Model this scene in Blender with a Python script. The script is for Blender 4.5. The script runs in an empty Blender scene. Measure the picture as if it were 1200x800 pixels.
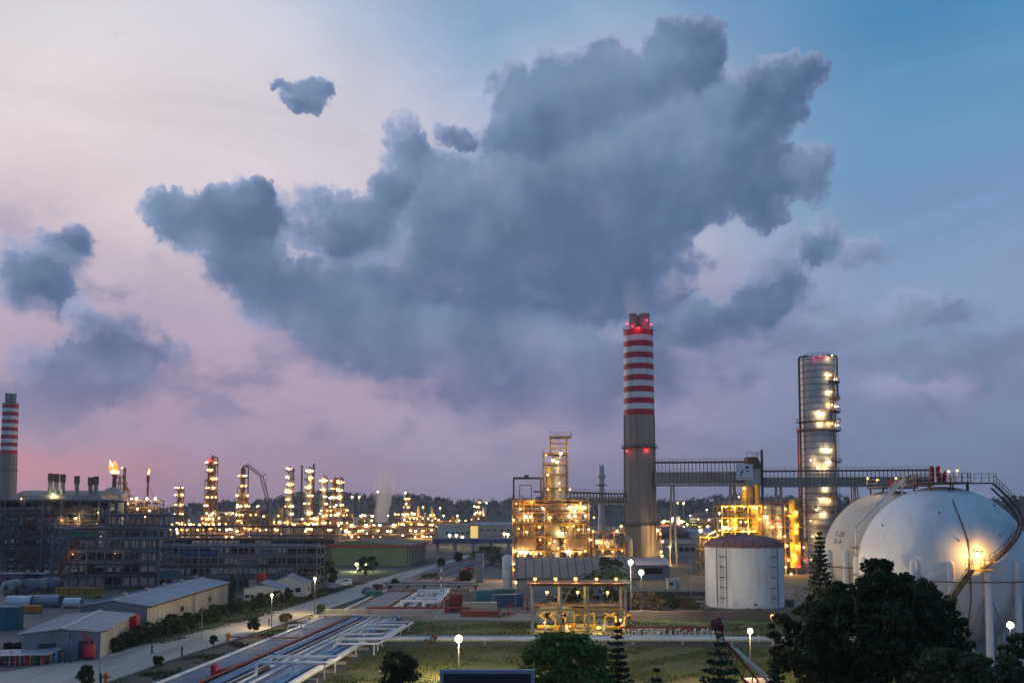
import bpy, math, random
import numpy as np
from mathutils import Vector, Matrix

random.seed(7)
rng = np.random.default_rng(7)
sc = bpy.context.scene
COL = sc.collection
R = math.radians

# ------------------------------------------------------------------ camera
CAM_H = 18.7
FPX = 1100.0                      # focal length in pixels of a 1200 px wide frame
PITCH = R(4.0)
HORIZON = 600.0                   # pixel row of the horizon
PPY = HORIZON - FPX * math.tan(PITCH)
cam = bpy.data.cameras.new('camera')
cam.sensor_width = 36.0
cam.lens = 36.0 * FPX / 1200.0
cam.shift_y = (PPY - 400.0) / 1200.0
cam.clip_start = 0.5
cam.clip_end = 30000.0
cam_o = bpy.data.objects.new('camera', cam)
cam_o.location = (0, 0, CAM_H)
cam_o.rotation_euler = (R(90) + PITCH, 0, 0)
COL.objects.link(cam_o)
sc.camera = cam_o

sc.view_settings.view_transform = 'Standard'
sc.view_settings.look = 'None'
sc.view_settings.gamma = 1.0
sc.view_settings.exposure = 0.0
sc.view_settings.use_curve_mapping = False
sc.cycles.max_bounces = 5
sc.cycles.diffuse_bounces = 2
sc.cycles.glossy_bounces = 2
sc.cycles.transmission_bounces = 3
sc.cycles.volume_bounces = 2
sc.cycles.adaptive_threshold = .03
sc.cycles.transparent_max_bounces = 6
sc.cycles.sample_clamp_indirect = 4.0
sc.cycles.use_light_tree = True


def ray(px, py):
    """direction of a photograph pixel (1200x800) in the world"""
    u = px - 600.0
    v = PPY - py
    return Vector((u, FPX * math.cos(PITCH) - v * math.sin(PITCH),
                   FPX * math.sin(PITCH) + v * math.cos(PITCH)))


def G(px, py, z=0.0):
    """where a pixel meets the level z"""
    d = ray(px, py)
    t = (z - CAM_H) / d.z
    return Vector((d.x * t, d.y * t, z))


def P(px, py, D):
    """a pixel at depth D metres"""
    d = ray(px, py)
    t = D / d.y
    return Vector((d.x * t, D, CAM_H + d.z * t))


# ------------------------------------------------------------------ sky
SUN_AZ = -47.0                    # degrees from +Y towards +X: the sunset glow is off to the left
SUN_EL = 2.0


def srgb(r, g, b):
    f = lambda c: (c / 255 / 12.92) if c <= 10.3 else ((c / 255 + .055) / 1.055) ** 2.4
    return (f(r), f(g), f(b), 1.0)


def build_world():
    w = bpy.data.worlds.new('World')
    sc.world = w
    w.use_nodes = True
    nt = w.node_tree
    N, L = nt.nodes, nt.links
    N.clear()

    def sock(x, s):
        if x is None:
            return
        if hasattr(x, 'is_output'):
            L.new(x, s)
        else:
            s.default_value = x

    def m(op, a, b=None, c=None, clamp=False):
        n = N.new('ShaderNodeMath')
        n.operation = op
        n.use_clamp = clamp
        for i, x in enumerate((a, b, c)):
            sock(x, n.inputs[i])
        return n.outputs[0]

    def vm(op, a, b=None, c=None):
        n = N.new('ShaderNodeVectorMath')
        n.operation = op
        for i, x in enumerate((a, b, c)):
            sock(x, n.inputs[i])
        return n.outputs['Value'] if op in ('DOT_PRODUCT', 'LENGTH', 'DISTANCE') else n.outputs[0]

    def rng_(x, a, b, c=0., d=1., smooth=True):
        n = N.new('ShaderNodeMapRange')
        n.interpolation_type = 'SMOOTHSTEP' if smooth else 'LINEAR'
        for i, q in enumerate((x, a, b, c, d)):
            sock(q, n.inputs[i])
        return n.outputs[0]

    def mixc(f, a, b):
        n = N.new('ShaderNodeMix')
        n.data_type = 'RGBA'
        sock(f, n.inputs[0])
        sock(a, n.inputs[6])
        sock(b, n.inputs[7])
        return n.outputs[2]

    def noise(v, scale, detail=5., rough=.5, lac=2.0, dist=0.):
        n = N.new('ShaderNodeTexNoise')
        n.noise_dimensions = '2D'
        L.new(v, n.inputs['Vector'])
        n.inputs['Scale'].default_value = scale
        n.inputs['Detail'].default_value = detail
        n.inputs['Roughness'].default_value = rough
        n.inputs['Lacunarity'].default_value = lac
        n.inputs['Distortion'].default_value = dist
        return n

    def ramp(x, stops):
        n = N.new('ShaderNodeValToRGB')
        L.new(x, n.inputs[0])
        e = n.color_ramp.elements
        while len(e) < len(stops):
            e.new(0.5)
        for el, (p, c) in zip(e, stops):
            el.position = p
            el.color = c
        return n.outputs[0]

    tc = N.new('ShaderNodeTexCoord')
    d = vm('NORMALIZE', tc.outputs['Generated'])
    sx = N.new('ShaderNodeSeparateXYZ')
    L.new(d, sx.inputs[0])
    dx, dy, dz = sx.outputs
    az = m('MULTIPLY', m('ARCTAN2', dx, dy), 180 / math.pi)
    el = m('MULTIPLY', m('ARCSINE', dz), 180 / math.pi)
    cmb = N.new('ShaderNodeCombineXYZ')
    L.new(az, cmb.inputs[0])
    L.new(el, cmb.inputs[1])
    p = cmb.outputs[0]                                # (azimuth, elevation) in degrees

    # clear sky
    sky = N.new('ShaderNodeTexSky')
    sky.sky_type = 'NISHITA'
    sky.sun_disc = False
    sky.sun_elevation = R(SUN_EL)
    sky.sun_rotation = R(SUN_AZ)
    sky.air_density = 1.0
    sky.dust_density = 1.0
    sky.ozone_density = 3.0

    # thin high veil that the low sun tints: by elevation, and by angle from the sunset
    hl = m('SQRT', m('ADD', m('MULTIPLY', dx, dx), m('MULTIPLY', dy, dy)))
    sdot = m('DIVIDE', m('ADD', m('MULTIPLY', dx, math.sin(R(SUN_AZ))), m('MULTIPLY', dy, math.cos(R(SUN_AZ)))),
             m('MAXIMUM', hl, 1e-4))
    warp = noise(p, .05, 3., .55)
    ev = m('ADD', el, m('MULTIPLY', m('SUBTRACT', warp.outputs[0], .5), 9.0))
    t = m('DIVIDE', ev, 40.0, clamp=True)
    # pixel row -> t :  600:0  540:.08  500:.13  430:.22  350:.31  250:.43  150:.56  0:.72
    left = ramp(t, [(0., srgb(164, 134, 162)), (.045, srgb(182, 146, 170)), (.085, srgb(178, 152, 178)),
                    (.20, srgb(188, 164, 188)), (.31, srgb(196, 180, 202)), (.44, srgb(228, 212, 218)),
                    (.58, srgb(238, 227, 230)), (.74, srgb(230, 228, 236)), (1., srgb(190, 204, 228))])
    mid = ramp(t, [(0., srgb(134, 134, 166)), (.07, srgb(152, 144, 174)), (.16, srgb(176, 162, 188)),
                   (.30, srgb(178, 158, 182)), (.42, srgb(222, 212, 222)), (.55, srgb(206, 206, 224)),
                   (.70, srgb(146, 178, 216)), (1., srgb(96, 142, 192))])
    right = ramp(t, [(0., srgb(118, 132, 165)), (.08, srgb(125, 140, 174)), (.18, srgb(131, 150, 186)),
                     (.28, srgb(142, 162, 199)), (.38, srgb(140, 162, 202)), (.48, srgb(116, 164, 206)),
                     (.64, srgb(84, 146, 194)), (1., srgb(64, 124, 178))])
    veil = mixc(rng_(sdot, .70, .93, smooth=False), mixc(rng_(sdot, .34, .68), right, mid), left)
    pk = m('MULTIPLY', rng_(sdot, .86, .965), m('MULTIPLY', rng_(el, .6, 2.0), rng_(el, 4.2, 2.6)))
    veil = mixc(m('MULTIPLY', pk, .58), veil, srgb(222, 138, 152))
    # streaks of thin cirrus
    strk = N.new('ShaderNodeMapping')
    strk.inputs['Scale'].default_value = (.35, 1., 1.)
    strk.inputs['Rotation'].default_value = (0, 0, R(-12))
    L.new(p, strk.inputs['Vector'])
    st = noise(strk.outputs[0], .16, 6., .6, dist=.6)
    stv = m('SUBTRACT', st.outputs[0], .5)
    gain = m('MULTIPLY_ADD', stv, .38, 1.0)
    veil = vm('SCALE', veil, None)
    L.new(gain, veil.node.inputs['Scale'])
    base = mixc(.88, sky.outputs[0], vm('MULTIPLY', veil, (10., 10., 10.)))

    # cumulus: blobs of a cloud field in (azimuth, elevation), puffed by noise
    def ae(px, py):
        r = ray(px, py).normalized()
        return math.degrees(math.atan2(r.x, r.y)), math.degrees(math.asin(r.z))

    blobs = [(800, 62, 50, 48, 1), (742, 96, 58, 50, 1), (680, 112, 60, 58, 1), (615, 130, 52, 52, 1), (868, 112, 52, 45, .9),
             (928, 96, 36, 36, 1), (840, 190, 100, 78, 1), (752, 190, 110, 95, 1), (660, 230, 110, 95, 1), (905, 175, 42, 50, .7),
             (590, 250, 80, 75, 1), (957, 203, 34, 36, 1.1), (487, 172, 27, 36, 1), (538, 163, 19, 15, .8), (462, 215, 34, 34, 1),
             (525, 238, 62, 48, .9), (620, 310, 120, 80, 1), (505, 300, 95, 62, 1), (730, 290, 95, 75, .9), (385, 262, 66, 36, .9),
             (345, 330, 95, 50, .8), (415, 380, 125, 60, .95), (540, 420, 150, 66, 1.1), (660, 430, 130, 66, 1), (770, 350, 60, 56, .45),
             (250, 258, 66, 42, 1), (205, 252, 42, 26, .8), (292, 240, 34, 36, .9), (262, 300, 66, 38, .8),
             (360, 118, 28, 22, 1), (335, 104, 16, 9, .7), (380, 104, 20, 15, .8), (352, 132, 14, 12, .5), (92, 276, 38, 26, .85), (62, 314, 60, 40, .8),
             (24, 346, 52, 36, .9), (128, 392, 56, 42, 1.1), (150, 436, 74, 38, 1), (50, 446, 96, 46, 1.1), (70, 490, 100, 38, .9),
             (956, 276, 24, 30, 1.0), (996, 290, 44, 22, .9), (905, 318, 46, 52, 1.0), (845, 376, 66, 36, .95), (915, 362, 60, 36, .75),
             (790, 440, 130, 48, .65), (620, 500, 190, 42, .7), (1052, 472, 56, 32, .95), (1122, 462, 42, 30, .95), (1095, 362, 100, 30, .85),
             (250, 520, 110, 26, .5), (950, 470, 140, 28, .42),
             # billows along the crown of the big cloud
             (778, 36, 30, 28, .7), (826, 48, 30, 30, .7), (708, 76, 34, 30, .7), (652, 92, 34, 32, .7), (596, 106, 30, 30, .8), (582, 150, 32, 34, .6),
             (946, 88, 22, 26, .7), (926, 128, 28, 26, .6), (886, 236, 40, 28, .6), (502, 200, 30, 28, .6), (446, 238, 30, 24, .6), (404, 252, 40, 24, .6), (300, 232, 24, 22, .6), (226, 244, 28, 20, .6)]
    wn1 = noise(p, .15, 2., .5)
    wn2 = noise(p, .5, 5., .58)
    off1 = vm('MULTIPLY', vm('SUBTRACT', wn1.outputs[1], (.5, .5, .5)), (3.6, 2.6, 0.))
    off2 = vm('MULTIPLY', vm('SUBTRACT', wn2.outputs[1], (.5, .5, .5)), (1.7, 1.4, 0.))
    wn3 = noise(p, 1.5, 4., .6)
    off3 = vm('MULTIPLY', vm('SUBTRACT', wn3.outputs[1], (.5, .5, .5)), (.95, .8, 0.))
    q = vm('ADD', vm('ADD', vm('ADD', p, off1), off2), off3)
    lx, ly = -.62, .78
    dens = None
    lit = None
    wsum = None
    for (cx, cy, rx, ry, wt) in blobs:
        a0, e0 = ae(cx, cy)
        a1, e1 = ae(cx + rx, cy)
        a2, e2 = ae(cx, cy - ry)
        ra, re_ = abs(a1 - a0) * 1.3, abs(e2 - e0) * 1.3
        v = vm('MULTIPLY_ADD', q, (1 / ra, 1 / re_, 0.), (-a0 / ra, -e0 / re_, 0.))
        g = m('MAXIMUM', m('MULTIPLY_ADD', vm('DOT_PRODUCT', v, v), -wt, wt), 0.)
        g3 = m('POWER', g, 3.)                                    # the nearest billow dominates the shading
        l = m('MULTIPLY', vm('DOT_PRODUCT', v, (lx, ly, 0.)), g3)
        dens = g if dens is None else m('ADD', dens, g)
        wsum = g3 if wsum is None else m('ADD', wsum, g3)
        lit = l if lit is None else m('ADD', lit, l)
    macro = m('DIVIDE', lit, m('MAXIMUM', wsum, .002))           # -1 shaded .. +1 towards the light
    # billows
    pv = vm('ADD', p, vm('MULTIPLY', off2, (.7, .7, 0.)))
    vo = N.new('ShaderNodeTexVoronoi')
    vo.voronoi_dimensions = '2D'
    vo.feature = 'SMOOTH_F1'
    L.new(pv, vo.inputs['Vector'])
    vo.inputs['Scale'].default_value = .30
    vo.inputs['Smoothness'].default_value = .5
    vo.inputs['Detail'].default_value = 2.
    vo.inputs['Roughness'].default_value = .5
    bil = m('SUBTRACT', .45, vo.outputs['Distance'])
    fb = noise(p, .32, 7., .55)
    fb2 = noise(vm('ADD', p, (-.7, .9, 0.)), .30, 4., .5)
    big = noise(vm('ADD', p, (31., -9., 0.)), .10, 3., .5)
    fv = m('SUBTRACT', fb.outputs[0], .5)
    field = m('ADD', m('MINIMUM', dens, 1.2), m('ADD', m('MULTIPLY', fv, .85), m('MULTIPLY', bil, .5)))
    # the rest of the sky carries the same broken cloud, thinner
    gen = noise(p, .055, 6., .55)
    outside = m('MAXIMUM', rng_(m('ABSOLUTE', az), 32., 44.), rng_(el, 31., 40.))
    field = m('ADD', field, m('MULTIPLY', outside, m('MULTIPLY', m('SUBTRACT', gen.outputs[0], .5), 3.2)))
    low = rng_(el, 6., 16., smooth=False)                        # 0 near the horizon, 1 higher up
    mask = rng_(field, m('MULTIPLY_ADD', low, .14, .06), m('MULTIPLY_ADD', low, -.50, 1.15))
    thick = rng_(field, .35, 1.25)
    micro = m('SUBTRACT', fb.outputs[0], fb2.outputs[0])
    light = m('ADD', m('ADD', m('MULTIPLY', macro, 1.0), m('MULTIPLY', m('SUBTRACT', big.outputs[0], .5), 1.6)),
              m('ADD', m('MULTIPLY', micro, .8), m('MULTIPLY', bil, .3)))
    lightf = rng_(light, -.55, .75)
    body = mixc(thick, srgb(128, 143, 180), srgb(92, 117, 153))
    lowc = mixc(thick, srgb(146, 144, 178), srgb(116, 125, 160))
    body = mixc(rng_(el, 6., 13.), lowc, body)
    cl = mixc(lightf, vm('MULTIPLY', body, (.70, .76, .82)), vm('MULTIPLY', body, (1.60, 1.47, 1.33)))
    # towards the horizon the clouds drown in the veil
    deep = rng_(el, 1.5, 8.5, .18, 1.)
    cov = m('MULTIPLY', m('MULTIPLY', mask, deep), .96)
    # loose scraps of low stratus across the whole belt
    scm = N.new('ShaderNodeMapping')
    scm.inputs['Scale'].default_value = (.55, 1., 1.)
    L.new(vm('ADD', p, off2), scm.inputs['Vector'])
    scn = noise(scm.outputs[0], .17, 6., .6)
    scr = m('MULTIPLY', rng_(scn.outputs[0], .52, .70), m('MULTIPLY', rng_(el, 2., 6.), rng_(el, 20., 12.)))
    base = mixc(m('MULTIPLY', scr, .55), base, vm('MULTIPLY', mixc(lightf, srgb(104, 114, 152), srgb(136, 136, 172)), (10., 10., 10.)))
    out = mixc(cov, base, vm('MULTIPLY', cl, (10., 10., 10.)))
    bg = N.new('ShaderNodeBackground')
    L.new(out, bg.inputs['Color'])
    bg.inputs['Strength'].default_value = 0.10
    wo = N.new('ShaderNodeOutputWorld')
    L.new(bg.outputs[0], wo.inputs['Surface'])
    w.cycles.sampling_method = 'MANUAL'
    w.cycles.sample_map_resolution = 512


build_world()

# the last of the sun: faint, broad and low
sun = bpy.data.lights.new('sun', 'SUN')
sun.energy = 0.5
sun.angle = R(12)
sun.color = (1.0, .80, .74)
sun_o = bpy.data.objects.new('sun', sun)
_sd = Vector((math.sin(R(SUN_AZ)) * math.cos(R(8)), math.cos(R(SUN_AZ)) * math.cos(R(8)), math.sin(R(8))))
sun_o.rotation_euler = _sd.to_track_quat('Z', 'Y').to_euler()
sun_o.location = (-300, 300, 200)
COL.objects.link(sun_o)

# ------------------------------------------------------------------ materials
MATS = {}


def mat(name, col, rough=.7, metal=0., var=.18, scale=.6, dirt=None, dirt_amt=.0, bump=.0, stretch=None, spec=.3, dscale=None):
    """procedural paint / metal / earth: base colour with large and small variation, optional stain colour"""
    if name in MATS:
        return MATS[name]
    m_ = bpy.data.materials.new(name)
    m_.use_nodes = True
    nt = m_.node_tree
    N, L = nt.nodes, nt.links
    b = N['Principled BSDF']
    b.inputs['Roughness'].default_value = rough
    b.inputs['Metallic'].default_value = metal
    b.inputs['Specular IOR Level'].default_value = spec
    geo = N.new('ShaderNodeNewGeometry')
    mp = N.new('ShaderNodeMapping')
    L.new(geo.outputs['Position'], mp.inputs['Vector'])
    mp.inputs['Scale'].default_value = stretch or (1, 1, 1)
    n1 = N.new('ShaderNodeTexNoise')
    L.new(mp.outputs[0], n1.inputs['Vector'])
    n1.inputs['Scale'].default_value = scale
    n1.inputs['Detail'].default_value = 6
    n1.inputs['Roughness'].default_value = .62
    mr = N.new('ShaderNodeMapRange')
    L.new(n1.outputs[0], mr.inputs[0])
    mr.inputs[1].default_value = .25
    mr.inputs[2].default_value = .75
    mr.inputs[3].default_value = 1 - var
    mr.inputs[4].default_value = 1 + var
    sc_ = N.new('ShaderNodeVectorMath')
    sc_.operation = 'SCALE'
    sc_.inputs[0].default_value = col[:3]
    L.new(mr.outputs[0], sc_.inputs['Scale'])
    out = sc_.outputs[0]
    if dirt:
        n2 = N.new('ShaderNodeTexNoise')
        L.new(mp.outputs[0], n2.inputs['Vector'])
        n2.inputs['Scale'].default_value = dscale or scale * .45
        n2.inputs['Detail'].default_value = 7
        n2.inputs['Roughness'].default_value = .6
        r2 = N.new('ShaderNodeMapRange')
        L.new(n2.outputs[0], r2.inputs[0])
        r2.inputs[1].default_value = .46
        r2.inputs[2].default_value = .66
        r2.inputs[3].default_value = 0
        r2.inputs[4].default_value = dirt_amt
        mx = N.new('ShaderNodeMix')
        mx.data_type = 'RGBA'
        L.new(r2.outputs[0], mx.inputs[0])
        L.new(out, mx.inputs[6])
        mx.inputs[7].default_value = (*dirt[:3], 1)
        out = mx.outputs[2]
    L.new(out, b.inputs['Base Color'])
    if bump:
        bp = N.new('ShaderNodeBump')
        bp.inputs['Strength'].default_value = bump
        bp.inputs['Distance'].default_value = .15
        n3 = N.new('ShaderNodeTexNoise')
        L.new(geo.outputs['Position'], n3.inputs['Vector'])
        n3.inputs['Scale'].default_value = 1.6
        n3.inputs['Detail'].default_value = 8
        L.new(n3.outputs[0], bp.inputs['Height'])
        L.new(bp.outputs[0], b.inputs['Normal'])
    MATS[name] = m_
    return m_


def glow(name, col, strength):
    if name in MATS:
        return MATS[name]
    m_ = bpy.data.materials.new(name)
    m_.use_nodes = True
    nt = m_.node_tree
    nt.nodes.clear()
    e = nt.nodes.new('ShaderNodeEmission')
    e.inputs[0].default_value = (*col, 1)
    e.inputs[1].default_value = strength
    o = nt.nodes.new('ShaderNodeOutputMaterial')
    nt.links.new(e.outputs[0], o.inputs[0])
    MATS[name] = m_
    return m_


def leafmat(name, c1, c2, trans=.25):
    if name in MATS:
        return MATS[name]
    m_ = bpy.data.materials.new(name)
    m_.use_nodes = True
    nt = m_.node_tree
    N, L = nt.nodes, nt.links
    b = N['Principled BSDF']
    b.inputs['Roughness'].default_value = .55
    b.inputs['Specular IOR Level'].default_value = .25
    geo = N.new('ShaderNodeNewGeometry')
    wn = N.new('ShaderNodeTexWhiteNoise')
    L.new(geo.outputs['Random Per Island'], wn.inputs['Vector'])
    n1 = N.new('ShaderNodeTexNoise')
    L.new(geo.outputs['Position'], n1.inputs['Vector'])
    n1.inputs['Scale'].default_value = .5
    ad = N.new('ShaderNodeMath')
    ad.operation = 'MULTIPLY_ADD'
    L.new(wn.outputs[0], ad.inputs[0])
    ad.inputs[1].default_value = .5
    L.new(n1.outputs[0], ad.inputs[2])
    sb = N.new('ShaderNodeMath')
    sb.operation = 'SUBTRACT'
    sb.use_clamp = True
    L.new(ad.outputs[0], sb.inputs[0])
    sb.inputs[1].default_value = .25
    mx = N.new('ShaderNodeMix')
    mx.data_type = 'RGBA'
    L.new(sb.outputs[0], mx.inputs[0])
    mx.inputs[6].default_value = (*c1, 1)
    mx.inputs[7].default_value = (*c2, 1)
    L.new(mx.outputs[2], b.inputs['Base Color'])
    tr = N.new('ShaderNodeBsdfTranslucent')
    L.new(mx.outputs[2], tr.inputs[0])
    ms = N.new('ShaderNodeMixShader')
    ms.inputs[0].default_value = trans
    L.new(b.outputs[0], ms.inputs[1])
    L.new(tr.outputs[0], ms.inputs[2])
    L.new(ms.outputs[0], N['Material Output'].inputs[0])
    MATS[name] = m_
    return m_


M = dict(
    concrete=mat('concrete', (.36, .33, .30), .85, var=.16, scale=.35, dirt=(.20, .17, .15), dirt_amt=.6, stretch=(1, 1, .12), dscale=.5),
    shaft=mat('weathered_concrete', (.325, .27, .225), .85, var=.14, scale=.5, dirt=(.17, .125, .10), dirt_amt=.75, stretch=(1, 1, .03), dscale=.42),
    red=mat('red_paint', (.50, .022, .048), .55, var=.2, scale=.6, dirt=(.20, .045, .045), dirt_amt=.75, stretch=(1, 1, .12), dscale=.5),
    white=mat('white_paint', (.70, .70, .70), .5, var=.10, scale=.5, dirt=(.38, .34, .31), dirt_amt=.6, stretch=(1, 1, .12), dscale=.5),
    sphere_white=mat('storage_white_paint', (.68, .69, .71), .45, var=.05, scale=.3, dirt=(.48, .44, .40), dirt_amt=.45, dscale=.35, stretch=(1, 1, .35), spec=.4),
    sphere_cream=mat('aged_white_paint', (.58, .53, .45), .5, var=.07, scale=.3, dirt=(.50, .36, .22), dirt_amt=.55, stretch=(1, 1, .3), dscale=.3),
    tank_white=mat('tank_white_paint', (.78, .75, .72), .6, var=.06, scale=.3, dirt=(.40, .33, .29), dirt_amt=.45, stretch=(1, 1, .2), dscale=.5),
    tank_roof=mat('rusty_red_roof', (.29, .135, .12), .7, var=.22, scale=.6, dirt=(.14, .05, .045), dirt_amt=.5),
    steel=mat('galvanised_steel', (.30, .29, .28), .6, .3, var=.2, scale=.8, dirt=(.16, .12, .09), dirt_amt=.5),
    rust=mat('brown_steel', (.16, .095, .06), .7, .1, var=.25, scale=.8, dirt=(.09, .05, .035), dirt_amt=.5),
    ribsteel=mat('rib_steel', (.16, .14, .13), .6, .2, var=.2),
    ringsteel=mat('ring_steel', (.27, .255, .24), .6, .4, var=.15),
    polegrey=mat('dull_pole_paint', (.16, .16, .17), .7, .1, var=.15),
    screen=mat('deck_shade_dark', (.045, .048, .06), .9, var=.35, scale=.6),  # near-black of rack decks and of added panels standing in for interior shade
    boomred=mat('faded_boom_red', (.14, .022, .032), .6, var=.2, dirt=(.08, .03, .03), dirt_amt=.5),
    dark=mat('dark_steel', (.055, .055, .065), .6, .2, var=.25, scale=.8, dirt=(.10, .07, .05), dirt_amt=.4),
    bluegrey=mat('blue_grey_steel', (.15, .165, .21), .65, .15, var=.25, scale=.5, dirt=(.11, .085, .075), dirt_amt=.6),
    greyframe=mat('grey_scaffold_steel', (.21, .21, .23), .65, .2, var=.25, scale=.5, dirt=(.12, .09, .08), dirt_amt=.5),
    yellow=mat('yellow_paint', (.42, .27, .045), .6, var=.15, scale=.6, dirt=(.25, .15, .05), dirt_amt=.4),
    cladding=mat('aluminium_cladding', (.53, .52, .51), .55, .45, var=.12, scale=.4, dirt=(.30, .26, .22), dirt_amt=.4, stretch=(1, 1, .4)),
    duct=mat('flue_duct_cladding', (.44, .415, .39), .6, .3, var=.15, scale=.4, dirt=(.2, .15, .12), dirt_amt=.5),
    pipe_white=mat('white_pipe', (.62, .64, .68), .45, .1, var=.1, scale=.7, dirt=(.38, .33, .30), dirt_amt=.45),
    pipe_grey=mat('bluish_grey_pipe', (.25, .29, .37), .5, .2, var=.16, scale=.7, dirt=(.24, .20, .19), dirt_amt=.5),
    pipe_blue=mat('blue_pipe', (.045, .16, .34), .45, var=.14, scale=.7, dirt=(.04, .08, .15), dirt_amt=.5),
    pipe_red=mat('red_pipe', (.24, .035, .035), .55, var=.18, scale=.7, dirt=(.16, .05, .04), dirt_amt=.5),
    pipe_orange=mat('orange_pipe', (.42, .15, .06), .6, var=.15, scale=.7),
    roof_blue=mat('bluish_roof_sheet', (.27, .33, .42), .5, .2, var=.10, scale=.25, dirt=(.24, .25, .29), dirt_amt=.5),
    roof_grey=mat('pale_roof_sheet', (.36, .37, .41), .5, .2, var=.10, scale=.3, dirt=(.30, .28, .28), dirt_amt=.5),
    roof_brown=mat('brownish_roof_sheet', (.42, .29, .215), .8, .0, var=.12, scale=.3, dirt=(.2, .16, .15), dirt_amt=.5),
    wall_beige=mat('beige_wall_sheet', (.42, .385, .34), .7, var=.10, scale=.4, dirt=(.30, .24, .19), dirt_amt=.55, stretch=(1, 1, .3)),
    wall_grey=mat('grey_wall_sheet', (.20, .21, .25), .65, .2, var=.12, scale=.4, dirt=(.12, .10, .09), dirt_amt=.5),
    wall_olive=mat('olive_green_wall', (.22, .25, .13), .7, var=.1, scale=.4, dirt=(.14, .15, .09), dirt_amt=.4),
    green=mat('green_paint', (.03, .16, .10), .6, var=.15),
    teal=mat('teal_container_paint', (.025, .15, .18), .55, var=.18, dirt=(.06, .06, .06), dirt_amt=.4),
    navy=mat('dark_blue_paint', (.03, .07, .18), .5, var=.15, dirt=(.05, .05, .06), dirt_amt=.4),
    orange=mat('orange_paint', (.55, .17, .03), .6, var=.12),
    black=mat('black_rubber', (.025, .025, .028), .8, var=.2),
    glass=mat('dark_glass', (.03, .035, .045), .12, var=.1, spec=.6),
    ground=mat('packed_earth', (.105, .095, .085), .95, var=.30, scale=.06, dirt=(.085, .085, .05), dirt_amt=.75, bump=.5, dscale=.035),
    yard=mat('yard_gravel', (.17, .15, .145), .95, var=.2, scale=.15, dirt=(.13, .11, .10), dirt_amt=.7, bump=.5, dscale=.1),
    soil=mat('dark_soil', (.105, .078, .060), .95, var=.3, scale=.4, dirt=(.13, .12, .045), dirt_amt=.6, bump=.7, dscale=.16),
    berm=mat('red_brown_earth', (.115, .070, .055), .95, var=.25, scale=.4, dirt=(.10, .10, .05), dirt_amt=.5, bump=.6),
    lawn=mat('mown_grass', (.072, .085, .024), .95, var=.35, scale=.5, dirt=(.165, .125, .062), dirt_amt=.9, bump=.9, dscale=.085),
    lawn2=mat('fresh_grass', (.068, .098, .024), .95, var=.35, scale=.5, dirt=(.11, .12, .04), dirt_amt=.6, bump=.8, dscale=.12),
    verge=mat('rough_verge_grass', (.050, .075, .026), .95, var=.35, scale=.6, dirt=(.085, .08, .035), dirt_amt=.6, bump=.9, dscale=.3),
    road=mat('worn_concrete_road', (.44, .375, .315), .88, var=.10, scale=.25, dirt=(.20, .17, .145), dirt_amt=.55, bump=.15, dscale=.35, stretch=(1, .10, 1)),
    track=mat('pale_service_track', (.27, .24, .21), .9, var=.14, scale=.2, dirt=(.2, .18, .16), dirt_amt=.6, bump=.3, dscale=.1),
    kerb=mat('kerb_concrete', (.13, .125, .12), .9, var=.2, scale=.8),
    trunk=mat('bark', (.10, .075, .055), .9, var=.3, scale=2.),
    hill=mat('wooded_hill', (.030, .042, .032), .95, var=.3, scale=.02),
    stone_white=mat('whitewashed_wall', (.60, .57, .52), .8, var=.1, scale=.4, dirt=(.35, .30, .26), dirt_amt=.5),
    roof_tile=mat('dark_roof_tile', (.07, .055, .05), .8, var=.3, scale=1.2),
)
def globe(name, col):
    """glowing glass of a lamp: emits, and lets the light of its filament through"""
    if name in MATS:
        return MATS[name]
    m_ = bpy.data.materials.new(name)
    m_.use_nodes = True
    nt = m_.node_tree
    nt.nodes.clear()
    e = nt.nodes.new('ShaderNodeEmission')
    e.inputs[0].default_value = (*col, 1)
    e.inputs[1].default_value = 1.
    tr = nt.nodes.new('ShaderNodeBsdfTransparent')
    ad = nt.nodes.new('ShaderNodeAddShader')
    o = nt.nodes.new('ShaderNodeOutputMaterial')
    nt.links.new(e.outputs[0], ad.inputs[0])
    nt.links.new(tr.outputs[0], ad.inputs[1])
    nt.links.new(ad.outputs[0], o.inputs[0])
    m_.cycles.emission_sampling = 'NONE'
    MATS[name] = m_
    return m_


# kind: light colour, radiance of the source, glow of the glass
LIGHT = dict(
    warm=((1., .60, .17), 140., (2.0, 1.25, .46)), amber=((1., .46, .08), 140., (1.8, .82, .17)), white=((1., .72, .33), 165., (2.6, 1.9, 1.0)),
    green=((.92, 1., .45), 200., (2.2, 2.3, 1.0)), red=((1., .03, .06), 30., (1.6, .05, .10)), street=((1., .78, .38), 1300., (3.2, 2.4, 1.1)),
    landing=((1., .52, .12), 430., (3., 1.8, .6)), shelter=((1., .66, .16), 420., (2.0, 1.3, .34)), lawn=((1., .80, .42), 1500., (6., 4.5, 2.2)), bright=((1., .88, .66), 380., (7., 6., 4.5)), soft=((1., .88, .66), 70., (7., 6., 4.5)))
for _k in ('warm', 'amber', 'white', 'green'):                  # far lamps: glass glow raised so tiny globes still read bright
    LIGHT['far_' + _k] = (LIGHT[_k][0], LIGHT[_k][1], tuple(c * 4 for c in LIGHT[_k][2]))
GLOW = {k: globe('lamp_' + k, v[2]) for k, v in LIGHT.items()}
GLOW['flame'] = glow('flame', (1., .24, .03), 2.4)
GLOW['flame_core'] = glow('flame_core', (1., .52, .14), 7.)
LIGHTDATA = {}


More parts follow.
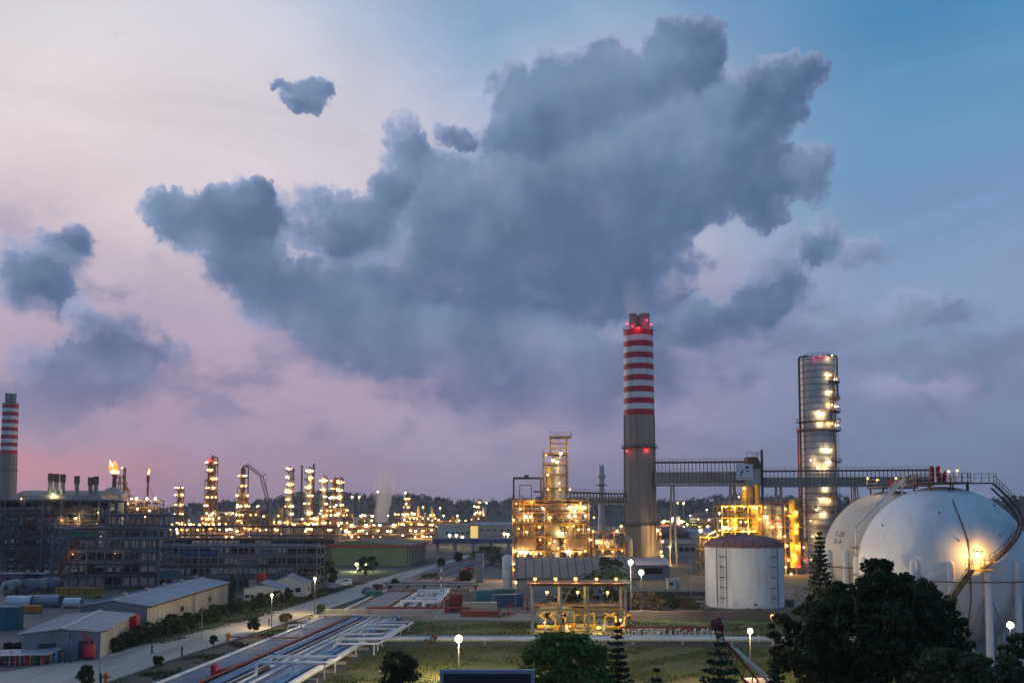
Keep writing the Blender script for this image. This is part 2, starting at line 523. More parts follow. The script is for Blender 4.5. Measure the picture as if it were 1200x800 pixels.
def point_light(kind, r, parent, loc):
    """the light of one lit lamp, inside its globe"""
    key = (kind, round(r, 2))
    if key not in LIGHTDATA:
        l = bpy.data.lights.new('lamp_light', 'POINT')
        l.color = LIGHT[kind][0]
        l.energy = 39.5 * r * r * LIGHT[kind][1]
        l.shadow_soft_size = max(.05, r * .6)
        LIGHTDATA[key] = l
    o = bpy.data.objects.new('lamp_light', LIGHTDATA[key])
    COL.objects.link(o)
    o.location = loc
    o.parent = parent
    return o


# ------------------------------------------------------------------ mesh helpers


def wloc(o):
    v = Vector((0, 0, 0))
    while o is not None:
        v += o.location
        o = o.parent
    return v


def tag(o, label=None, cat=None, group=None, kind=None):
    if label:
        o['label'] = label
    if cat:
        o['category'] = cat
    if group:
        o['group'] = group
    if kind:
        o['kind'] = kind
    return o


def thing(name, loc, label, cat, group=None):
    o = bpy.data.objects.new(name, None)
    o.empty_display_size = .5
    COL.objects.link(o)
    o.location = loc
    return tag(o, label, cat, group)


def piece(name, me, parent=None, loc=(0, 0, 0), rz=0., scale=None):
    """one more object with shared mesh data; loc is in the parent's frame"""
    o = bpy.data.objects.new(name, me)
    COL.objects.link(o)
    o.location = loc
    if rz:
        o.rotation_euler.z = rz
    if scale:
        o.scale = scale
    if parent is not None:
        o.parent = parent
    return o


class MB:
    def __init__(self):
        self.v = []
        self.f = []

    def add(self, vs, fs):
        n = len(self.v)
        self.v += [tuple(x) for x in vs]
        self.f += [tuple(i + n for i in q) for q in fs]
        return self

    def box(self, x0, x1, y0, y1, z0, z1):
        return self.add([(x0, y0, z0), (x1, y0, z0), (x1, y1, z0), (x0, y1, z0), (x0, y0, z1), (x1, y0, z1), (x1, y1, z1), (x0, y1, z1)],
                        [(3, 2, 1, 0), (4, 5, 6, 7), (0, 1, 5, 4), (1, 2, 6, 5), (2, 3, 7, 6), (3, 0, 4, 7)])

    def cbox(self, c, s, rz=0.):
        x, y, z = s[0] / 2, s[1] / 2, s[2] / 2
        co, si = math.cos(rz), math.sin(rz)
        vs = [(-x, -y, -z), (x, -y, -z), (x, y, -z), (-x, y, -z), (-x, -y, z), (x, -y, z), (x, y, z), (-x, y, z)]
        return self.add([(c[0] + a * co - b * si, c[1] + a * si + b * co, c[2] + d) for a, b, d in vs],
                        [(3, 2, 1, 0), (4, 5, 6, 7), (0, 1, 5, 4), (1, 2, 6, 5), (2, 3, 7, 6), (3, 0, 4, 7)])

    def frame(self, p, q):
        d = (Vector(q) - Vector(p))
        if d.length < 1e-6:
            d = Vector((0, 0, 1e-6))
        d.normalize()
        up = Vector((0, 0, 1)) if abs(d.z) < .95 else Vector((0, 1, 0))
        s = d.cross(up).normalized()
        return s, s.cross(d).normalized()

    def beam(self, p, q, w, h=None):
        h = h or w
        p, q = Vector(p), Vector(q)
        s, u = self.frame(p, q)
        s, u = s * w / 2, u * h / 2
        return self.add([p - s - u, p + s - u, p + s + u, p - s + u, q - s - u, q + s - u, q + s + u, q - s + u],
                        [(0, 1, 2, 3), (7, 6, 5, 4), (4, 5, 1, 0), (5, 6, 2, 1), (6, 7, 3, 2), (7, 4, 0, 3)])

    def tube(self, p, q, r, r2=None, n=8, cap=True):
        r2 = r if r2 is None else r2
        p, q = Vector(p), Vector(q)
        s, u = self.frame(p, q)
        vs = []
        for c, rr in ((p, r), (q, r2)):
            for i in range(n):
                a = 2 * math.pi * i / n
                vs.append(c + s * (rr * math.cos(a)) + u * (rr * math.sin(a)))
        fs = [((i + 1) % n, i, n + i, n + (i + 1) % n) for i in range(n)]
        if cap:
            fs += [tuple(range(n)), tuple(range(2 * n - 1, n - 1, -1))]
        return self.add(vs, fs)

    def path(self, pts, r, n=8, cap=True):
        """swept round pipe with mitred corners"""
        pts = [Vector(p) for p in pts]
        vs = []
        k = len(pts)
        ref = None
        for i, p in enumerate(pts):
            d1 = (p - pts[i - 1]).normalized() if i else None
            d2 = (pts[i + 1] - p).normalized() if i < k - 1 else None
            t = (d1 + d2).normalized() if d1 and d2 and (d1 + d2).length > 1e-4 else (d1 or d2)
            base = d1 or d2
            if ref is None:
                up = Vector((0, 0, 1)) if abs(base.z) < .9 else Vector((0, 1, 0))
                ref = base.cross(up).normalized()
            ref = (ref - base * ref.dot(base))
            ref = ref.normalized() if ref.length > 1e-4 else base.orthogonal().normalized()
            s0 = ref
            u0 = s0.cross(base).normalized()
            for j in range(n):
                a = 2 * math.pi * j / n
                o = s0 * math.cos(a) * r + u0 * math.sin(a) * r
                # slide along base direction onto the mitre plane
                den = base.dot(t)
                o = o - base * (o.dot(t) / den if abs(den) > .2 else 0)
                vs.append(p + o)
            if d2:
                nd = ref - d2 * ref.dot(d2)
                ref = nd.normalized() if nd.length > .2 else d2.cross(u0).normalized()
        fs = []
        for i in range(k - 1):
            for j in range(n):
                a, b = i * n + j, i * n + (j + 1) % n
                fs.append((b, a, a + n, b + n))
        if cap:
            fs += [tuple(range(n)), tuple(range(k * n - 1, (k - 1) * n - 1, -1))]
        return self.add(vs, fs)

    def lathe(self, prof, c=(0, 0, 0), n=24, a0=0., a1=2 * math.pi):
        full = abs(a1 - a0 - 2 * math.pi) < 1e-6
        m_ = n if full else n + 1
        vs = []
        for r, z in prof:
            for i in range(m_):
                a = a0 + (a1 - a0) * i / n
                vs.append((c[0] + r * math.cos(a), c[1] + r * math.sin(a), c[2] + z))
        fs = []
        for k in range(len(prof) - 1):
            for i in range(n):
                j = (i + 1) % m_
                fs.append((k * m_ + i, k * m_ + j, (k + 1) * m_ + j, (k + 1) * m_ + i))
        return self.add(vs, fs)

    def ball(self, c, r, n=8, k=5, sz=1.):
        prof = [(max(1e-3, r * math.cos(-math.pi / 2 + math.pi * i / k)), sz * r * math.sin(-math.pi / 2 + math.pi * i / k)) for i in range(k + 1)]
        return self.lathe(prof, c, n)

    def poly(self, pts, z0, z1):
        n = len(pts)
        vs = [(p[0], p[1], z0) for p in pts] + [(p[0], p[1], z1) for p in pts]
        fs = [tuple(range(n - 1, -1, -1)), tuple(range(n, 2 * n))] + [(i, (i + 1) % n, n + (i + 1) % n, n + i) for i in range(n)]
        return self.add(vs, fs)

    def sheet(self, pts):
        n = len(pts)
        return self.add(pts, [tuple(range(n))])

    def mesh(self, name, mats, smooth=False, org=(0, 0, 0), mi=None):
        me = bpy.data.meshes.new(name)
        ox, oy, oz = org
        me.from_pydata([(a - ox, b - oy, c - oz) for a, b, c in self.v], [], self.f)
        for m_ in (mats if isinstance(mats, (list, tuple)) else [mats]):
            me.materials.append(m_)
        if mi:
            for i, p in enumerate(me.polygons):
                p.material_index = mi(i)
        if smooth:
            me.shade_smooth()
            try:
                me.set_sharp_from_angle(angle=R(40))
            except Exception:
                pass
        me.update()
        return me

    def build(self, name, mat_, parent=None, smooth=False, mi=None):
        """world coordinates in, one mesh object out (under its parent)"""
        me = self.mesh(name, mat_, smooth, wloc(parent) if parent else (0, 0, 0), mi)
        return piece(name, me, parent)

    def build_at(self, name, mat_, loc, smooth=False):
        """a top-level mesh with its origin at loc"""
        me = self.mesh(name, mat_, smooth, loc)
        return piece(name, me, None, loc)


LAMPME = {}


def lamp_mesh(kind, r):
    key = (kind, round(r, 2))
    if key not in LAMPME:
        b = MB()
        b.ball((0, 0, 0), r, 6, 4)
        nb = len(b.f)
        b.beam((0, 0, r * .7), (0, 0, r * 1.5), r * .9)       # hood
        b.beam((0, .0, r * 1.3), (0, r * 2.2, r * 1.3), r * .3)
        b.beam((0, r * 2.2, r * 1.4), (0, r * 2.2, -r * 3.2), r * .3)  # bracket post down to the deck rail
        LAMPME[key] = b.mesh('lamp', [GLOW[kind], M['dark']], mi=lambda i: 0 if i < nb else 1)
    return LAMPME[key]


def lamp(parent, w, kind='warm', r=.35, local=None):
    """a lit fixture at world point w, part of parent"""
    loc = local if local is not None else Vector(w) - wloc(parent)
    if wloc(parent).y > 450 and 'far_' + kind in LIGHT:
        kind = 'far_' + kind
    if local is None and wloc(parent).y > 450 and (int(loc[0] * 7 + loc[2] * 3) % 2):
        pass                                   # every other far globe is too weak to light its surroundings
    else:
        point_light(kind, r * .78, parent, loc)
    return piece('lamp', lamp_mesh(kind, r * .92), parent, loc)


def struct(name, b, m_, smooth=False):
    return tag(b.build(name, m_, None, smooth), kind='structure')

# ------------------------------------------------------------------ ground, roads, lawns
b = MB()
b.box(-9000, 9000, -400, 14000, -1.0, 0)
struct('ground', b, M['ground'])


def strip(name, pts, z, m_, th=None):
    b = MB()
    if th:
        b.poly([(p.x, p.y) for p in pts], z - th, z)
    else:
        b.sheet([(p.x, p.y, z) for p in pts])
    return struct(name, b, m_)


# main road: left edge and right edge by photograph pixel
RL = [(-260, 830), (-90, 803), (110, 770), (200, 750), (320, 717), (368, 702), (430, 682), (480, 668), (520, 658), (545, 650.5)]
RR = [(20, 837), (126, 800), (200, 774), (312, 738), (366, 720), (426, 700), (460, 684), (500, 668.5), (532, 659.5), (553, 651.5)]
rl = [G(*p) for p in RL]
rr = [G(*p) for p in RR]
b = MB()
vs = [(p.x, p.y, .06) for p in rl] + [(p.x, p.y, .06) for p in rr]
n = len(rl)
b.add(vs, [(i, n + i, n + i + 1, i + 1) for i in range(n - 1)])
road = struct('road', b, M['road'])
# kerb along the right edge, slab by slab
b = MB()
for i in range(n - 1):
    p, q = rr[i], rr[i + 1]
    b.beam((p.x + .2, p.y, .09), (q.x + .2, q.y, .09), .28, .22)
kerb = struct('kerb', b, M['kerb'])
b = MB()
for i in range(n - 1):
    p, q = rl[i], rl[i + 1]
    b.beam((p.x - .2, p.y, .05), (q.x - .2, q.y, .05), .25, .16)
struct('road_edge', b, M['kerb'])
# concrete bays of the road: joints are real gaps between slabs laid on the base
for k in range(24):
    y0, y1 = 100 + k * 6, 100 + k * 6 + 5.96

    def ex(edge, y):
        for i in range(len(edge) - 1):
            if edge[i].y <= y <= edge[i + 1].y:
                t = (y - edge[i].y) / (edge[i + 1].y - edge[i].y)
                return edge[i].x + t * (edge[i + 1].x - edge[i].x)
        return edge[-1].x
    la, lb, ra, rb = ex(rl, y0), ex(rl, y1), ex(rr, y0), ex(rr, y1)
    ma, mb = (la + ra) / 2, (lb + rb) / 2
    for (xa, xb, xc, xd) in ((la + .05, ma - .02, lb + .05, mb - .02), (ma + .02, ra - .05, mb + .02, rb - .05)):
        b = MB()
        b.add([(xa, y0, .062), (xb, y0, .062), (xb, y0, .10), (xa, y0, .10), (xc, y1, .062), (xd, y1, .062), (xd, y1, .10), (xc, y1, .10)],
              [(0, 1, 2, 3), (7, 6, 5, 4), (3, 2, 6, 7), (1, 5, 6, 2), (4, 0, 3, 7)])
        b.build('slab', M['road'], road)

# crossing service track, second track, paths
strip('service_track', [G(338, 728), G(420, 727), G(520, 726), G(660, 728), G(660, 719), G(520, 718.5), G(420, 718.5), G(352, 719.5)], .05, M['track'])
strip('far_track', [G(452, 692), G(540, 693), G(640, 694), G(640, 688.5), G(540, 688), G(462, 686.5)], .05, M['track'])
strip('plant_yard', [G(535, 716), G(640, 716), G(640, 690), G(560, 656), G(535, 672)], .012, M['yard'])
strip('left_yard', [G(-200, 800), G(-40, 796), G(100, 770), G(170, 745), G(100, 700), G(-150, 690)], .02, M['yard'])
strip('left_verge', [G(60, 783), G(108, 771.5), G(200, 753), G(320, 719), G(368, 703), G(430, 683), G(480, 669), G(455, 669), G(400, 684), G(330, 702), G(265, 712), G(165, 744), G(100, 768)], .03, M['verge'])
# bank of dark soil between the road and the pipes
strip('soil_bank', [G(130, 803), G(204, 776), G(314, 740), G(368, 722), G(428, 702), G(455, 689), G(470, 689), G(440, 702), G(400, 718), G(350, 735), G(200, 801), G(190, 815)], .03, M['soil'])
strip('pipe_bed', [G(190, 815), G(350, 735), G(345, 728), G(480, 728), G(475, 740), G(440, 757), G(330, 830)], .024, M['soil'])
strip('far_pipe_bed', [G(400, 718), G(455, 689), G(560, 690), G(548, 717)], .024, M['soil'])
strip('lawn', [G(330, 832), G(442, 757), G(640, 757), G(915, 757), G(1060, 757), G(1150, 840)], .028, M['lawn'])
strip('lawn_strip', [G(448, 753), G(476, 737), G(490, 728.5), G(640, 728.5), G(640, 753)], .031, M['lawn2'])
strip('inner_lawn', [G(640, 753), G(640, 732), G(735, 716), G(925, 716), G(1000, 730), G(1010, 753)], .03, M['lawn2'])
strip('concrete_pad', [G(621, 746), G(738, 746), G(735, 728), G(622, 728)], .05, M['track'])
strip('tank_yard', [G(730, 713), G(930, 713), G(930, 690), G(730, 690)], .02, M['yard'])
strip('sphere_yard', [G(930, 790), G(1400, 790), G(1400, 705), G(930, 705)], .034, M['yard'])

# wooded hills beyond the plant
def hill_z(x, y):
    return (44 * math.exp(-((x + 260) / 420) ** 2) + 34 * math.exp(-((x - 420) / 260) ** 2) + 40 * math.exp(-((x - 1150) / 520) ** 2)
            + 16 * math.exp(-((x + 1100) / 500) ** 2) + 5 * math.sin(x * .013) + 3.5 * math.sin(x * .031 + 1)) * math.exp(-((y - 1900) / 430) ** 2)


b = MB()
nx, ny = 110, 12
vs = []
for j in range(ny + 1):
    y = 1250 + j * 110
    for i in range(nx + 1):
        x = -2200 + i * 40
        vs.append((x, y, hill_z(x, y) - (3 if j in (0, ny) else 0) + .4))
b.add(vs, [(j * (nx + 1) + i, j * (nx + 1) + i + 1, (j + 1) * (nx + 1) + i + 1, (j + 1) * (nx + 1) + i) for j in range(ny) for i in range(nx)])
struct('hills', b, M['hill'], True)


def leaf_cloud(pts, size, jit=.5, flat=0.):
    """quads of foliage at numpy points"""
    n = len(pts)
    a = rng.normal(size=(n, 3))
    a[:, 2] *= (1 - flat)
    a /= np.linalg.norm(a, axis=1)[:, None] + 1e-9
    c = rng.normal(size=(n, 3))
    c -= (c * a).sum(1)[:, None] * a
    c /= np.linalg.norm(c, axis=1)[:, None] + 1e-9
    s = size * (1 + jit * rng.uniform(-1, 1, n))[:, None]
    v = np.empty((n, 4, 3))
    v[:, 0] = pts - a * s * .5
    v[:, 1] = pts + c * s * .32
    v[:, 2] = pts + a * s * .5
    v[:, 3] = pts - c * s * .32
    return v.reshape(-1, 3)


def quads_mesh(name, v, m_):
    n = len(v) // 4
    me = bpy.data.meshes.new(name)
    me.vertices.add(len(v))
    me.vertices.foreach_set('co', np.asarray(v, dtype=np.float32).ravel())
    me.loops.add(n * 4)
    me.loops.foreach_set('vertex_index', np.arange(n * 4, dtype=np.int32))
    me.polygons.add(n)
    me.polygons.foreach_set('loop_start', np.arange(0, n * 4, 4, dtype=np.int32))
    me.materials.append(m_)
    me.update(calc_edges=True)
    me.validate()
    return me


LEAF = dict(
    far=leafmat('far_foliage', (.020, .034, .028), (.040, .055, .040), .05),
    dark=leafmat('dark_foliage', (.017, .034, .012), (.048, .080, .027)),
    mid=leafmat('green_foliage', (.045, .095, .020), (.12, .19, .045)),
    shrub=leafmat('shrub_foliage', (.026, .050, .018), (.065, .095, .035)),
    pine=leafmat('pine_foliage', (.012, .026, .016), (.030, .052, .028), .1),
    palm=leafmat('palm_foliage', (.022, .045, .018), (.055, .085, .035)),
    dry=leafmat('dry_foliage', (.12, .08, .04), (.20, .13, .06)),
)
pts = []
for k in range(2600):
    x = rng.uniform(-1500, 1900)
    y = rng.choice([rng.uniform(1350, 1950), rng.uniform(1650, 1980)])
    h = rng.uniform(5, 13)
    w = h * rng.uniform(.35, .6)
    q = rng.normal(size=(26, 3)) * np.array([w * .5, w * .5, h * .28]) + np.array([x, y, hill_z(x, y) + h * .55])
    pts.append(q)
me = quads_mesh('far_wood', leaf_cloud(np.concatenate(pts), 4.6), LEAF['far'])
tag(piece('far_wood', me), 'dark wood covering the hills on the horizon', 'wood', kind='stuff')

# ------------------------------------------------------------------ generic builders

def rail_mesh(b, pts, h=1.1, step=2.0, closed=False, t=.05):
    """handrail along points"""
    k = len(pts)
    for i in range(k if closed else k - 1):
        p, q = Vector(pts[i]), Vector(pts[(i + 1) % k])
        for z in (h, h * .55):
            b.beam(p + Vector((0, 0, z)), q + Vector((0, 0, z)), t)
        n = max(1, int((q - p).length / step))
        for j in range(n + 1):
            w = p.lerp(q, j / n)
            b.beam(w, w + Vector((0, 0, h)), t)


def ring_pts(c, r, z, n=16, a0=0., a1=2 * math.pi):
    return [(c[0] + r * math.cos(a0 + (a1 - a0) * i / n), c[1] + r * math.sin(a0 + (a1 - a0) * i / n), z) for i in range(n if abs(a1 - a0 - 2 * math.pi) < 1e-6 else n + 1)]


def ladder(parent, x, y, z0, z1, w=.5, t=.06, m_='steel'):
    b = MB()
    b.beam((x - w / 2, y, z0), (x - w / 2, y, z1), t)
    b.beam((x + w / 2, y, z0), (x + w / 2, y, z1), t)
    z = z0
    while z < z1:
        b.beam((x - w / 2, y, z), (x + w / 2, y, z), t * .7)
        z += .8
    return b.build('ladder', M[m_], parent)


def steel_unit(name, label, base, nx, ny, bx, by, levels, m_='rust', deck=True, rails=True, braces=2, col=.34, bm=.30, seed=0, group=None, cat='steel structure',
               root=None, deckmat='steel'):
    """an open steel frame of posts, beams, decks, handrails and braces; base is its front-left foot"""
    rd = random.Random(seed)
    root = root or thing(name, base, label, cat, group)
    X, Y, H = nx * bx, ny * by, levels[-1]
    off = Vector(base) - wloc(root)
    post = MB().box(-col / 2, col / 2, -col / 2, col / 2, 0, H).mesh('post', M[m_])
    for i in range(nx + 1):
        for j in range(ny + 1):
            piece('post', post, root, off + Vector((i * bx, j * by, 0)))
    lb = MB().box(col / 2, X - col / 2, -bm / 2, bm / 2, -bm / 2, bm / 2).mesh('long_beam', M[m_]) if X > 1 else None
    cb = MB().box(-bm / 2, bm / 2, col / 2, Y - col / 2, -bm / 2, bm / 2).mesh('cross_beam', M[m_])
    for k, z in enumerate(levels):
        for j in range(ny + 1):
            piece('long_beam', lb, root, off + Vector((0, j * by, z - .003 * j - .2)))
        for i in range(nx + 1):
            piece('cross_beam', cb, root, off + Vector((i * bx, 0, z - .012 - .2)))
        if deck and (deck is True or k in deck):
            MB().box(base[0] - .3, base[0] + X + .3, base[1] - .3, base[1] + Y + .3, base[2] + z, base[2] + z + .1).build('deck', M[deckmat], root)
        if rails:
            b = MB()
            z1 = base[2] + z + .1
            rail_mesh(b, [(base[0] - .2, base[1] + Y, z1), (base[0] - .2, base[1] - .2, z1), (base[0] + X + .2, base[1] - .2, z1), (base[0] + X + .2, base[1] + Y, z1)])
            b.build('handrail', M['steel'], root)
    zs = [0] + list(levels)
    for _ in range(braces):
        i = rd.randrange(nx)
        k = rd.randrange(len(levels))
        b = MB()
        p = Vector(base) + Vector((i * bx, -col / 2 - .06, zs[k]))
        q = Vector(base) + Vector(((i + 1) * bx, -col / 2 - .06, zs[k + 1] - .3))
        if rd.random() < .5:
            p.z, q.z = q.z, p.z
        b.beam(p, q, .16).build('brace', M[m_], root)
    return root


def vessel_v(parent, x, y, z0, z1, r, m_='cladding', n=16, name='vessel'):
    b = MB()
    b.lathe([(.01, z0 - .0), (r * .9, z0), (r, z0 + .01), (r, z1 - r * .5), (r * .88, z1 - r * .2), (r * .5, z1 - .02 * r), (.01, z1)], (x, y, 0), n)
    for k in range(1, 4):
        z = z0 + (z1 - z0) * k / 4.2
        b.lathe([(r, z - .12), (r + .1, z - .1), (r + .1, z + .1), (r, z + .12)], (x, y, 0), n)
    return b.build(name, M[m_], parent, True)


def vessel_h(parent, p, q, r, m_='cladding', n=14, name='drum', saddles=True):
    p, q = Vector(p), Vector(q)
    d = (q - p).normalized()
    b = MB()
    L_ = (q - p).length
    s, u = b.frame(p, q)
    prof = [(.02, -.45 * r), (.55 * r, -.36 * r), (.88 * r, -.15 * r), (r, 0), (r, L_), (.88 * r, L_ + .15 * r), (.55 * r, L_ + .36 * r), (.02, L_ + .45 * r)]
    vs = []
    for rr_, t in prof:
        for i in range(n):
            a = 2 * math.pi * i / n
            vs.append(p + d * t + s * rr_ * math.cos(a) + u * rr_ * math.sin(a))
    b.add(vs, [(k * n + (i + 1) % n, k * n + i, (k + 1) * n + i, (k + 1) * n + (i + 1) % n) for k in range(len(prof) - 1) for i in range(n)])
    o = b.build(name, M[m_], parent, True)
    if saddles:
        for t in (.2, .8):
            c = p.lerp(q, t)
            MB().cbox((c.x, c.y, c.z - r * .85), (.5 if abs(d.x) > .5 else r * 1.6, r * 1.6 if abs(d.x) > .5 else .5, r * .9)).build('saddle', M['concrete'], parent)
    return o


def run_pipes(root, rd, x0, x1, y0, y1, z0, z1, nv, nh, mats, rmin=.08, rmax=.3):
    """risers and headers threading a unit"""
    for _ in range(nv):
        x, y = rd.uniform(x0, x1), rd.uniform(y0, y1)
        za = rd.uniform(z0, z0 + (z1 - z0) * .5)
        zb = rd.uniform(za + (z1 - z0) * .2, z1)
        r = rd.uniform(rmin, rmax)
        dx = rd.uniform(-4, 4)
        b = MB()
        b.path([(x, y, za), (x, y, zb), (min(max(x + dx, x0), x1) + .01, y, zb)], r, 6)
        b.build('pipe', M[rd.choice(mats)], root, True)
    for _ in range(nh):
        z, y = rd.uniform(z0, z1), rd.uniform(y0, y1)
        xa = rd.uniform(x0, x0 + (x1 - x0) * .4)
        xb = rd.uniform(x0 + (x1 - x0) * .6, x1)
        r = rd.uniform(rmin, rmax)
        b = MB()
        b.path([(xa, y, z - rd.uniform(.5, 3)), (xa, y, z), (xb, y, z), (xb, y, z - rd.uniform(.5, 3))], r, 6)
        b.build('pipe', M[rd.choice(mats)], root, True)


# ------------------------------------------------------------------ striped chimneys

def chimney(label, px, py_top_shaft, py_band_end, py_flue, D, r0, r1, nb, flues, lamps):
    c = P(px, 600, D)
    x, y = c.x, D
    zt = P(px, py_top_shaft, D).z
    zb = P(px, py_band_end, D).z
    zf = P(px, py_flue, D).z
    t = thing('chimney', (x, y, 0), label, 'chimney', 'striped chimneys')
    rad = lambda z: r0 + (r1 - r0) * z / zt
    b = MB()
    b.lathe([(rad(zt * k / 20), zt * k / 20) for k in range(int(20 * zb / zt) + 1)] + [(rad(zb), zb)], (x, y, 0), 40)
    b.lathe([(rad(zb) - .05, zb), (rad(zt) - .05, zt - .1), (.1, zt - .1)], (x, y, 0), 40)
    # pilaster ribs down the shaft
    for k in range(10):
        a = k * math.pi / 5 + .25
        p0, p1 = rad(0) + .02, rad(zb) + .02
        b.beam((x + p0 * math.cos(a), y + p0 * math.sin(a), .1), (x + p1 * math.cos(a), y + p1 * math.sin(a), zb - .05), .5, .25)
    b.build('shaft', M['shaft'], t, True)
    for k in range(nb):
        z0 = zb + (zt - zb) * k / nb
        z1 = zb + (zt - zb) * (k + 1) / nb
        MB().lathe([(rad(z0) - .1, z0 + .01), (rad(z0) + .04, z0 + .01), (rad(z1) + .04, z1 - .01), (rad(z1) - .1, z1 - .01)], (x, y, 0), 40).build(
            'band', M['red' if k % 2 == 0 else 'white'], t, True)
    MB().lathe([(r1 - .2, zt - .05), (r1 + .25, zt - .05), (r1 + .25, zt + .25), (.1, zt + .3)], (x, y, 0), 40).build('cap_slab', M['concrete'], t)
    for (fx, fy, fr) in flues:
        f = MB().lathe([(fr, zt + .2), (fr, zf - .8), (fr + .12, zf - .8), (fr + .12, zf), (fr - .25, zf), (fr - .3, zf - 2)], (x + fx, y + fy, 0), 20).build('flue', M['ringsteel'], t, True)
    b = MB()
    rail_mesh(b, ring_pts((x, y), r1 + .15, zt + .25, 20), closed=True, t=.08)
    b.build('handrail', M['red'], t)
    for zz in (zb - 12, zb - 40):
        MB().lathe([(rad(zz), zz), (rad(zz) + 1.0, zz), (rad(zz) + 1.0, zz + .2), (rad(zz), zz + .2)], (x, y, 0), 28).build('gallery', M['dark'], t)
        b = MB()
        rail_mesh(b, ring_pts((x, y), rad(zz) + .95, zz + .2, 18), closed=True, t=.07)
        b.build('handrail', M['dark'], t)
    for (lx, ly) in lamps:
        w = P(lx, ly, D - r1 - .6)
        lamp(t, w, 'red', .42)
    return t


chim = chimney('tall concrete chimney with red and white bands beside the white emblem gantry', 750, 388, 487, 369, 343, 6.0, 5.35, 15,
               [(-2.2, -1.4, 1.5), (2.1, -1.6, 1.9), (.2, 2.4, 1.6)], [(735, 379), (741, 382), (758, 375), (763, 380), (748, 384), (758, 527), (734.5, 528)])
chimney('distant chimney with red and white bands at the left edge of the view', 7.6, 474, 532, 461, 660, 6.0, 5.2, 13,
        [(-1.5, -.8, 2.0), (1.6, .6, 1.9)], [])

# ------------------------------------------------------------------ flue gantries

def gantry(label, p, q, z0, z1, depth, nrib, legs, group='flue duct gantries'):
    p, q = Vector(p), Vector(q)
    t = thing('pipe_gantry', ((p.x + q.x) / 2, (p.y + q.y) / 2, 0), label, 'gantry', group)
    d = (q - p).normalized()
    s = Vector((d.y, -d.x, 0))          # towards the camera
    if s.y > 0:
        s = -s
    hz = z1 - z0
    b = MB()
    o = s * (-depth / 2)
    b.beam(p + o + Vector((0, 0, z0 + hz * .32)), q + o + Vector((0, 0, z0 + hz * .32)), depth * .7, hz * .50)
    b.build('duct', M['duct'], t)
    for nm, z, w in (('top_chord', z1, .5), ('bottom_chord', z0, .6)):
        for k in (0, 1):
            e = s * (-depth * k)
            MB().beam(p + e + Vector((0, 0, z)), q + e + Vector((0, 0, z)), w * .7, w).build(nm, M['rust' if nm[0] == 't' else 'steel'], t)
    L_ = (q - p).length
    rb = MB().box(-.11, .11, -.2, .2, .2, hz - .2).mesh('rib', M['ribsteel'])
    a = math.atan2(d.y, d.x)
    for k in range(nrib + 1):
        w = p.lerp(q, k / nrib)
        piece('rib', rb, t, Vector((w.x, w.y, z0)) - wloc(t), a)
    bay = L_ / nrib
    db = MB().beam((.15, -.05, hz * .25), (bay - .15, -.05, hz * .06), .14).mesh('diagonal', M['steel'])
    db2 = MB().beam((.15, -.05, hz * .75), (bay - .15, -.05, hz * .45), .10).mesh('diagonal', M['steel'])
    for k in range(nrib):
        w = p.lerp(q, k / nrib)
        piece('diagonal', db, t, Vector((w.x, w.y, z0)) - wloc(t), a)
        piece('diagonal', db2, t, Vector((w.x, w.y, z0)) - wloc(t), a)
    b = MB()
    rail_mesh(b, [p + Vector((0, 0, z1 + .2)), q + Vector((0, 0, z1 + .2))], 1.0, 2.5, t=.07)
    b.build('handrail', M['rust'], t)
    for (f, spread) in legs:
        w = p.lerp(q, f)
        for k in (0, 1):
            e = s * (-depth * k)
            for sg in (-1, 1):
                MB().beam(w + e + d * sg * spread * .35 + Vector((0, 0, z0 - .2)), Vector((w.x, w.y, 0)) + e + d * sg * spread, .45).build('leg', M['steel'], t)
        b = MB()
        for zz in (z0 * .35, z0 * .68):
            k_ = spread * (1 - .65 * zz / z0)
            b.beam(Vector((w.x, w.y, zz)) - d * k_, Vector((w.x, w.y, zz)) + d * k_, .25)
        b.build('leg_tie', M['steel'], t)
    return t


za, zb_ = P(820, 568, 335).z, P(820, 541, 335).z
pA = Vector((P(767, 560, 337).x, 337, 0))
pB = Vector((P(874, 560, 333).x, 333, 0))
gantry('broad ribbed flue gantry carrying the white emblem board, from chimney to tower', pA, pB, za, zb_, 5.0, 24, [(.2, 1.2), (.86, 1.8)])
pC = Vector((P(893, 560, 331).x, 331, 0))
pD = Vector((P(1094, 560, 322).x, 322, 0))
zc, zd = P(990, 569, 327).z, P(990, 551, 327).z
gantry('long lower gantry crossing in front of the tall silver column', pC, pD, zc, zd, 4.0, 42, [(.1, 2.2), (.55, 1.6)])
pE = Vector((P(636, 583, 300).x, 300, 0))
pF = Vector((P(734, 583, 338).x, 338, 0))
ze, zf = P(690, 589.5, 318).z, P(690, 577, 318).z
gantry('short ribbed gantry left of the chimney, reaching the lit process tower', pE, pF, ze, zf, 3.5, 26, [(.7, 1.0)])

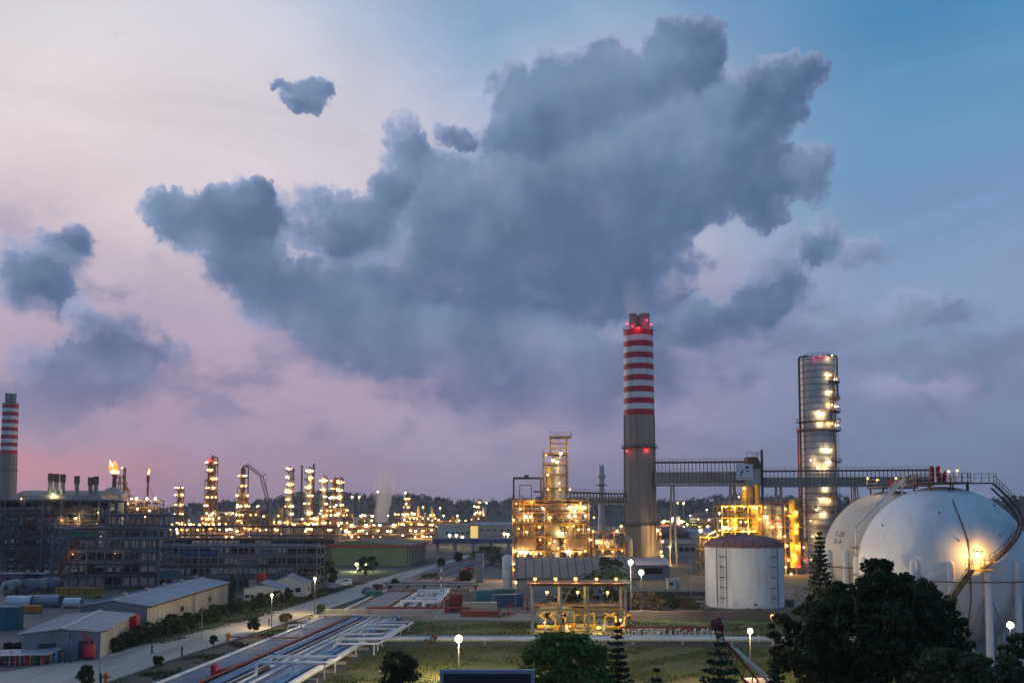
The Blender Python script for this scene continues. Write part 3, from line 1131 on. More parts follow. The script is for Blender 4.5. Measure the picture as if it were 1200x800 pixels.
# junction tower between the two gantries
x0, x1, D = P(875, 560, 331).x, P(893, 560, 331).x, 329
t = thing('duct_tower', ((x0 + x1) / 2, D + 4, 0), 'dark duct tower rising between the two gantries, with a tall pipe', 'tower')
zt = P(880, 535, D).z
zm = P(880, 549, D).z
MB().box(x0, x1, D, D + 6, za - .5, zm).build('duct_box', M['duct'], t)
b = MB()
b.add([(x0, D + .5, zm + .02), (x1, D + .5, zm + .02), (x1, D + 5.5, zm + .02), (x0, D + 5.5, zm + .02), (x0, D + .5, zt), (x0 + 3.6, D + .5, zt), (x0 + 3.6, D + 5.5, zt), (x0, D + 5.5, zt)],
      [(0, 1, 5, 4), (1, 2, 6, 5), (2, 3, 7, 6), (3, 0, 4, 7), (4, 5, 6, 7)])
b.build('hood', M['rust'], t)
b = MB()
rail_mesh(b, [(x0 - .4, D, zt + .1), (x0 + 4, D, zt + .1), (x0 + 4, D + 5.5, zt + .1)], 1.6, 1.5, t=.09)
b.build('handrail', M['dark'], t)
MB().tube((x1 - .6, D - .5, 0), (x1 - .6, D - .5, P(892, 527, D).z), .45, n=10).build('riser', M['dark'], t, True)
for i, xx in enumerate((x0 + .3, x1 - 1.6)):
    for yy in (D + .3, D + 5.6):
        MB().beam((xx, yy, 0), (xx, yy, za - .5), .5).build('leg', M['rust'], t)
for z in (8, 16):
    MB().beam((x0 + .5, D + .1, z), (x1 - 1.8, D + .1, z + 6), .25).build('brace', M['rust'], t)

# emblem board on the gantry
bx0, bx1 = P(863, 550, 328).x, P(882.5, 550, 328).x
bz0, bz1 = P(870, 562, 328).z, P(870, 543.5, 328).z
yb = 328.2
t = thing('emblem_board', ((bx0 + bx1) / 2, yb, bz0), 'square white board with teal and navy emblem fixed to the gantry', 'sign')
MB().box(bx0, bx1, yb, yb + .25, bz0, bz1).build('board', M['white'], t)
w_, h_ = bx1 - bx0, bz1 - bz0
U = lambda u, v: (bx0 + u * w_, bz0 + v * h_)


def flat(name, pts, m_):
    b = MB()
    q = [U(*p) for p in pts]
    n = len(q)
    b.add([(x, yb - .06, z) for x, z in q] + [(x, yb + .02, z) for x, z in q],
          [tuple(range(n - 1, -1, -1)), tuple(range(n, 2 * n))] + [(i, n + i, n + (i + 1) % n, (i + 1) % n) for i in range(n)])
    return b.build(name, m_, t)


mt = mat('emblem_teal', (.005, .19, .25), .5, var=.05)
mn = mat('emblem_navy', (.012, .018, .07), .5, var=.05)
ms = mat('emblem_slate', (.05, .11, .16), .5, var=.05)
mr_ = mat('emblem_red', (.55, .03, .04), .5, var=.05)
mg = mat('emblem_green', (.20, .42, .08), .5, var=.05)
flat('teal_bar', [(.17, .27), (.30, .27), (.47, .62), (.34, .62)], mt)
flat('navy_square', [(.55, .72), (.74, .72), (.78, .86), (.55, .86)], mn)
flat('slate_square', [(.58, .50), (.72, .50), (.75, .60), (.58, .60)], ms)
flat('name_line', [(.17, .11), (.83, .11), (.83, .135), (.17, .135)], ms)

# ------------------------------------------------------------------ tall silver column
D = 346
c = P(961.5, 600, D)
cx, cy = c.x, D
zt = P(961, 421, D).z
t = thing('distillation_column', (cx, cy, 0), 'tall silver clad distillation column with lit platforms, behind the long gantry', 'column')
r = 6.2
b = MB()
prof = []
z = 0
while z < zt - 1.2:
    prof += [(r, z), (r, z + 2.35)]
    MB().lathe([(r - .05, z + 1.95), (r + .16, z + 1.98), (r + .16, z + 2.3), (r - .05, z + 2.33)], (cx, cy, 0), 40).build('ring', M['ringsteel'], t, True)
    z += 2.35
prof += [(r, zt - .6), (r * .9, zt + .3), (r * .5, zt + .9), (.02, zt + 1.1)]
b.lathe(prof, (cx, cy, 0), 40)
b.build('shell', M['cladding'], t, True)


def col_platform(z, a0, a1, w=1.7):
    n = max(4, int((a1 - a0) / .25))
    b = MB()
    b.lathe([(r + .02, z), (r + w, z), (r + w, z + .14), (r + .02, z + .14)], (cx, cy, 0), n, a0, a1)
    pf = b.build('platform', M['rust'], t)
    b = MB()
    rail_mesh(b, ring_pts((cx, cy), r + w - .05, z + .14, n, a0, a1), 1.15, 1.5, t=.08)
    b.build('handrail', M['rust'], pf)


for py, a0, a1 in ((447, -1.25, .6), (467, -1.2, .5), (482, -1.25, .6), (493.5, -3.6, .8), (504, -3.6, .8), (541, -1.3, .6), (583, -1.9, .6), (598, -3.6, .8), (618, -2.2, .6)):
    col_platform(P(961, py, D - 5).z, a0, a1)
# overhead line over the top and down the left flank
b = MB()
ztp = P(961, 418.5, D).z
b.path([(cx - r - .9, cy - 1, 2), (cx - r - .9, cy - 1, ztp - 1), (cx - r - .5, cy - 1, ztp - .2), (cx - r + .4, cy - 1, ztp), (cx + r + .6, cy - 1, ztp + .2), (cx + r + .8, cy - 1, ztp - .8), (cx + r + .8, cy - 1, ztp - 16)], .42, 8)
b.build('overhead_pipe', M['rust'], t, True)
MB().path([(cx - r - 1.9, cy - 1.4, 1), (cx - r - 1.9, cy - 1.4, P(961, 505, D).z), (cx - r + .2, cy - 1.4, P(961, 504, D).z)], .3, 8).build('side_pipe', M['red'], t, True)
MB().path([(cx + 3.5, cy - r - .3, 1), (cx + 3.5, cy - r + .6, zt - 6)], .28, 8).build('riser', M['rust'], t, True)
b = MB()
rail_mesh(b, ring_pts((cx, cy), 4.6, zt + .7, 14), 1.2, 1.5, closed=True, t=.1)
b.build('top_rail', M['rust'], t)
ladder(t, cx + 4.6, cy - r + .2 - .6, 2, zt - 3, .8, .1, 'rust')
for (lx, ly, k) in ((953, 419, 'red'), (961, 417.5, 'red'), (968, 417.5, 'red'), (975, 416.5, 'white'), (973, 439, 'white'), (980.5, 444, 'white'), (974, 459, 'white'), (975, 474, 'warm'), (981.5, 476, 'white'),
                    (945, 484, 'white'), (958, 484.5, 'white'), (964, 485.5, 'white'), (961, 496, 'white'), (975, 496, 'warm'), (982, 498, 'white'), (966, 526, 'white'), (974, 527, 'white'), (950, 539, 'white'),
                    (973, 541, 'white'), (958, 547, 'white'), (968, 548, 'warm'), (968, 572, 'white'), (981, 574, 'white'), (964, 584, 'white'), (972, 586, 'warm'), (980.5, 585, 'white'), (957, 597, 'white'),
                    (965, 602, 'white'), (950, 610, 'warm'), (952, 628, 'warm')):
    dd = D - (r + .9 if 945 < lx < 978 else 2.5)
    lamp(t, P(lx, ly, dd), k, .34 if k != 'red' else .25)

# ------------------------------------------------------------------ storage spheres

def sphere_tank(label, px, D, m_, nleg=16, text=None, ph=0.):
    Rr = 10.0
    zc = 11.9
    cx, cy = P(px, 660, D).x, D
    t = thing('storage_sphere', (cx, cy, 0), label, 'gas sphere', 'gas storage spheres')
    b = MB()
    K = 36
    b.lathe([(max(.01, Rr * math.cos(-math.pi / 2 + math.pi * k / K)), Rr * math.sin(-math.pi / 2 + math.pi * k / K)) for k in range(K + 1)], (cx, cy, zc), 64)
    sh = b.build('shell', m_, t, True)
    # weld seams of the plates stand a little proud
    for k in (9, 15, 21, 27):
        th = -math.pi / 2 + math.pi * k / K
        r_, z_ = Rr * math.cos(th), Rr * math.sin(th)
        MB().lathe([(r_ - .01, z_ - .03), (r_ + .012, z_), (r_ - .01, z_ + .03)], (cx, cy, zc), 64).build('weld_seam', m_, sh, True)
    legs = []
    for k in range(nleg):
        a = 2 * math.pi * k / nleg + ph
        x, y = cx + (Rr + .12) * math.cos(a), cy + (Rr + .12) * math.sin(a)
        legs.append((x, y))
        b = MB()
        b.lathe([(.42, 0.), (.42, zc - .4), (.42, zc + .7), (.34, zc + 1.1), (.02, zc + 1.3)], (x, y, 0), 14)
        b.build('leg', M['sphere_white'], t, True)
        MB().cbox((x, y, .2), (1.5, 1.5, .4), a).build('footing', M['concrete'], t)
    for k in range(nleg):
        p, q = legs[k], legs[(k + 1) % nleg]
        b = MB()
        b.tube((p[0], p[1], .8), (q[0], q[1], zc - 2.2), .05, n=5)
        b.tube((q[0], q[1], .8), (p[0], p[1], zc - 2.2), .05, n=5)
        b.build('cross_brace', M['steel'], t)
    b = MB()
    b.path(ring_pts((cx, cy), Rr + .55, zc - 1.15, 48) + [ring_pts((cx, cy), Rr + .55, zc - 1.15, 48)[0]], .07, 6)
    b.build('spray_ring', M['rust'], t)
    # top platform
    zt = zc + Rr
    MB().lathe([(.3, zt + .35), (3.6, zt + .35), (3.6, zt + .5), (.3, zt + .5)], (cx, cy, 0), 20).build('top_platform', M['rust'], t)
    for k in range(8):
        a = k * math.pi / 4
        x, y = cx + 3.3 * math.cos(a), cy + 3.3 * math.sin(a)
        MB().beam((x, y, zt - .75), (x, y, zt + .36), .15).build('platform_leg', M['rust'], t)
    b = MB()
    rail_mesh(b, ring_pts((cx, cy), 3.5, zt + .5, 20), 1.1, 1.2, closed=True, t=.06)
    b.build('handrail', M['steel'], t)
    rd = random.Random(int(px))
    for k in range(7):
        a = rd.uniform(0, 6.28)
        rr_ = rd.uniform(.5, 2.6)
        x, y = cx + rr_ * math.cos(a), cy + rr_ * math.sin(a)
        h = rd.uniform(.7, 1.7)
        b = MB()
        b.lathe([(.12, 0), (.12, h * .5), (.26, h * .5), (.26, h * .62), (.12, h * .62), (.15, h * .9), (.02, h)], (x, y, zt + .45), 8)
        b.build('valve', M['red' if k % 2 else 'rust'], t, True)
    return t, cx, cy, zc, Rr, zt


t2, c2x, c2y, c2z, _, z2t = sphere_tank('cream gas sphere with black lettering, behind the whiter sphere', 1048, 141, M['sphere_cream'], ph=.1)
t1, c1x, c1y, c1z, R1, z1t = sphere_tank('large white gas sphere with spiral stair and lit landing', 1105, 118, M['sphere_white'], ph=-1.92)


def on_sphere(px, py, cx, cy, cz, Rr, lift=0.):
    o = Vector((0, 0, CAM_H))
    d = ray(px, py).normalized()
    oc = o - Vector((cx, cy, cz))
    B = oc.dot(d)
    Cc = oc.dot(oc) - Rr * Rr
    disc = B * B - Cc
    s = -B - math.sqrt(max(disc, 0))
    w = o + d * s
    n_ = (w - Vector((cx, cy, cz))).normalized()
    return w + n_ * lift


# spiral stair of the white sphere: from the crown round its right flank down to the lit landing
path_ae = [(-.43, 60, .95), (-.45, 53, .6), (-.5, 45, .3), (-.72, 34, .1), (-.98, 25.5, 0.), (-1.22, 17, 0.), (-1.42, 9, 0.), (-1.62, 2, 0.)]   # azimuth (0 = +X), elevation, extra lift
wsp = []
for i in range(len(path_ae) - 1):
    for k in range(10):
        f = k / 10
        a, e, l = [path_ae[i][j] * (1 - f) + path_ae[i + 1][j] * f for j in range(3)]
        wsp.append((a, R(e), l))
wsp.append((path_ae[-1][0], R(path_ae[-1][1]), 0.))
W = lambda a, e, r_: Vector((c1x + r_ * math.cos(e) * math.cos(a), c1y + r_ * math.cos(e) * math.sin(a), c1z + r_ * math.sin(e)))
MB().path([W(a, e, R1 + l + .35) for a, e, l in wsp], .12, 5).path([W(a, e, R1 + l + .95) for a, e, l in wsp], .12, 5).build('stair_string', M['dark'], t1)
tread = MB()
for a, e, l in wsp:
    p, q = W(a, e, R1 + l + .3), W(a, e, R1 + l + 1.0)
    tread.beam((p.x, p.y, q.z), q, .34, .06)
tread.build('stair_treads', M['rust'], t1)
b = MB()
for a, e, l in wsp[::3]:
    q = W(a, e, R1 + l + .97)
    b.beam(q, q + Vector((0, 0, 1.05)), .05)
for h in (1.05, .55):
    b.path([W(a, e, R1 + l + .97) + Vector((0, 0, h)) for a, e, l in wsp], .035, 4)
b.build('stair_rail', M['rust'], t1)
la, le, _l = wsp[-1]
lp = W(la, le, R1 + 1.0)
pl = MB().cbox((lp.x - .4, lp.y - .1, lp.z - .1), (2.6, 1.7, .12)).build('landing', M['yellow'], t1)
b = MB()
rail_mesh(b, [(lp.x - 1.7, lp.y + .5, lp.z), (lp.x - 1.7, lp.y - .9, lp.z), (lp.x + .9, lp.y - .9, lp.z)], 1.1, .5, t=.05)
b.build('handrail', M['yellow'], pl)
gp = Vector((lp.x - 6.8, lp.y - 1.6, lp.z - 6.2))
MB().beam((lp.x - 1.6, lp.y - .3, lp.z - .1), gp, .12, .3).beam((lp.x - 1.6, lp.y - 1.1, lp.z - .1), gp + Vector((0, -.8, 0)), .12, .3).build('lower_stair_string', M['rust'], t1)
b = MB()
for k in range(22):
    w = Vector((lp.x - 1.6, lp.y - .7, lp.z)).lerp(gp + Vector((0, -.4, .1)), k / 22)
    b.cbox(w, (.28, .8, .05))
b.build('lower_stair_treads', M['rust'], t1)
b = MB()
for k in range(0, 23, 3):
    w = Vector((lp.x - 1.6, lp.y - 1.1, lp.z)).lerp(gp + Vector((0, -.8, .1)), k / 22)
    b.beam(w, w + Vector((0, 0, 1.05)), .05)
b.beam(Vector((lp.x - 1.6, lp.y - 1.1, lp.z + 1.05)), gp + Vector((0, -.8, 1.1)), .06)
b.build('lower_stair_rail', M['yellow'], t1)
MB().beam(gp, (gp.x, gp.y, 0), .2).build('stair_post', M['rust'], t1)
lamp(t1, lp + Vector((-.55, -.05, 1.75)), 'landing', .26)
# crown gallery out to the head of the stair
q0 = W(wsp[0][0], wsp[0][1], R1 + 1.95)
MB().beam((c1x + 3.2, c1y - 1.2, z1t + .38), (q0.x, q0.y, z1t + .38), 1.3, .14).build('crown_gallery', M['dark'], t1)
b = MB()
rail_mesh(b, [(c1x + 3.3, c1y - 1.9, z1t + .45), (q0.x, q0.y - .7, z1t + .45)], 1.1, .8, t=.06)
b.build('handrail', M['yellow'], t1)
# conduit down the face
cd = [on_sphere(px, py, c1x, c1y, c1z, R1, .12) for px, py in ((1111, 573), (1118, 592), (1126, 612), (1134, 634), (1136, 650), (1136, 662))]
cd += [(cd[-1].x, cd[-1].y - .1, 9), (cd[-1].x - .6, cd[-1].y - .1, 5), (cd[-1].x - .9, cd[-1].y, .3)]
MB().path(cd, .08, 6).build('conduit', M['rust'], t1, True)
# nozzles dotted over the shell
rd = random.Random(5)
for k in range(7):
    w = on_sphere(rd.uniform(1030, 1180), rd.uniform(585, 650), c1x, c1y, c1z, R1, .05)
    n_ = (w - Vector((c1x, c1y, c1z))).normalized()
    MB().tube(w - n_ * .08, w + n_ * .14, .08, n=8).build('bracket', M['dark'], t1)
# walkway from the crown of the white sphere to the cream one, and its stair down
pw = [(c1x - 2.8, c1y + 2.2, z1t + .42), (c2x + .6, c2y - 3.3, z2t + .42)]
t = thing('walkway', (pw[0][0], pw[0][1], 0), 'steel walkway linking the crowns of the two gas spheres', 'walkway')
MB().beam(pw[0], pw[1], 1.2, .16).build('deck', M['steel'], t)
for s in (-1, 1):
    b = MB()
    rail_mesh(b, [(pw[0][0] + s * .6, pw[0][1], pw[0][2] + .1), (pw[1][0] + s * .6, pw[1][1], pw[1][2] + .1)], 1.1, 1.6, t=.06)
    b.build('handrail', M['steel'], t)
# inclined stair at the left of the white sphere
D_ = 122
a_, b_ = P(1057, 563, D_), P(1003, 620, D_)
t = thing('stair_tower', (b_.x, b_.y, 0), 'pale inclined stair on thin posts between the two gas spheres', 'stairs')
for s in (-.45, .45):
    MB().beam(a_ + Vector((0, s, 0)), b_ + Vector((0, s, 0)), .10, .34).build('string', M['white'], t)
b = MB()
for k in range(30):
    b.cbox(a_.lerp(b_, k / 30), (.25, .85, .05))
b.build('treads', M['steel'], t)
b = MB()
for k in range(0, 31, 3):
    w = a_.lerp(b_, k / 30) + Vector((0, -.5, 0))
    b.beam(w, w + Vector((0, 0, 1)), .05)
b.beam(a_ + Vector((0, -.5, 1)), b_ + Vector((0, -.5, 1)), .07)
b.build('handrail', M['white'], t)
MB().cbox((b_.x + 2.2 / 2, b_.y, b_.z - .1 - 20 * D_ / 1100), (2.2 * 1.9, 1.4, .15)).build('landing', M['steel'], t)
for dx in (0, ):
    MB().beam((b_.x + dx, b_.y, b_.z), (b_.x + dx, b_.y, 0), .22).build('post', M['white'], t)
MB().beam((b_.x + 2.6, b_.y, b_.z - 2.4), (b_.x + .1, b_.y, b_.z - 5.4), .12).build('brace', M['steel'], t)
MB().beam((a_.x, a_.y, a_.z), (a_.x, a_.y, c1z + 3), .16).build('post', M['white'], t)

# lettering on the cream sphere
def text_on_sphere(body, px, py, size, owner, c, Rr):
    cu = bpy.data.curves.new('tmp', 'FONT')
    cu.body = body
    cu.size = size
    cu.align_x = 'CENTER'
    cu.resolution_u = 2
    o = bpy.data.objects.new('tmp', cu)
    COL.objects.link(o)
    dg = bpy.context.evaluated_depsgraph_get()
    me = bpy.data.meshes.new_from_object(o.evaluated_get(dg))
    bpy.data.objects.remove(o)
    w = on_sphere(px, py, *c, Rr)
    n_ = (w - Vector(c)).normalized()
    rt = Vector((0, 0, 1)).cross(n_).normalized()
    up = n_.cross(rt)
    base = wloc(owner)
    for v in me.vertices:
        q = w + rt * v.co.x + up * v.co.y - Vector(c)
        v.co = Vector(c) + q.normalized() * (Rr + .03) - base
    me.materials.append(mat('stencil_black', (.13, .115, .10), .7, var=.2))
    return piece('lettering', me, owner)


text_on_sphere('T-20', 983, 628.5, 1.15, t2, (c2x, c2y, c2z), 10.)
text_on_sphere('D-4', 981, 637, 1.15, t2, (c2x, c2y, c2z), 10.)
# lamps on the crowns
for px, py, k, tt, dd in ((1017, 560, 'warm', t2, 139), (1050, 560, 'warm', t2, 139), (1122, 551, 'warm', t1, 117), (1112, 552, 'warm', t1, 117), (1028, 562, 'amber', t2, 139)):
    w = P(px, py, dd)
    lamp(tt, w, k, .16)
    MB().beam((w.x, w.y + .36, z1t + .5), (w.x, w.y + .36, w.z + .2), .07).build('lamp_post', M['steel'], tt)
for px in (1092, 1099.5):
    w = P(px, 556, 117)
    MB().lathe([(.22, z1t + .5), (.22, w.z - .3), (.3, w.z - .3), (.3, w.z + .9), (.1, w.z + 1.1)], (w.x, w.y, 0), 10).build('relief_valve', M['red'], t1, True)

# ------------------------------------------------------------------ white storage tank
D = 191
c = P(872.5, 700, D)
r = 45.2 * D / 1100 * .985
zt = P(872, 642, D - r).z
t = thing('storage_tank', (c.x, D, 0), 'white cylindrical tank with rusty red dome roof and ladders', 'storage tank')
b = MB()
prof = [(r, 0)]
for k in range(6):
    prof += [(r, zt * (k + 1) / 6 - .06), (r + .05, zt * (k + 1) / 6 - .03), (r, zt * (k + 1) / 6)]
b.lathe(prof, (c.x, D, 0), 64)
b.build('shell', M['tank_white'], t, True)
b = MB()
b.lathe([(r + .1, zt)] + [(max(.02, r * math.cos(k * math.pi / 20)), zt + .1 + 2.3 * math.sin(k * math.pi / 20)) for k in range(0, 11)], (c.x, D, 0), 48)
b.build('roof', M['tank_roof'], t, True)
for k in range(24):
    a = 2 * math.pi * k / 24
    pts = [(c.x + r * math.cos(j * math.pi / 20) * math.cos(a), D + r * math.cos(j * math.pi / 20) * math.sin(a), zt + .14 + 2.3 * math.sin(j * math.pi / 20)) for j in range(0, 10)]
    MB().path(pts, .07, 4).build('roof_rib', M['tank_roof'], t)
b = MB()
rail_mesh(b, ring_pts((c.x, D), r + .05, zt, 40), 1.0, 1.5, closed=True, t=.05)
b.build('handrail', M['tank_roof'], t)


def wallpt(px):
    dx = P(px, 650, D - r).x - c.x
    dx = max(-r * .98, min(r * .98, dx))
    return c.x + dx, D - math.sqrt(r * r - dx * dx)


for px in (848.5, 907):
    x, y = wallpt(px)
    ladder(t, x, y - .3, .3, zt + 1.1, .55, .05, 'steel')
    b = MB()
    for k in range(5):
        z = 2 + k * 2
        b.lathe([(.5, z), (.55, z), (.55, z + .1), (.5, z + .1)], (x, y - .55, 0), 8)
    b.build('ladder_cage', M['dark'], t)
for px, rr_ in ((844, .1), (914, .12), (853, .08)):
    x, y = wallpt(px)
    MB().tube((x, y - .2, .2), (x, y - .2, zt), rr_, n=6).build('riser', M['steel'], t)
x, y = wallpt(863)
MB().tube((x, y - .25, 1.2), (x, y + .3, 1.2), .5, n=14).build('manhole', M['tank_white'], t)
x, y = wallpt(884)
MB().tube((x, y - .4, .9), (x, y + .3, .9), .3, n=12).build('nozzle', M['steel'], t)

# ------------------------------------------------------------------ lit process units
WARM = ['warm', 'warm', 'amber', 'amber', 'white']


def px_lamps(root, lst, D, r=.34):
    for q in lst:
        k = q[2] if len(q) > 2 else 'warm'
        lamp(root, P(q[0], q[1], D), k, q[3] if len(q) > 3 else r)


# unit left of the chimney
D = 262
uz = lambda py, d=D: P(640, py, d).z
base = Vector((P(601, 600, D).x, D, 0))
X = P(690, 600, D).x - base.x
lv = [4.5, uz(645), uz(628), uz(612), uz(600), uz(586)]
u = steel_unit('process_unit', 'brightly lit yellow process unit with many decks, left of the tall chimney', base, 4, 2, X / 4, 6.5, lv, 'rust', braces=7, seed=3, cat='process unit', deckmat='rust')
rd = random.Random(3)
run_pipes(u, rd, base.x + .5, base.x + X - .5, D + 1, D + 12, 0, lv[-1], 52, 46, ['yellow', 'steel', 'rust', 'yellow', 'rust'])
for (px, z0, z1, r) in ((612, 1, lv[2], 1.3), (628, lv[1], lv[4], 1.1), (650, 0, lv[3], 1.6), (668, lv[1], lv[5], 1.2), (681, 0, lv[2], 1.4)):
    vessel_v(u, P(px, 600, D + 4).x, D + 4, z0, z1, r, rd.choice(['rust', 'steel', 'yellow']))
for (pa, pb, k) in ((606, 622, 3), (604, 628, 1), (662, 686, 1), (655, 680, 3), (635, 650, 4), (664, 686, 4)):
    vessel_h(u, (P(pa, 600, D + 2).x, D + 2.2, lv[k] + 1.6), (P(pb, 600, D + 2).x, D + 2.2, lv[k] + 1.6), 1.15, rd.choice(['yellow', 'steel', 'rust']))
# cladding panels between decks
for (pa, pb, k) in ((606, 628, 1), (661, 688, 1), (638, 656, 2), (645, 662, 4)):
    n = 5
    xa, xb = P(pa, 600, D).x, P(pb, 600, D).x
    for q in range(n):
        MB().box(xa + (xb - xa) * q / n + .04, xa + (xb - xa) * (q + 1) / n - .04, D - .12, D + .02, lv[k] + .4, lv[k + 1] - .6).build('wall_panel', M['rust'], u)
# portal frame and gallery on top, left
zt = uz(560)
for px in (602, 634):
    MB().beam((P(px, 600, D).x, D + .5, lv[-1]), (P(px, 600, D).x, D + .5, zt), .45).build('portal_post', M['dark'], u)
MB().beam((P(601.4, 600, D).x, D + .5, zt), (P(636, 600, D).x, D + .5, zt), .5, .6).build('portal_beam', M['dark'], u)
MB().cbox((P(617, 560, D).x, D + .5, zt + .3), (1.2, .8, 1.2)).build('hoist', M['dark'], u)
b = MB()
for px in (609, 623):
    b.beam((P(px, 600, D).x, D + 3, lv[-1]), (P(px, 600, D).x, D + 3, uz(568)), .3)
b.beam((P(609, 600, D).x, D + 3, uz(568)), (P(623, 600, D).x, D + 3, uz(568)), .3)
b.build('inner_portal', M['steel'], u)
# slim tower on top
bt = Vector((P(638, 600, D).x, D + 3, lv[-1]))
tl = [uz(y) - lv[-1] for y in (571, 555, 542, 530)]
steel_unit('tower', '', bt, 1, 1, P(666, 600, D).x - bt.x, 6, tl, 'rust', braces=3, seed=4, root=u, deckmat='rust')
vessel_v(u, P(654, 600, D + 6).x, D + 6, lv[-1], uz(532), 1.9, 'cladding')
vessel_v(u, P(643, 600, D + 5).x, D + 4.6, lv[-1], uz(545), .9, 'yellow')
xa, xb = P(646.5, 600, D).x, P(666, 600, D).x
zz0, zz1 = bt.z + tl[-1], uz(511)
for x in (xa, xb):
    for y in (D + 3.2, D + 8.5):
        MB().beam((x, y, zz0), (x, y, zz1), .26).build('head_post', M['yellow'], u)
for k in range(3):
    za_, zb2 = zz0 + (zz1 - zz0) * k / 3, zz0 + (zz1 - zz0) * (k + 1) / 3
    MB().beam((xa, D + 3.2, zb2), (xb, D + 3.2, zb2), .2).build('head_tie', M['yellow'], u)
    MB().beam((xa, D + 3.2, za_), (xb, D + 3.2, zb2), .14).build('head_brace', M['yellow'], u)
    MB().beam((xa, D + 8.5, zb2), (xb, D + 8.5, zb2), .2).build('head_tie', M['yellow'], u)
MB().box(P(645, 600, D).x, P(671, 600, D).x, D + 2.6, D + 9, zz1, zz1 + .35).build('head_deck', M['steel'], u)
b = MB()
rail_mesh(b, [(P(645, 600, D).x, D + 2.7, zz1 + .35), (P(671, 600, D).x, D + 2.7, zz1 + .35), (P(671, 600, D).x, D + 9, zz1 + .35)], 1., 1.4, t=.07)
b.build('handrail', M['yellow'], u)
px_lamps(u, [(657, 531, 'white', .5), (648, 539, 'white', .45), (653, 541, 'white', .45), (642, 556, 'white'), (655, 566, 'warm', .28), (642, 573, 'warm', .28), (656, 573, 'warm', .28), (668, 573, 'warm', .28), (640, 533, 'warm', .25),
             (623, 588, 'amber', .4), (636, 595, 'white'), (668, 594, 'white', .5), (673, 599, 'white', .4), (685, 594, 'white', .45), (616, 605, 'white', .5), (622, 605, 'white', .4), (644, 606, 'warm', .45), (667, 604, 'white', .4),
             (674, 604, 'white', .4), (686, 604, 'white', .4), (602, 609, 'warm'), (608, 619, 'amber', .28), (617, 623, 'warm', .3), (632, 617, 'warm', .42), (658, 625, 'green', .6), (665, 617, 'amber', .3), (672, 616, 'warm', .3),
             (678, 620, 'warm', .3), (633, 632, 'amber'), (644, 636, 'warm', .3), (650, 634, 'warm', .3), (662, 634, 'amber', .3), (654, 642, 'amber', .35), (603, 645, 'warm', .45), (610, 647, 'white', .62), (616, 647, 'white', .6),
             (622, 648, 'warm', .5), (628, 648, 'warm', .4), (634, 648, 'warm', .3), (665, 646, 'white', .6), (668, 647, 'white', .55), (680, 647, 'warm', .4), (686, 645, 'warm', .3), (602, 660, 'warm'), (602, 667, 'amber', .3), (605, 590, 'amber', .3),
             (610, 596, 'amber', .3), (690, 620, 'warm', .35), (692, 632, 'warm', .35)], D - .9)

# lower annex reaching towards the chimney
base2 = Vector((base.x + X + 1.2, D + 2, 0))
X2 = P(733, 600, D).x - base2.x
u2 = steel_unit('process_annex', 'low lit annex of pipework between the process unit and the chimney', base2, 3, 2, X2 / 3, 5, [4.4, 8.6, uz(623)], 'rust', braces=3, seed=9, cat='process unit', deckmat='rust')
rd = random.Random(12)
run_pipes(u2, rd, base2.x + .4, base2.x + X2 - .4, D + 3, D + 12, 0, 12, 16, 18, ['yellow', 'steel', 'rust', 'cladding'])
vessel_h(u2, (base2.x + 1, D + 4, 10.2), (base2.x + 6, D + 4, 10.2), 1.1, 'cladding')
vessel_h(u2, (base2.x + 2, D + 4, 6), (base2.x + 8, D + 4, 6), 1.0, 'steel')
px_lamps(u2, [(700, 634, 'warm', .4), (712, 640, 'warm', .3), (723, 622, 'warm', .4), (728, 616, 'warm', .4), (706, 645, 'amber', .3), (718, 646, 'warm', .3), (695, 622, 'warm', .3), (729, 645, 'amber', .3), (696, 606, 'warm', .3)], D + .8)

# unit right of the chimney, behind the white tank
D = 285
uz = lambda py, d=D: P(880, py, d).z
base3 = Vector((P(846, 600, D).x, D, 0))
X3 = P(892, 600, D).x - base3.x
lv = [5, 10, uz(622), uz(606), uz(592)]
u3 = steel_unit('process_unit', 'amber lit process unit rising behind the white tank with red roof', base3, 3, 2, X3 / 3, 6, lv, 'yellow', braces=6, seed=5, cat='process unit', deckmat='rust')
rd = random.Random(21)
run_pipes(u3, rd, base3.x + .4, base3.x + X3 - .4, D + 1, D + 11, 6, lv[-1], 30, 30, ['yellow', 'rust', 'steel', 'rust'])
for (px, z0, z1, r) in ((873, lv[-1], uz(568), 1.0), (880, lv[-1], uz(569), 1.2), (887, lv[-1], uz(567), .9), (860, lv[1], lv[4], 1.2), (885, lv[1], lv[4], 1.5)):
    vessel_v(u3, P(px, 600, D + 3).x, D + 3, z0, z1, r, 'yellow' if px != 880 else 'rust')
px_lamps(u3, [(872, 572, 'warm', .45), (866, 582, 'warm', .3), (846, 594, 'warm', .3), (851, 594, 'warm', .3), (860, 594, 'warm', .36), (868, 593, 'warm', .3), (872, 594, 'warm', .3), (886, 595, 'warm', .55), (882, 594, 'warm', .4),
              (897, 594, 'warm', .28), (844, 610, 'warm', .3), (853, 610, 'warm', .38), (862, 609, 'warm', .3), (868, 611, 'warm', .38), (874, 611, 'warm', .38), (849, 618, 'white', .55), (854, 619, 'white', .45), (862, 618, 'warm', .4),
              (871, 622, 'warm', .42), (878, 622, 'warm', .42), (884, 622, 'amber', .38), (843, 621, 'warm', .3), (890, 608, 'warm', .3)], D - .9)
base4 = Vector((base3.x + X3 + .8, D + 1, 0))
X4 = P(946, 600, D).x - base4.x
lv4 = [5, 10, uz(632), uz(617), uz(603), uz(588)]
u4 = steel_unit('process_unit', 'amber lit rack of vertical vessels between white tank and silver column', base4, 4, 2, X4 / 4, 6, lv4, 'rust', braces=4, seed=6, cat='process unit', deck=(0, 1, 2, 4), deckmat='rust')
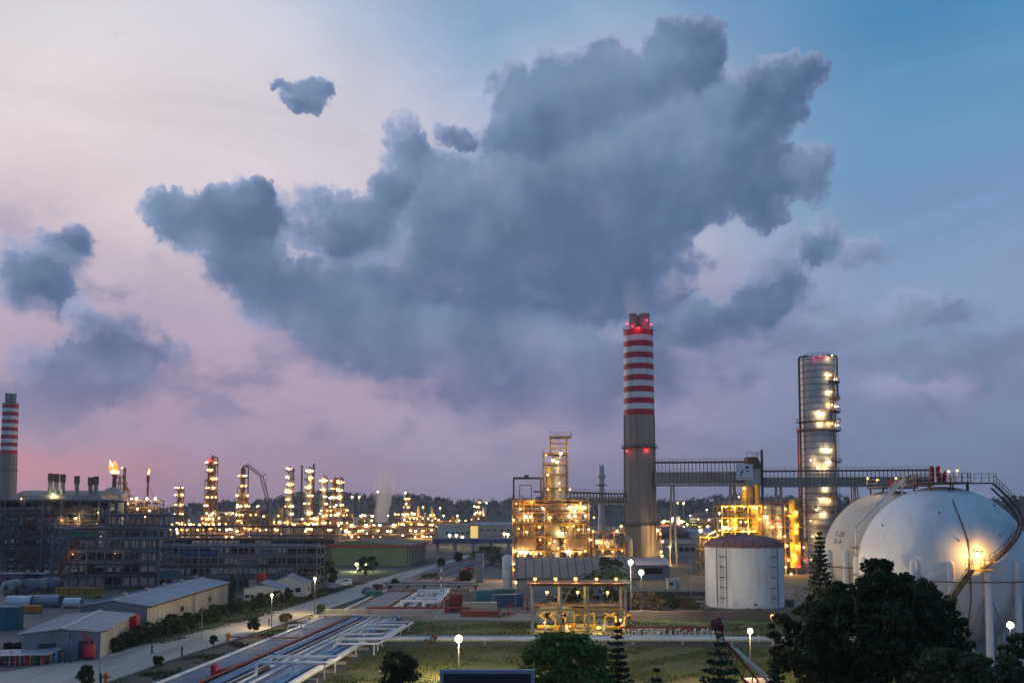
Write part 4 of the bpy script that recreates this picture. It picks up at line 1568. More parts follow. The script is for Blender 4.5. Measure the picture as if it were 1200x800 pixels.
run_pipes(u4, rd, base4.x + .4, base4.x + X4 - .4, D + 1, D + 11, 1, lv4[-1], 22, 22, ['yellow', 'rust', 'steel', 'pipe_red'])
vessel_v(u4, P(933, 600, D).x, D + 2, 2, uz(584), 1.6, 'yellow')
vessel_v(u4, P(917, 600, D).x, D + 4, 2, uz(592), 1.2, 'cladding')
vessel_v(u4, P(903, 600, D).x, D + 4, 2, uz(590), 1.4, 'steel')
px_lamps(u4, [(898, 606, 'white', .5), (900, 612, 'warm', .38), (905, 617, 'warm', .38), (914, 617, 'warm', .42), (921, 596, 'warm', .36), (925, 604, 'amber', .3), (922, 639, 'warm', .5), (933, 600, 'warm', .4), (934, 615, 'amber', .5),
              (933, 622, 'amber', .4), (934, 640, 'amber', .4), (942, 641, 'warm', .36), (930, 650, 'amber', .45), (924, 656, 'amber', .42), (932, 654, 'amber', .4), (921, 664, 'warm', .4), (927, 672, 'warm', .4), (923, 679, 'warm', .36),
              (937, 663, 'red', .4), (943, 656, 'red', .4), (951, 655, 'warm', .3), (920, 628, 'warm', .3), (912, 628, 'amber', .3)], D + .1)
# low rack left of it
base5 = Vector((P(820, 600, 280).x, 280, 0))
u5 = steel_unit('pipe_rack', 'low lit pipe rack peeping out left of the white tank', base5, 3, 1, 2.5, 5, [4, 8, 11.5], 'yellow', braces=2, seed=8, cat='pipe rack', deck=False)
run_pipes(u5, rd, base5.x, base5.x + 7.5, 280, 285, 2, 12, 6, 12, ['yellow', 'rust', 'steel'])
px_lamps(u5, [(821, 621, 'white', .62), (832, 625, 'warm', .3), (838, 622, 'warm', .3), (831, 634, 'warm', .3), (834, 638, 'white', .4), (841, 627, 'warm', .3), (829, 628, 'amber', .3)], 279)

# lights along the foot of the chimney
t = thing('ladder_mast', (P(772, 640, 335).x, 335, 0), 'slim lattice mast with a string of lamps right of the chimney foot', 'mast')
x = P(772, 640, 335).x
b = MB()
for dx in (-.6, .6):
    b.beam((x + dx, 335, 0), (x + dx, 335, P(772, 615, 335).z), .2)
for k in range(10):
    b.beam((x - .6, 335, k * 1.6), (x + .6, 335, k * 1.6 + 1.6), .1)
b.build('frame', M['rust'], t)
px_lamps(t, [(771, 621, 'white', .5), (774, 625, 'amber', .4), (776.5, 634, 'warm', .5), (775, 646, 'warm', .5), (776, 651, 'warm', .5), (785, 641, 'green', .35), (785, 661, 'amber', .42), (772, 656, 'warm', .3)], 334.4)
for zpy, pxb in ((641, 785), (661, 785)):
    w = P(pxb, zpy, 335)
    MB().beam((x, 335, w.z + .3), (w.x, 335, w.z + .3), .15).build('arm', M['rust'], t)

# slender vent stack
D = 420
c = P(705, 600, D)
t = thing('vent_stack', (c.x, D, 0), 'slender pale vent stack standing behind the short gantry', 'stack')
b = MB()
zt = P(705, 545, D).z
b.lathe([(2.1, 0), (1.7, 8), (1.35, 20), (1.3, zt - 5.5), (2.0, zt - 5.3), (2.0, zt - 4.4), (1.3, zt - 4.2), (1.25, zt), (.9, zt)], (c.x, D, 0), 16)
b.build('shaft', M['cladding'], t, True)
MB().lathe([(1.3, zt - 9), (2.6, zt - 9), (2.6, zt - 8.7), (1.3, zt - 8.7)], (c.x, D, 0), 14).build('gallery', M['dark'], t)

# ------------------------------------------------------------------ far plant on the left: columns and racks with lamps

def far_column(label, px, py_top, D, r, tops, m_='cladding', lamps=None, red=False, seed=1, base_w=3):
    rd = random.Random(seed)
    c = P(px, 600, D)
    x = c.x
    zt = P(px, py_top, D).z
    t = thing('distillation_column', (x, D, 0), label, 'column', 'distant distillation columns')
    b = MB()
    b.lathe([(r * 1.25, 0), (r * 1.25, 4), (r, 5.5), (r, zt * .55), (r * tops, zt * .58), (r * tops, zt - r), (r * tops * .7, zt - .3 * r), (.02, zt)], (x, D, 0), 16)
    b.build('shell', M[m_], t, True)
    z = 9.
    k = 0
    while z < zt - 2:
        rr_ = (r if z < zt * .56 else r * tops)
        MB().lathe([(rr_, z), (rr_ + 1.7, z), (rr_ + 1.7, z + .3), (rr_, z + .3)], (x, D, 0), 14).build('platform', M['rust'], t)
        b = MB()
        rail_mesh(b, ring_pts((x, D), rr_ + 1.6, z + .3, 10), 1.2, 3, closed=True, t=.16)
        b.build('handrail', M['rust'], t)
        for q in range(rd.choice((3, 3, 4))):
            a = rd.uniform(-2.9, -.3)
            lamp(t, (x + (rr_ + 1.3) * math.cos(a), D + (rr_ + 1.3) * math.sin(a), z + 1.9), rd.choice(WARM), rd.uniform(.42, .68))
        z += rd.uniform(5.2, 7.5)
        k += 1
    MB().path([(x + r + .8, D - .5, 1), (x + r + .8, D - .5, zt - 1), (x + .3, D - .5, zt + .6), (x, D, zt - .5)], .5, 6).build('overhead_pipe', M['rust'], t, True)
    MB().path([(x - r - .7, D - 1, 1), (x - r - .7, D - 1, zt * .7), (x, D - 1, zt * .72)], .4, 6).build('side_pipe', M['steel'], t, True)
    if red:
        for dx, dz in ((-.9, -1.), (.9, -1.), (0, .3)):
            lamp(t, (x + dx, D - r - 1, zt - 2 + dz), 'red', .8)
    return t


far_column('tallest far column at left, crowned with red lamps', 247, 535, 700, 3.7, .8, 'rust', red=True, seed=2)
far_column('far lamp-lit column with thin neck, left of the crane', 284, 546, 700, 3.3, .55, 'rust', seed=3)
far_column('slim lamp-lit column right of the crane, standing apart', 339, 548, 720, 2.1, .95, 'cladding', seed=4)
far_column('slim lamp-lit column standing between two black masts', 361.5, 548, 700, 2.0, .9, 'cladding', seed=5)
far_column('short far column just right of the two black masts', 379, 558, 700, 1.7, .9, 'cladding', seed=6)
far_column('thicker unlit-topped far column, left of a close pair', 392, 560, 720, 2.0, .9, 'rust', seed=7)
far_column('slim far column, right of a close pair before the steam', 398.5, 560, 690, 1.4, .9, 'cladding', seed=8)
far_column('short dark column with a flat head, far left of the plant', 210, 571, 690, 2.4, .75, 'rust', seed=9)
far_column('small far column with white lamps, left of the steel frame tower', 561, 585, 1150, 2.6, .8, 'cladding', seed=10)
far_column('small far column in the middle plant beside the steam plume', 477, 578, 800, 1.8, .8, 'rust', seed=11)
for (px, pt, lab) in ((353, 545, 'thin black mast left of the slim lit column'), (367, 543.5, 'thin black mast right of the slim lit column')):
    c = P(px, 600, 710)
    t = thing('mast', (c.x, 710, 0), lab, 'mast', 'black masts')
    zt = P(px, pt, 710).z
    MB().lathe([(1.0, 0), (.85, zt * .5), (.7, zt - 1), (1.0, zt - .9), (1.0, zt), (.5, zt)], (c.x, 710, 0), 12).build('pole', M['dark'], t, True)
    MB().lathe([(.8, zt * .62), (1.9, zt * .62), (1.9, zt * .62 + .3), (.8, zt * .62 + .3)], (c.x, 710, 0), 12).build('collar', M['dark'], t)

far_units = [
    ('crowded lamp-lit unit at the foot of the tallest far column', 236, 275, 690, [4, 8, 12, 16], 20, 1),
    ('lamp-lit unit at the foot of the thin-necked far column', 276, 304, 690, [5, 10, 15, 21], 16, 2),
    ('low string of lit racks left of the tallest far column', 196, 235, 680, [4, 8], 16, 3),
    ('low lit unit below the lattice crane', 305, 332, 690, [4, 9, 14], 8, 4),
    ('lit unit between the slim column and the black masts', 343, 374, 690, [4, 8, 12], 12, 5),
    ('lit unit at the foot of the short columns right of the masts', 376, 408, 690, [4, 9, 14, 18], 16, 6),
    ('lit rack of the middle plant with steam behind it', 408, 448, 640, [4, 8], 9, 7),
    ('lit rack of the middle plant, right of the steam', 462, 512, 660, [4, 8, 12, 15], 22, 8),
    ('lit low unit behind the chimney, left part, at the foot of the ridge', 774, 800, 560, [4, 8, 11], 9, 10),
    ('lit low unit right of the chimney, beside the brown tank', 800, 838, 600, [4, 8, 12], 12, 11),
    ('row of lit racks left of the steam plume', 400, 436, 760, [5, 10, 14], 10, 12),
    ('row of lit racks right of the middle plant', 505, 548, 780, [5, 10], 9, 13),
    ('small far unit with white lamps below the wooded ridge', 552, 572, 900, [5, 10, 15], 9, 9),
]
for (lab, xa, xb, D, lv, nl, sd) in far_units:
    rd = random.Random(40 + sd)
    x0, x1 = P(xa, 600, D).x, P(xb, 600, D).x
    n = max(2, int((x1 - x0) / 6))
    u = steel_unit('process_unit', lab, Vector((x0, D, 0)), n, 1, (x1 - x0) / n, 9, lv, 'rust', braces=3, seed=sd, cat='process unit', rails=False, col=.6, bm=.6, group='far process units', deckmat='rust')
    run_pipes(u, rd, x0, x1, D + 1, D + 8, 0, lv[-1] + 3, 8, 8, ['yellow', 'rust', 'steel', 'cladding'], .25, .6)
    for q in range(3):
        xv = rd.uniform(x0 + 2, x1 - 2)
        zv = rd.choice(lv)
        vessel_v(u, xv, D + 4, zv, zv + rd.uniform(5, 9), rd.uniform(1.0, 2.0), rd.choice(['cladding', 'steel', 'yellow']))
    for q in range(int(nl * 1.7)):
        z = rd.choice([0] + list(lv)) + rd.uniform(1.6, 2.6)
        lamp(u, (rd.uniform(x0, x1), D - .9, z), rd.choice(WARM), rd.uniform(.4, .75))

# long brown pipe rack in front of the far plant, with its row of lamps
D = 520
x0, x1 = P(198, 600, D).x, P(510, 600, D).x
n = 24
zr = P(400, 617, D).z
u = steel_unit('pipe_rack', 'long brown pipe rack with a row of lamps, crossing the middle distance', Vector((x0, D, 0)), n, 1, (x1 - x0) / n, 8, [zr * .55, zr], 'rust', braces=4, seed=31, rails=False, deck=False, col=.5, bm=.55, cat='pipe rack')
for k in range(7):
    MB().tube((x0, D + .8 + k, zr + .45), (x1, D + .8 + k, zr + .45), .3, n=6).build('pipe', M[('rust', 'steel', 'cladding', 'rust', 'yellow', 'steel', 'rust')[k]], u)
    MB().tube((x0, D + .8 + k, zr * .55 + .45), (x1, D + .8 + k, zr * .55 + .45), .3, n=6).build('pipe', M[('steel', 'rust', 'rust', 'cladding', 'rust', 'steel', 'rust')[k]], u)
px_lamps(u, [(397, 615, 'warm', .5), (412, 615, 'white', .8), (429, 615, 'white', .8), (445, 615, 'white', .75), (461, 615, 'white', .75), (487, 622, 'warm', .7), (405, 622, 'warm', .7), (409, 623, 'warm', .7), (454, 622, 'warm', .6), (458, 622, 'warm', .6),
             (469, 635, 'amber', .8), (472, 627, 'warm', .5), (358, 622, 'warm', .6), (278, 622, 'white', .5), (208, 624, 'white', .6), (265, 629, 'amber', .5), (272, 629, 'warm', .5), (495, 628, 'amber', .5)], D - .8)
# scattered lamps on masts beyond
far_l = sorted([(387, 583), (413, 582), (421, 582), (443, 576), (475, 577), (476, 590), (496, 594), (483, 601), (520, 604), (536, 604), (478, 611), (496, 616), (516, 595), (570, 621), (527, 627), (542, 629), (535, 627),
         (570, 589), (595, 626), (591, 625), (563, 600), (556, 593), (794, 589), (801, 589), (809, 604), (801, 611), (817, 612), (788, 607), (828, 597), (843, 601), (805, 614), (824, 608), (455, 604), (437, 604), (425, 604)])
_T = ['first', 'second', 'third', 'fourth', 'fifth', 'sixth', 'seventh', 'eighth', 'ninth']
ORD35 = _T + ['tenth', 'eleventh', 'twelfth', 'thirteenth', 'fourteenth', 'fifteenth', 'sixteenth', 'seventeenth', 'eighteenth', 'nineteenth', 'twentieth'] + ['twenty-' + q for q in _T] + ['thirtieth'] + ['thirty-' + q for q in _T]
for i, (px, py) in enumerate(far_l):
    D = 760 + (i * 37) % 260
    w = P(px, py, D)
    if w.z < 3:
        D = (CAM_H - 6) * FPX / (py - 600)
        w = P(px, py, D)
    t = thing('floodlight_mast', (w.x, w.y, 0), ORD35[i] + ' from the left among the bright lamp masts far beyond the plant', 'lamp mast', 'distant lamp masts')
    MB().beam((w.x, w.y, 0), (w.x, w.y, w.z), .35).build('pole', M['steel'], t)
    k = ('white', 'warm', 'white', 'warm', 'green')[i % 5]
    lamp(t, None, k, .8, Vector((0, -.9, w.z)))

# ------------------------------------------------------------------ flares, heater stacks, crane
D = 700
c = P(133, 600, D)
t = thing('flare_tower', (c.x + 2, D, 0), 'flare tower with a big orange flame at far left', 'flare')
x = c.x + 2
b = MB()
xk = P(131.5, 600, 640).x
b.lathe([(8, 0), (8, P(131, 579, 640).z), (5.5, P(131, 574, 640).z), (3, P(131, 571, 640).z), (.1, P(131, 571, 640).z)], (xk, 640, 0), 24)
for zz in (20, 24, 28):
    b.lathe([(8, zz), (8.25, zz + .1), (8.25, zz + .5), (8, zz + .6)], (xk, 640, 0), 24)
b.build('kiln_shell', M['duct'], t, True)
zt = P(140, 553, D).z
for k, z in enumerate((P(140, 583, D).z, P(140, 575, D).z, P(140, 567, D).z, P(140, 560, D).z)):
    w = 9.5 - k * 2.
    MB().lathe([(.5, z), (w, z), (w, z + .4), (.5, z + .4)], (x + 2, D, 0), 12).build('platform', M['rust'], t)
    b = MB()
    rail_mesh(b, ring_pts((x + 2, D), w - .2, z + .4, 10), 1.3, 3, closed=True, t=.18)
    b.build('handrail', M['rust'], t)
    for q in range(6):
        a = q * math.pi / 3
        MB().beam((x + 2 + (w + 1) * math.cos(a), D + (w + 1) * math.sin(a), 0 if k == 0 else z - 5), (x + 2 + (w - .6) * math.cos(a), D + (w - .6) * math.sin(a), z), .55).build('leg', M['rust'], t)
MB().lathe([(1.6, 0), (1.4, zt - 3), (1.9, zt - 2.8), (1.9, zt)], (x - 2, D, 0), 12).build('flare_pipe', M['rust'], t, True)
MB().lathe([(1.2, 0), (1.0, P(143, 548, D).z)], (x + 5.5, D, 0), 10).build('vent_pipe', M['rust'], t, True)


def flame(parent, x, y, z, h, r, core=True, lean=.2):
    rd = random.Random(int(x))
    for k in range(11):
        b = MB()
        f = .35 + .65 * rd.random()
        dx, dy = rd.uniform(-.45, .45) * r, rd.uniform(-.45, .45) * r
        prof = [(.2, 0), (.75, .12), (1, .3), (.85, .5), (.5, .75), (.2, .92), (.02, 1)]
        n = 8
        vs = [(x + dx * q[1] + lean * h * q[1] ** 1.5 + q[0] * r * (.62 - .34 * f) * math.cos(6.283 * i / n), y + dy * q[1] + q[0] * r * (.62 - .34 * f) * math.sin(6.283 * i / n), z + q[1] * h * f) for q in prof for i in range(n)]
        b.add(vs, [(j * n + i, j * n + (i + 1) % n, (j + 1) * n + (i + 1) % n, (j + 1) * n + i) for j in range(len(prof) - 1) for i in range(n)])
        b.build('flame', GLOW['flame_core' if k % 3 == 0 and core else 'flame'], parent, True)


flame(t, x - 2, D, zt - 1.5, 11.5, 6.4, True, -.15)
px_lamps(t, [(145, 584, 'white', .8), (154, 584, 'warm', .7), (160, 584, 'white', 1.), (172, 584, 'white', .95), (182, 584, 'white', .95), (161, 596, 'warm', .8), (175, 598, 'warm', .8), (150, 590, 'amber', .6), (170, 605, 'warm', .6), (143, 548, 'amber', .5)], D - 10)
x0, x1 = P(146, 600, D).x, P(190, 600, D).x
u = steel_unit('process_unit', 'dark unit with white lamps between the two flares', Vector((x0, D - 6, 0)), 5, 1, (x1 - x0) / 5, 9, [7, 14, 21, P(160, 586, D).z], 'rust', braces=5, seed=61, rails=False, col=.6, bm=.6, cat='process unit', deckmat='rust')
run_pipes(u, random.Random(61), x0, x1, D - 5, D + 2, 0, 26, 14, 12, ['rust', 'steel', 'yellow'], .25, .7)
c = P(172.5, 600, 760)
t = thing('flare_stack', (c.x, 760, 0), 'thin guyed flare stack with a small flame', 'flare')
zt = P(172.5, 556, 760).z
MB().lathe([(1.0, 0), (.75, zt - 6), (1.3, zt - 5.5), (1.3, zt - 1.5), (.9, zt)], (c.x, 760, 0), 10).build('flare_pipe', M['red'], t, True)
for q in range(3):
    a = q * 2.09 + .4
    MB().tube((c.x + 18 * math.cos(a), 760 + 18 * math.sin(a), 0), (c.x, 760, zt - 8), .12, n=4).build('guy', M['dark'], t)
flame(t, c.x, 760, zt - .3, 6.5, 1.5, True, .2)

# heater house with six short stacks, far left
D = 560
x0, x1 = P(14, 600, D).x, P(118, 600, D).x
t = thing('heater_house', ((x0 + x1) / 2, D, 0), 'long heater building with six short dark stacks at far left', 'building')
zr = P(60, 574, D).z
MB().box(x0, x1, D, D + 24, 0, zr - 3).build('wall', M['duct'], t)
b = MB()
b.add([(x0, D - .5, zr - 3), (x1, D - .5, zr - 3), (x1, D + 12, zr), (x0, D + 12, zr), (x0, D + 24.5, zr - 3), (x1, D + 24.5, zr - 3)], [(0, 1, 2, 3), (3, 2, 5, 4), (0, 3, 4), (1, 5, 2)])
b.build('roof', M['roof_brown'], t)
wn = MB().box(0, 2.2, -.15, .1, 0, 2.6).mesh('window', M['glass'])
for k in range(14):
    for z in (zr - 9, zr - 15):
        piece('window', wn, t, Vector((x0 + 2 + k * (x1 - x0 - 4) / 14, D, z)) - wloc(t))
for px, pt in ((58, 554.5), (65, 555), (72.5, 555.5), (89, 557.5), (105, 559), (111.5, 558)):
    c = P(px, 600, D + 4)
    z1 = P(px, pt, D + 4).z
    MB().lathe([(1.35, zr - 3.5), (1.25, z1 - 5), (1.2, z1 - 5)], (c.x, D + 4, 0), 12).build('stack', M['steel'], t, True)
    MB().lathe([(1.25, z1 - 5), (1.6, z1 - 4.8), (1.6, z1), (1.1, z1)], (c.x, D + 4, 0), 12).build('stack_head', M['rust'], t, True)
px_lamps(t, [(61, 581, 'warm', .6), (62, 579, 'green', .5), (25, 584, 'white', .3), (17, 585, 'white', .3)], D - 1)

# lattice crane
D = 730
t = thing('lattice_crane', P(313, 600, D) * 1 - Vector((0, 0, CAM_H)), 'dark lattice crane with folded jib behind the lit columns', 'crane')


def lattice(b, p, q, w, n, ch=.28):
    p, q = Vector(p), Vector(q)
    s, u_ = b.frame(p, q)
    cs = [(s * w / 2 + u_ * w / 2), (s * -w / 2 + u_ * w / 2), (s * -w / 2 - u_ * w / 2), (s * w / 2 - u_ * w / 2)]
    for c_ in cs:
        b.beam(p + c_, q + c_, ch)
    for k in range(n):
        a_, c2 = p.lerp(q, k / n), p.lerp(q, (k + 1) / n)
        for i in range(4):
            b.beam(a_ + cs[i], c2 + cs[(i + 1) % 4], ch * .6)


kn = P(306.5, 558, D)
tp = P(289, 544, D)
ft = P(314, 588, D)
b = MB()
lattice(b, ft, kn, 2.2, 9)
b.build('boom', M['dark'], t)
b = MB()
lattice(b, kn, tp, 1.6, 10)
b.build('jib', M['dark'], t)
b = MB()
for q in (P(311.5, 555, D),):
    b.beam(kn, q, .5)
    b.beam(q, ft, .2)
    b.beam(q, tp, .2)
b.build('mast_tie', M['dark'], t)
MB().tube(tp, (tp.x, D, tp.z - 9), .12, n=4).build('hoist_rope', M['dark'], t)
MB().beam((ft.x, D, ft.z), (ft.x, D, 4), 1.6).build('tower', M['dark'], t)
MB().cbox((ft.x + 1, D, 2.6), (9, 5, 3)).build('carriage', M['yellow'], t)

# ------------------------------------------------------------------ steel racks under construction, left

def rack_pipes(u, x0, x1, y0, y1, levels, rd, mats, per=4, r=(.12, .3)):
    for z in levels:
        for k in range(per):
            y = y0 + (y1 - y0) * (k + .5) / per + rd.uniform(-.2, .2)
            rr_ = rd.uniform(*r)
            a = x0 + rd.uniform(0, .25) * (x1 - x0)
            c_ = x1 - rd.uniform(0, .25) * (x1 - x0)
            if rd.random() < .4:
                a, c_ = x0, x1
            MB().tube((a, y, z + rr_ + .02), (c_, y, z + rr_ + .02), rr_, n=6).build('pipe', M[rd.choice(mats)], u)


def rack(label, xa, xb, D, lv, nb, ny, by, seed, m_='greyframe', pipes=4, deck=False, braces=6, name='pipe_rack', cat='pipe rack', rails=False, col=.32, mats=('pipe_grey', 'steel', 'bluegrey', 'rust'), scaf=True):
    rd = random.Random(seed)
    x0, x1 = P(xa, 600, D).x, P(xb, 600, D).x
    u = steel_unit(name, label, Vector((x0, D, 0)), nb, ny, (x1 - x0) / nb, by, lv, m_, deck=deck, rails=rails, braces=braces, seed=seed, cat=cat, col=col, bm=.28, deckmat='screen')
    rack_pipes(u, x0, x1, D + .4, D + ny * by - .4, lv, rd, mats, pipes)
    # added dark panels between the rear posts imitate the rack's shaded interior
    zs = [0] + list(lv)
    w = (x1 - x0) / nb
    for k in range(len(lv)):
        for i in range(nb):
            if rd.random() < .38:
                MB().box(x0 + i * w + .25, x0 + (i + 1) * w - .25, D + ny * by + .2, D + ny * by + .26, zs[k] + .12, zs[k + 1] - .4).build('shade_panel', M['screen'], u)
    # scaffold tubes in front of the frame, too fine to count
    if scaf:
        b = MB()
        H = lv[-1] + 1.0
        x = x0 + .6
        while x < x1:
            h = H * rd.uniform(.55, 1.05)
            b.beam((x, D - .9, 0), (x, D - .9, h), .07)
            if rd.random() < .35:
                b.beam((x, D - .86, h * rd.uniform(0, .5)), (x + 2.4, D - .86, h * rd.uniform(.6, 1)), .06)
            x += rd.uniform(1.0, 1.5)
        z = 1.2
        while z < H:
            xa_ = x0
            while xa_ < x1 - 2:
                xb_ = min(x1, xa_ + rd.uniform(5, 16))
                if rd.random() < .72:
                    b.beam((xa_, D - .95, z), (xb_, D - .95, z), .07)
                    if rd.random() < .35:
                        b.box(xa_, xb_, D - 1.5, D - .99, z - .06, z - .02)
                xa_ = xb_ + .1
            z += rd.uniform(.8, 1.15)
        tag(b.build('scaffold', M['greyframe'], u), kind='stuff')
    return u, x0, x1, rd


u, x0, x1, rd = rack('long four-tier grey steel rack behind the blue roofed warehouse', 188, 372, 226, [3, 5.6, 8.1, 10.5], 8, 2, 4.5, 71, pipes=11, braces=6, deck=(1,))
# tarps and crates lashed in the bays
for k, (i, z, c_) in enumerate(((1, 8.1, 'navy'), (2, 8.1, 'navy'), (4, 5.6, 'bluegrey'), (6, 3, 'bluegrey'), (0, 3, 'teal'), (5, 8.1, 'bluegrey'))):
    w = (x1 - x0) / 8
    MB().box(x0 + i * w + .4, x0 + (i + 1) * w - .4, 226.3, 228.5, z + .06, z + 1.7).build('tarpaulin', M[c_], u)
u, x0, x1, rd = rack('taller blue grey rack left of the long grey rack, with red inclined stair', 62, 187, 233, [3, 6, 9, 12, 14.3], 6, 2, 5, 72, 'bluegrey', pipes=10, deck=(1, 3), braces=12)
b = MB()
pa, pb = P(66, 678, 231.5), P(88, 633, 231.5)
for dy in (-.5, .5):
    b.beam((pa.x, pa.y + dy, pa.z), (pb.x, pb.y + dy, pb.z), .15, .28)
for k in range(16):
    b.cbox(pa.lerp(pb, k / 16), (.35, 1., .12))
b.build('stair', M['pipe_red'], u)
MB().box(P(80, 627, 232).x, P(107, 627, 232).x, 232, 236, P(90, 629, 232).z, P(90, 624, 232).z).build('net_cover', M['green'], u)
px_lamps(u, [(85, 649, 'warm', .15), (118, 628, 'warm', .1), (135, 648, 'warm', .1)], 231)
for (a, c_, y) in ((75, 86, 666), (112, 124, 663), (125, 142, 663)):
    w0, w1 = P(a, y, 234), P(c_, y, 234)
    MB().box(w0.x, w1.x, 233.3, 236, w0.z - .25, w0.z + .05).build('roof_sheet', M['roof_grey'], u)
u, x0, x1, rd = rack('big dark multi-storey steel frame filling the left edge', -60, 116, 268, [4, 8, 11.5, 15, 18.5, 22], 8, 3, 6, 73, 'bluegrey', pipes=9, deck=(1, 3, 5), braces=16, name='steel_frame', cat='steel structure', rails=True, col=.45)
vessel_v(u, P(100, 600, 272).x, 272, 11.5, 21, 1.8, 'steel')
vessel_v(u, P(82, 600, 272).x, 272, 4, 14, 1.6, 'bluegrey')
for q in range(5):
    vessel_h(u, (P(8 + q * 20, 600, 270).x, 270.5, 16.5), (P(20 + q * 20, 600, 270).x, 270.5, 16.5), 1.0, rd.choice(['steel', 'bluegrey', 'duct']))
run_pipes(u, rd, x0, x1, 269, 284, 0, 22, 46, 50, ['steel', 'bluegrey', 'rust', 'pipe_grey'], .12, .4)
b = MB()
for k in range(5):                       # zig-zag stair on the face
    z0_, z1_ = [0, 4, 8, 11.5, 15, 18.5][k], [0, 4, 8, 11.5, 15, 18.5][k + 1]
    xa_, xb_ = (P(18, 600, 266).x, P(34, 600, 266).x) if k % 2 else (P(34, 600, 266).x, P(18, 600, 266).x)
    b.beam((xa_, 266.8, z0_), (xb_, 266.8, z1_), .9, .3)
    b.beam((xa_, 266.4, z0_ + 1), (xb_, 266.4, z1_ + 1), .07)
b.build('stair', M['rust'], u)
px_lamps(u, [(89, 606.5, 'warm', .32), (87, 607, 'amber', .25), (91, 613, 'warm', .12), (72, 609, 'amber', .25), (115, 600, 'warm', .22), (61, 582, 'warm', .4), (113, 613, 'warm', .1), (25, 585, 'warm', .1)], 266.5)
rack('dark rack further back, between the two left flares and the road', 112, 205, 340, [4.5, 9, 13.5, 17.5], 7, 2, 6, 74, 'bluegrey', pipes=5, braces=10, deck=(1, 3))
rack('low dark rack in the far field, left of the olive warehouse', 200, 388, 330, [3, 6.5, 9.2], 10, 1, 6, 75, 'rust', pipes=6, braces=8, mats=('rust', 'steel', 'bluegrey'))

# ------------------------------------------------------------------ sheds with sheeted roofs and walls

def shed(name, label, near_l, W, L, rot, eave, ridge, roofm, wallm, frontm, bays=None, cat='warehouse', group=None, arch=False, rside=None, overhang=.5):
    """gabled shed; near_l is the near-left foot, W across the gable end, L along the ridge, rot about z"""
    t = thing(name, (0, 0, 0), label, cat, group)
    n = bays or max(4, int(L / 2.0))
    step = L / n
    pan = MB().box(-.06, .06, .02, step - .02, 0, eave).box(-.11, .11, step * .5 - .12, step * .5 + .12, .02, eave - .05).mesh('wall_sheet', M[wallm])
    for side, x in ((0, 0), (1, W)):
        for k in range(n):
            piece('wall_sheet', pan, t, (x, k * step, 0))
    m2 = max(3, int(W / 1.8))
    st2 = W / m2
    for y in (-.02, L + .02):
        for k in range(m2):
            xa, xb = k * st2 + .02 + (.08 if k == 0 else 0), (k + 1) * st2 - .02 - (.08 if k == m2 - 1 else 0)
            top = lambda x: eave + (ridge - eave) * (1 - abs(2 * x / W - 1))
            b = MB()
            b.add([(xa, y - .05, 0), (xb, y - .05, 0), (xb, y - .05, top(xb) - .05), (xa, y - .05, top(xa) - .05), (xa, y + .05, 0), (xb, y + .05, 0), (xb, y + .05, top(xb) - .05), (xa, y + .05, top(xa) - .05)],
                  [(0, 1, 2, 3), (7, 6, 5, 4), (3, 2, 6, 7), (1, 5, 6, 2), (4, 0, 3, 7)])
            piece('end_sheet', b.mesh('end_sheet', M[frontm]), t)
    seg = 7 if arch else 1
    for side in (0, 1):
        b = MB()
        o = overhang
        for q in range(seg):
            def pt(f):
                x = -o + (W / 2 + o) * f
                if arch:
                    z = eave + (ridge - eave) * math.sin(f * math.pi / 2)
                else:
                    z = eave - o * (ridge - eave) / (W / 2) + (ridge - eave) * (1 + 2 * o / W) * f
                return (x if side == 0 else W - x), z
            (xa, za), (xb, zb) = pt(q / seg), pt((q + 1) / seg)
            for (ya, yb_, dz) in ((.0, step - .025, 0), (step * .45, step * .55, .07)):
                b.add([(xa, ya, za + dz), (xb, ya, zb + dz), (xb, yb_, zb + dz), (xa, yb_, za + dz), (xa, ya, za + dz + .06), (xb, ya, zb + dz + .06), (xb, yb_, zb + dz + .06), (xa, yb_, za + dz + .06)],
                      [(3, 2, 1, 0), (4, 5, 6, 7), (0, 1, 5, 4), (1, 2, 6, 5), (2, 3, 7, 6), (3, 0, 4, 7)])
        me = b.mesh('roof_sheet', M[roofm])
        for k in range(n):
            y0 = k * step
            if k == 0:
                o1 = piece('roof_sheet', me, t, (0, y0 - .35, .002))
            o1 = piece('roof_sheet', me, t, (0, y0, rng.uniform(0, .03)))
        piece('roof_sheet', me, t, (0, L - step + .35, .004))
    piece('ridge_cap', MB().beam((W / 2, -.4, ridge + .12), (W / 2, L + .4, ridge + .12), .5, .14).mesh('ridge_cap', M[roofm]), t)
    t.location = near_l
    t.rotation_euler.z = rot
    return t


def lbox(t, name, m_, *a):
    """box part in the local frame of a (rotated) thing"""
    return piece(name, MB().box(*a).mesh(name, m_), t)


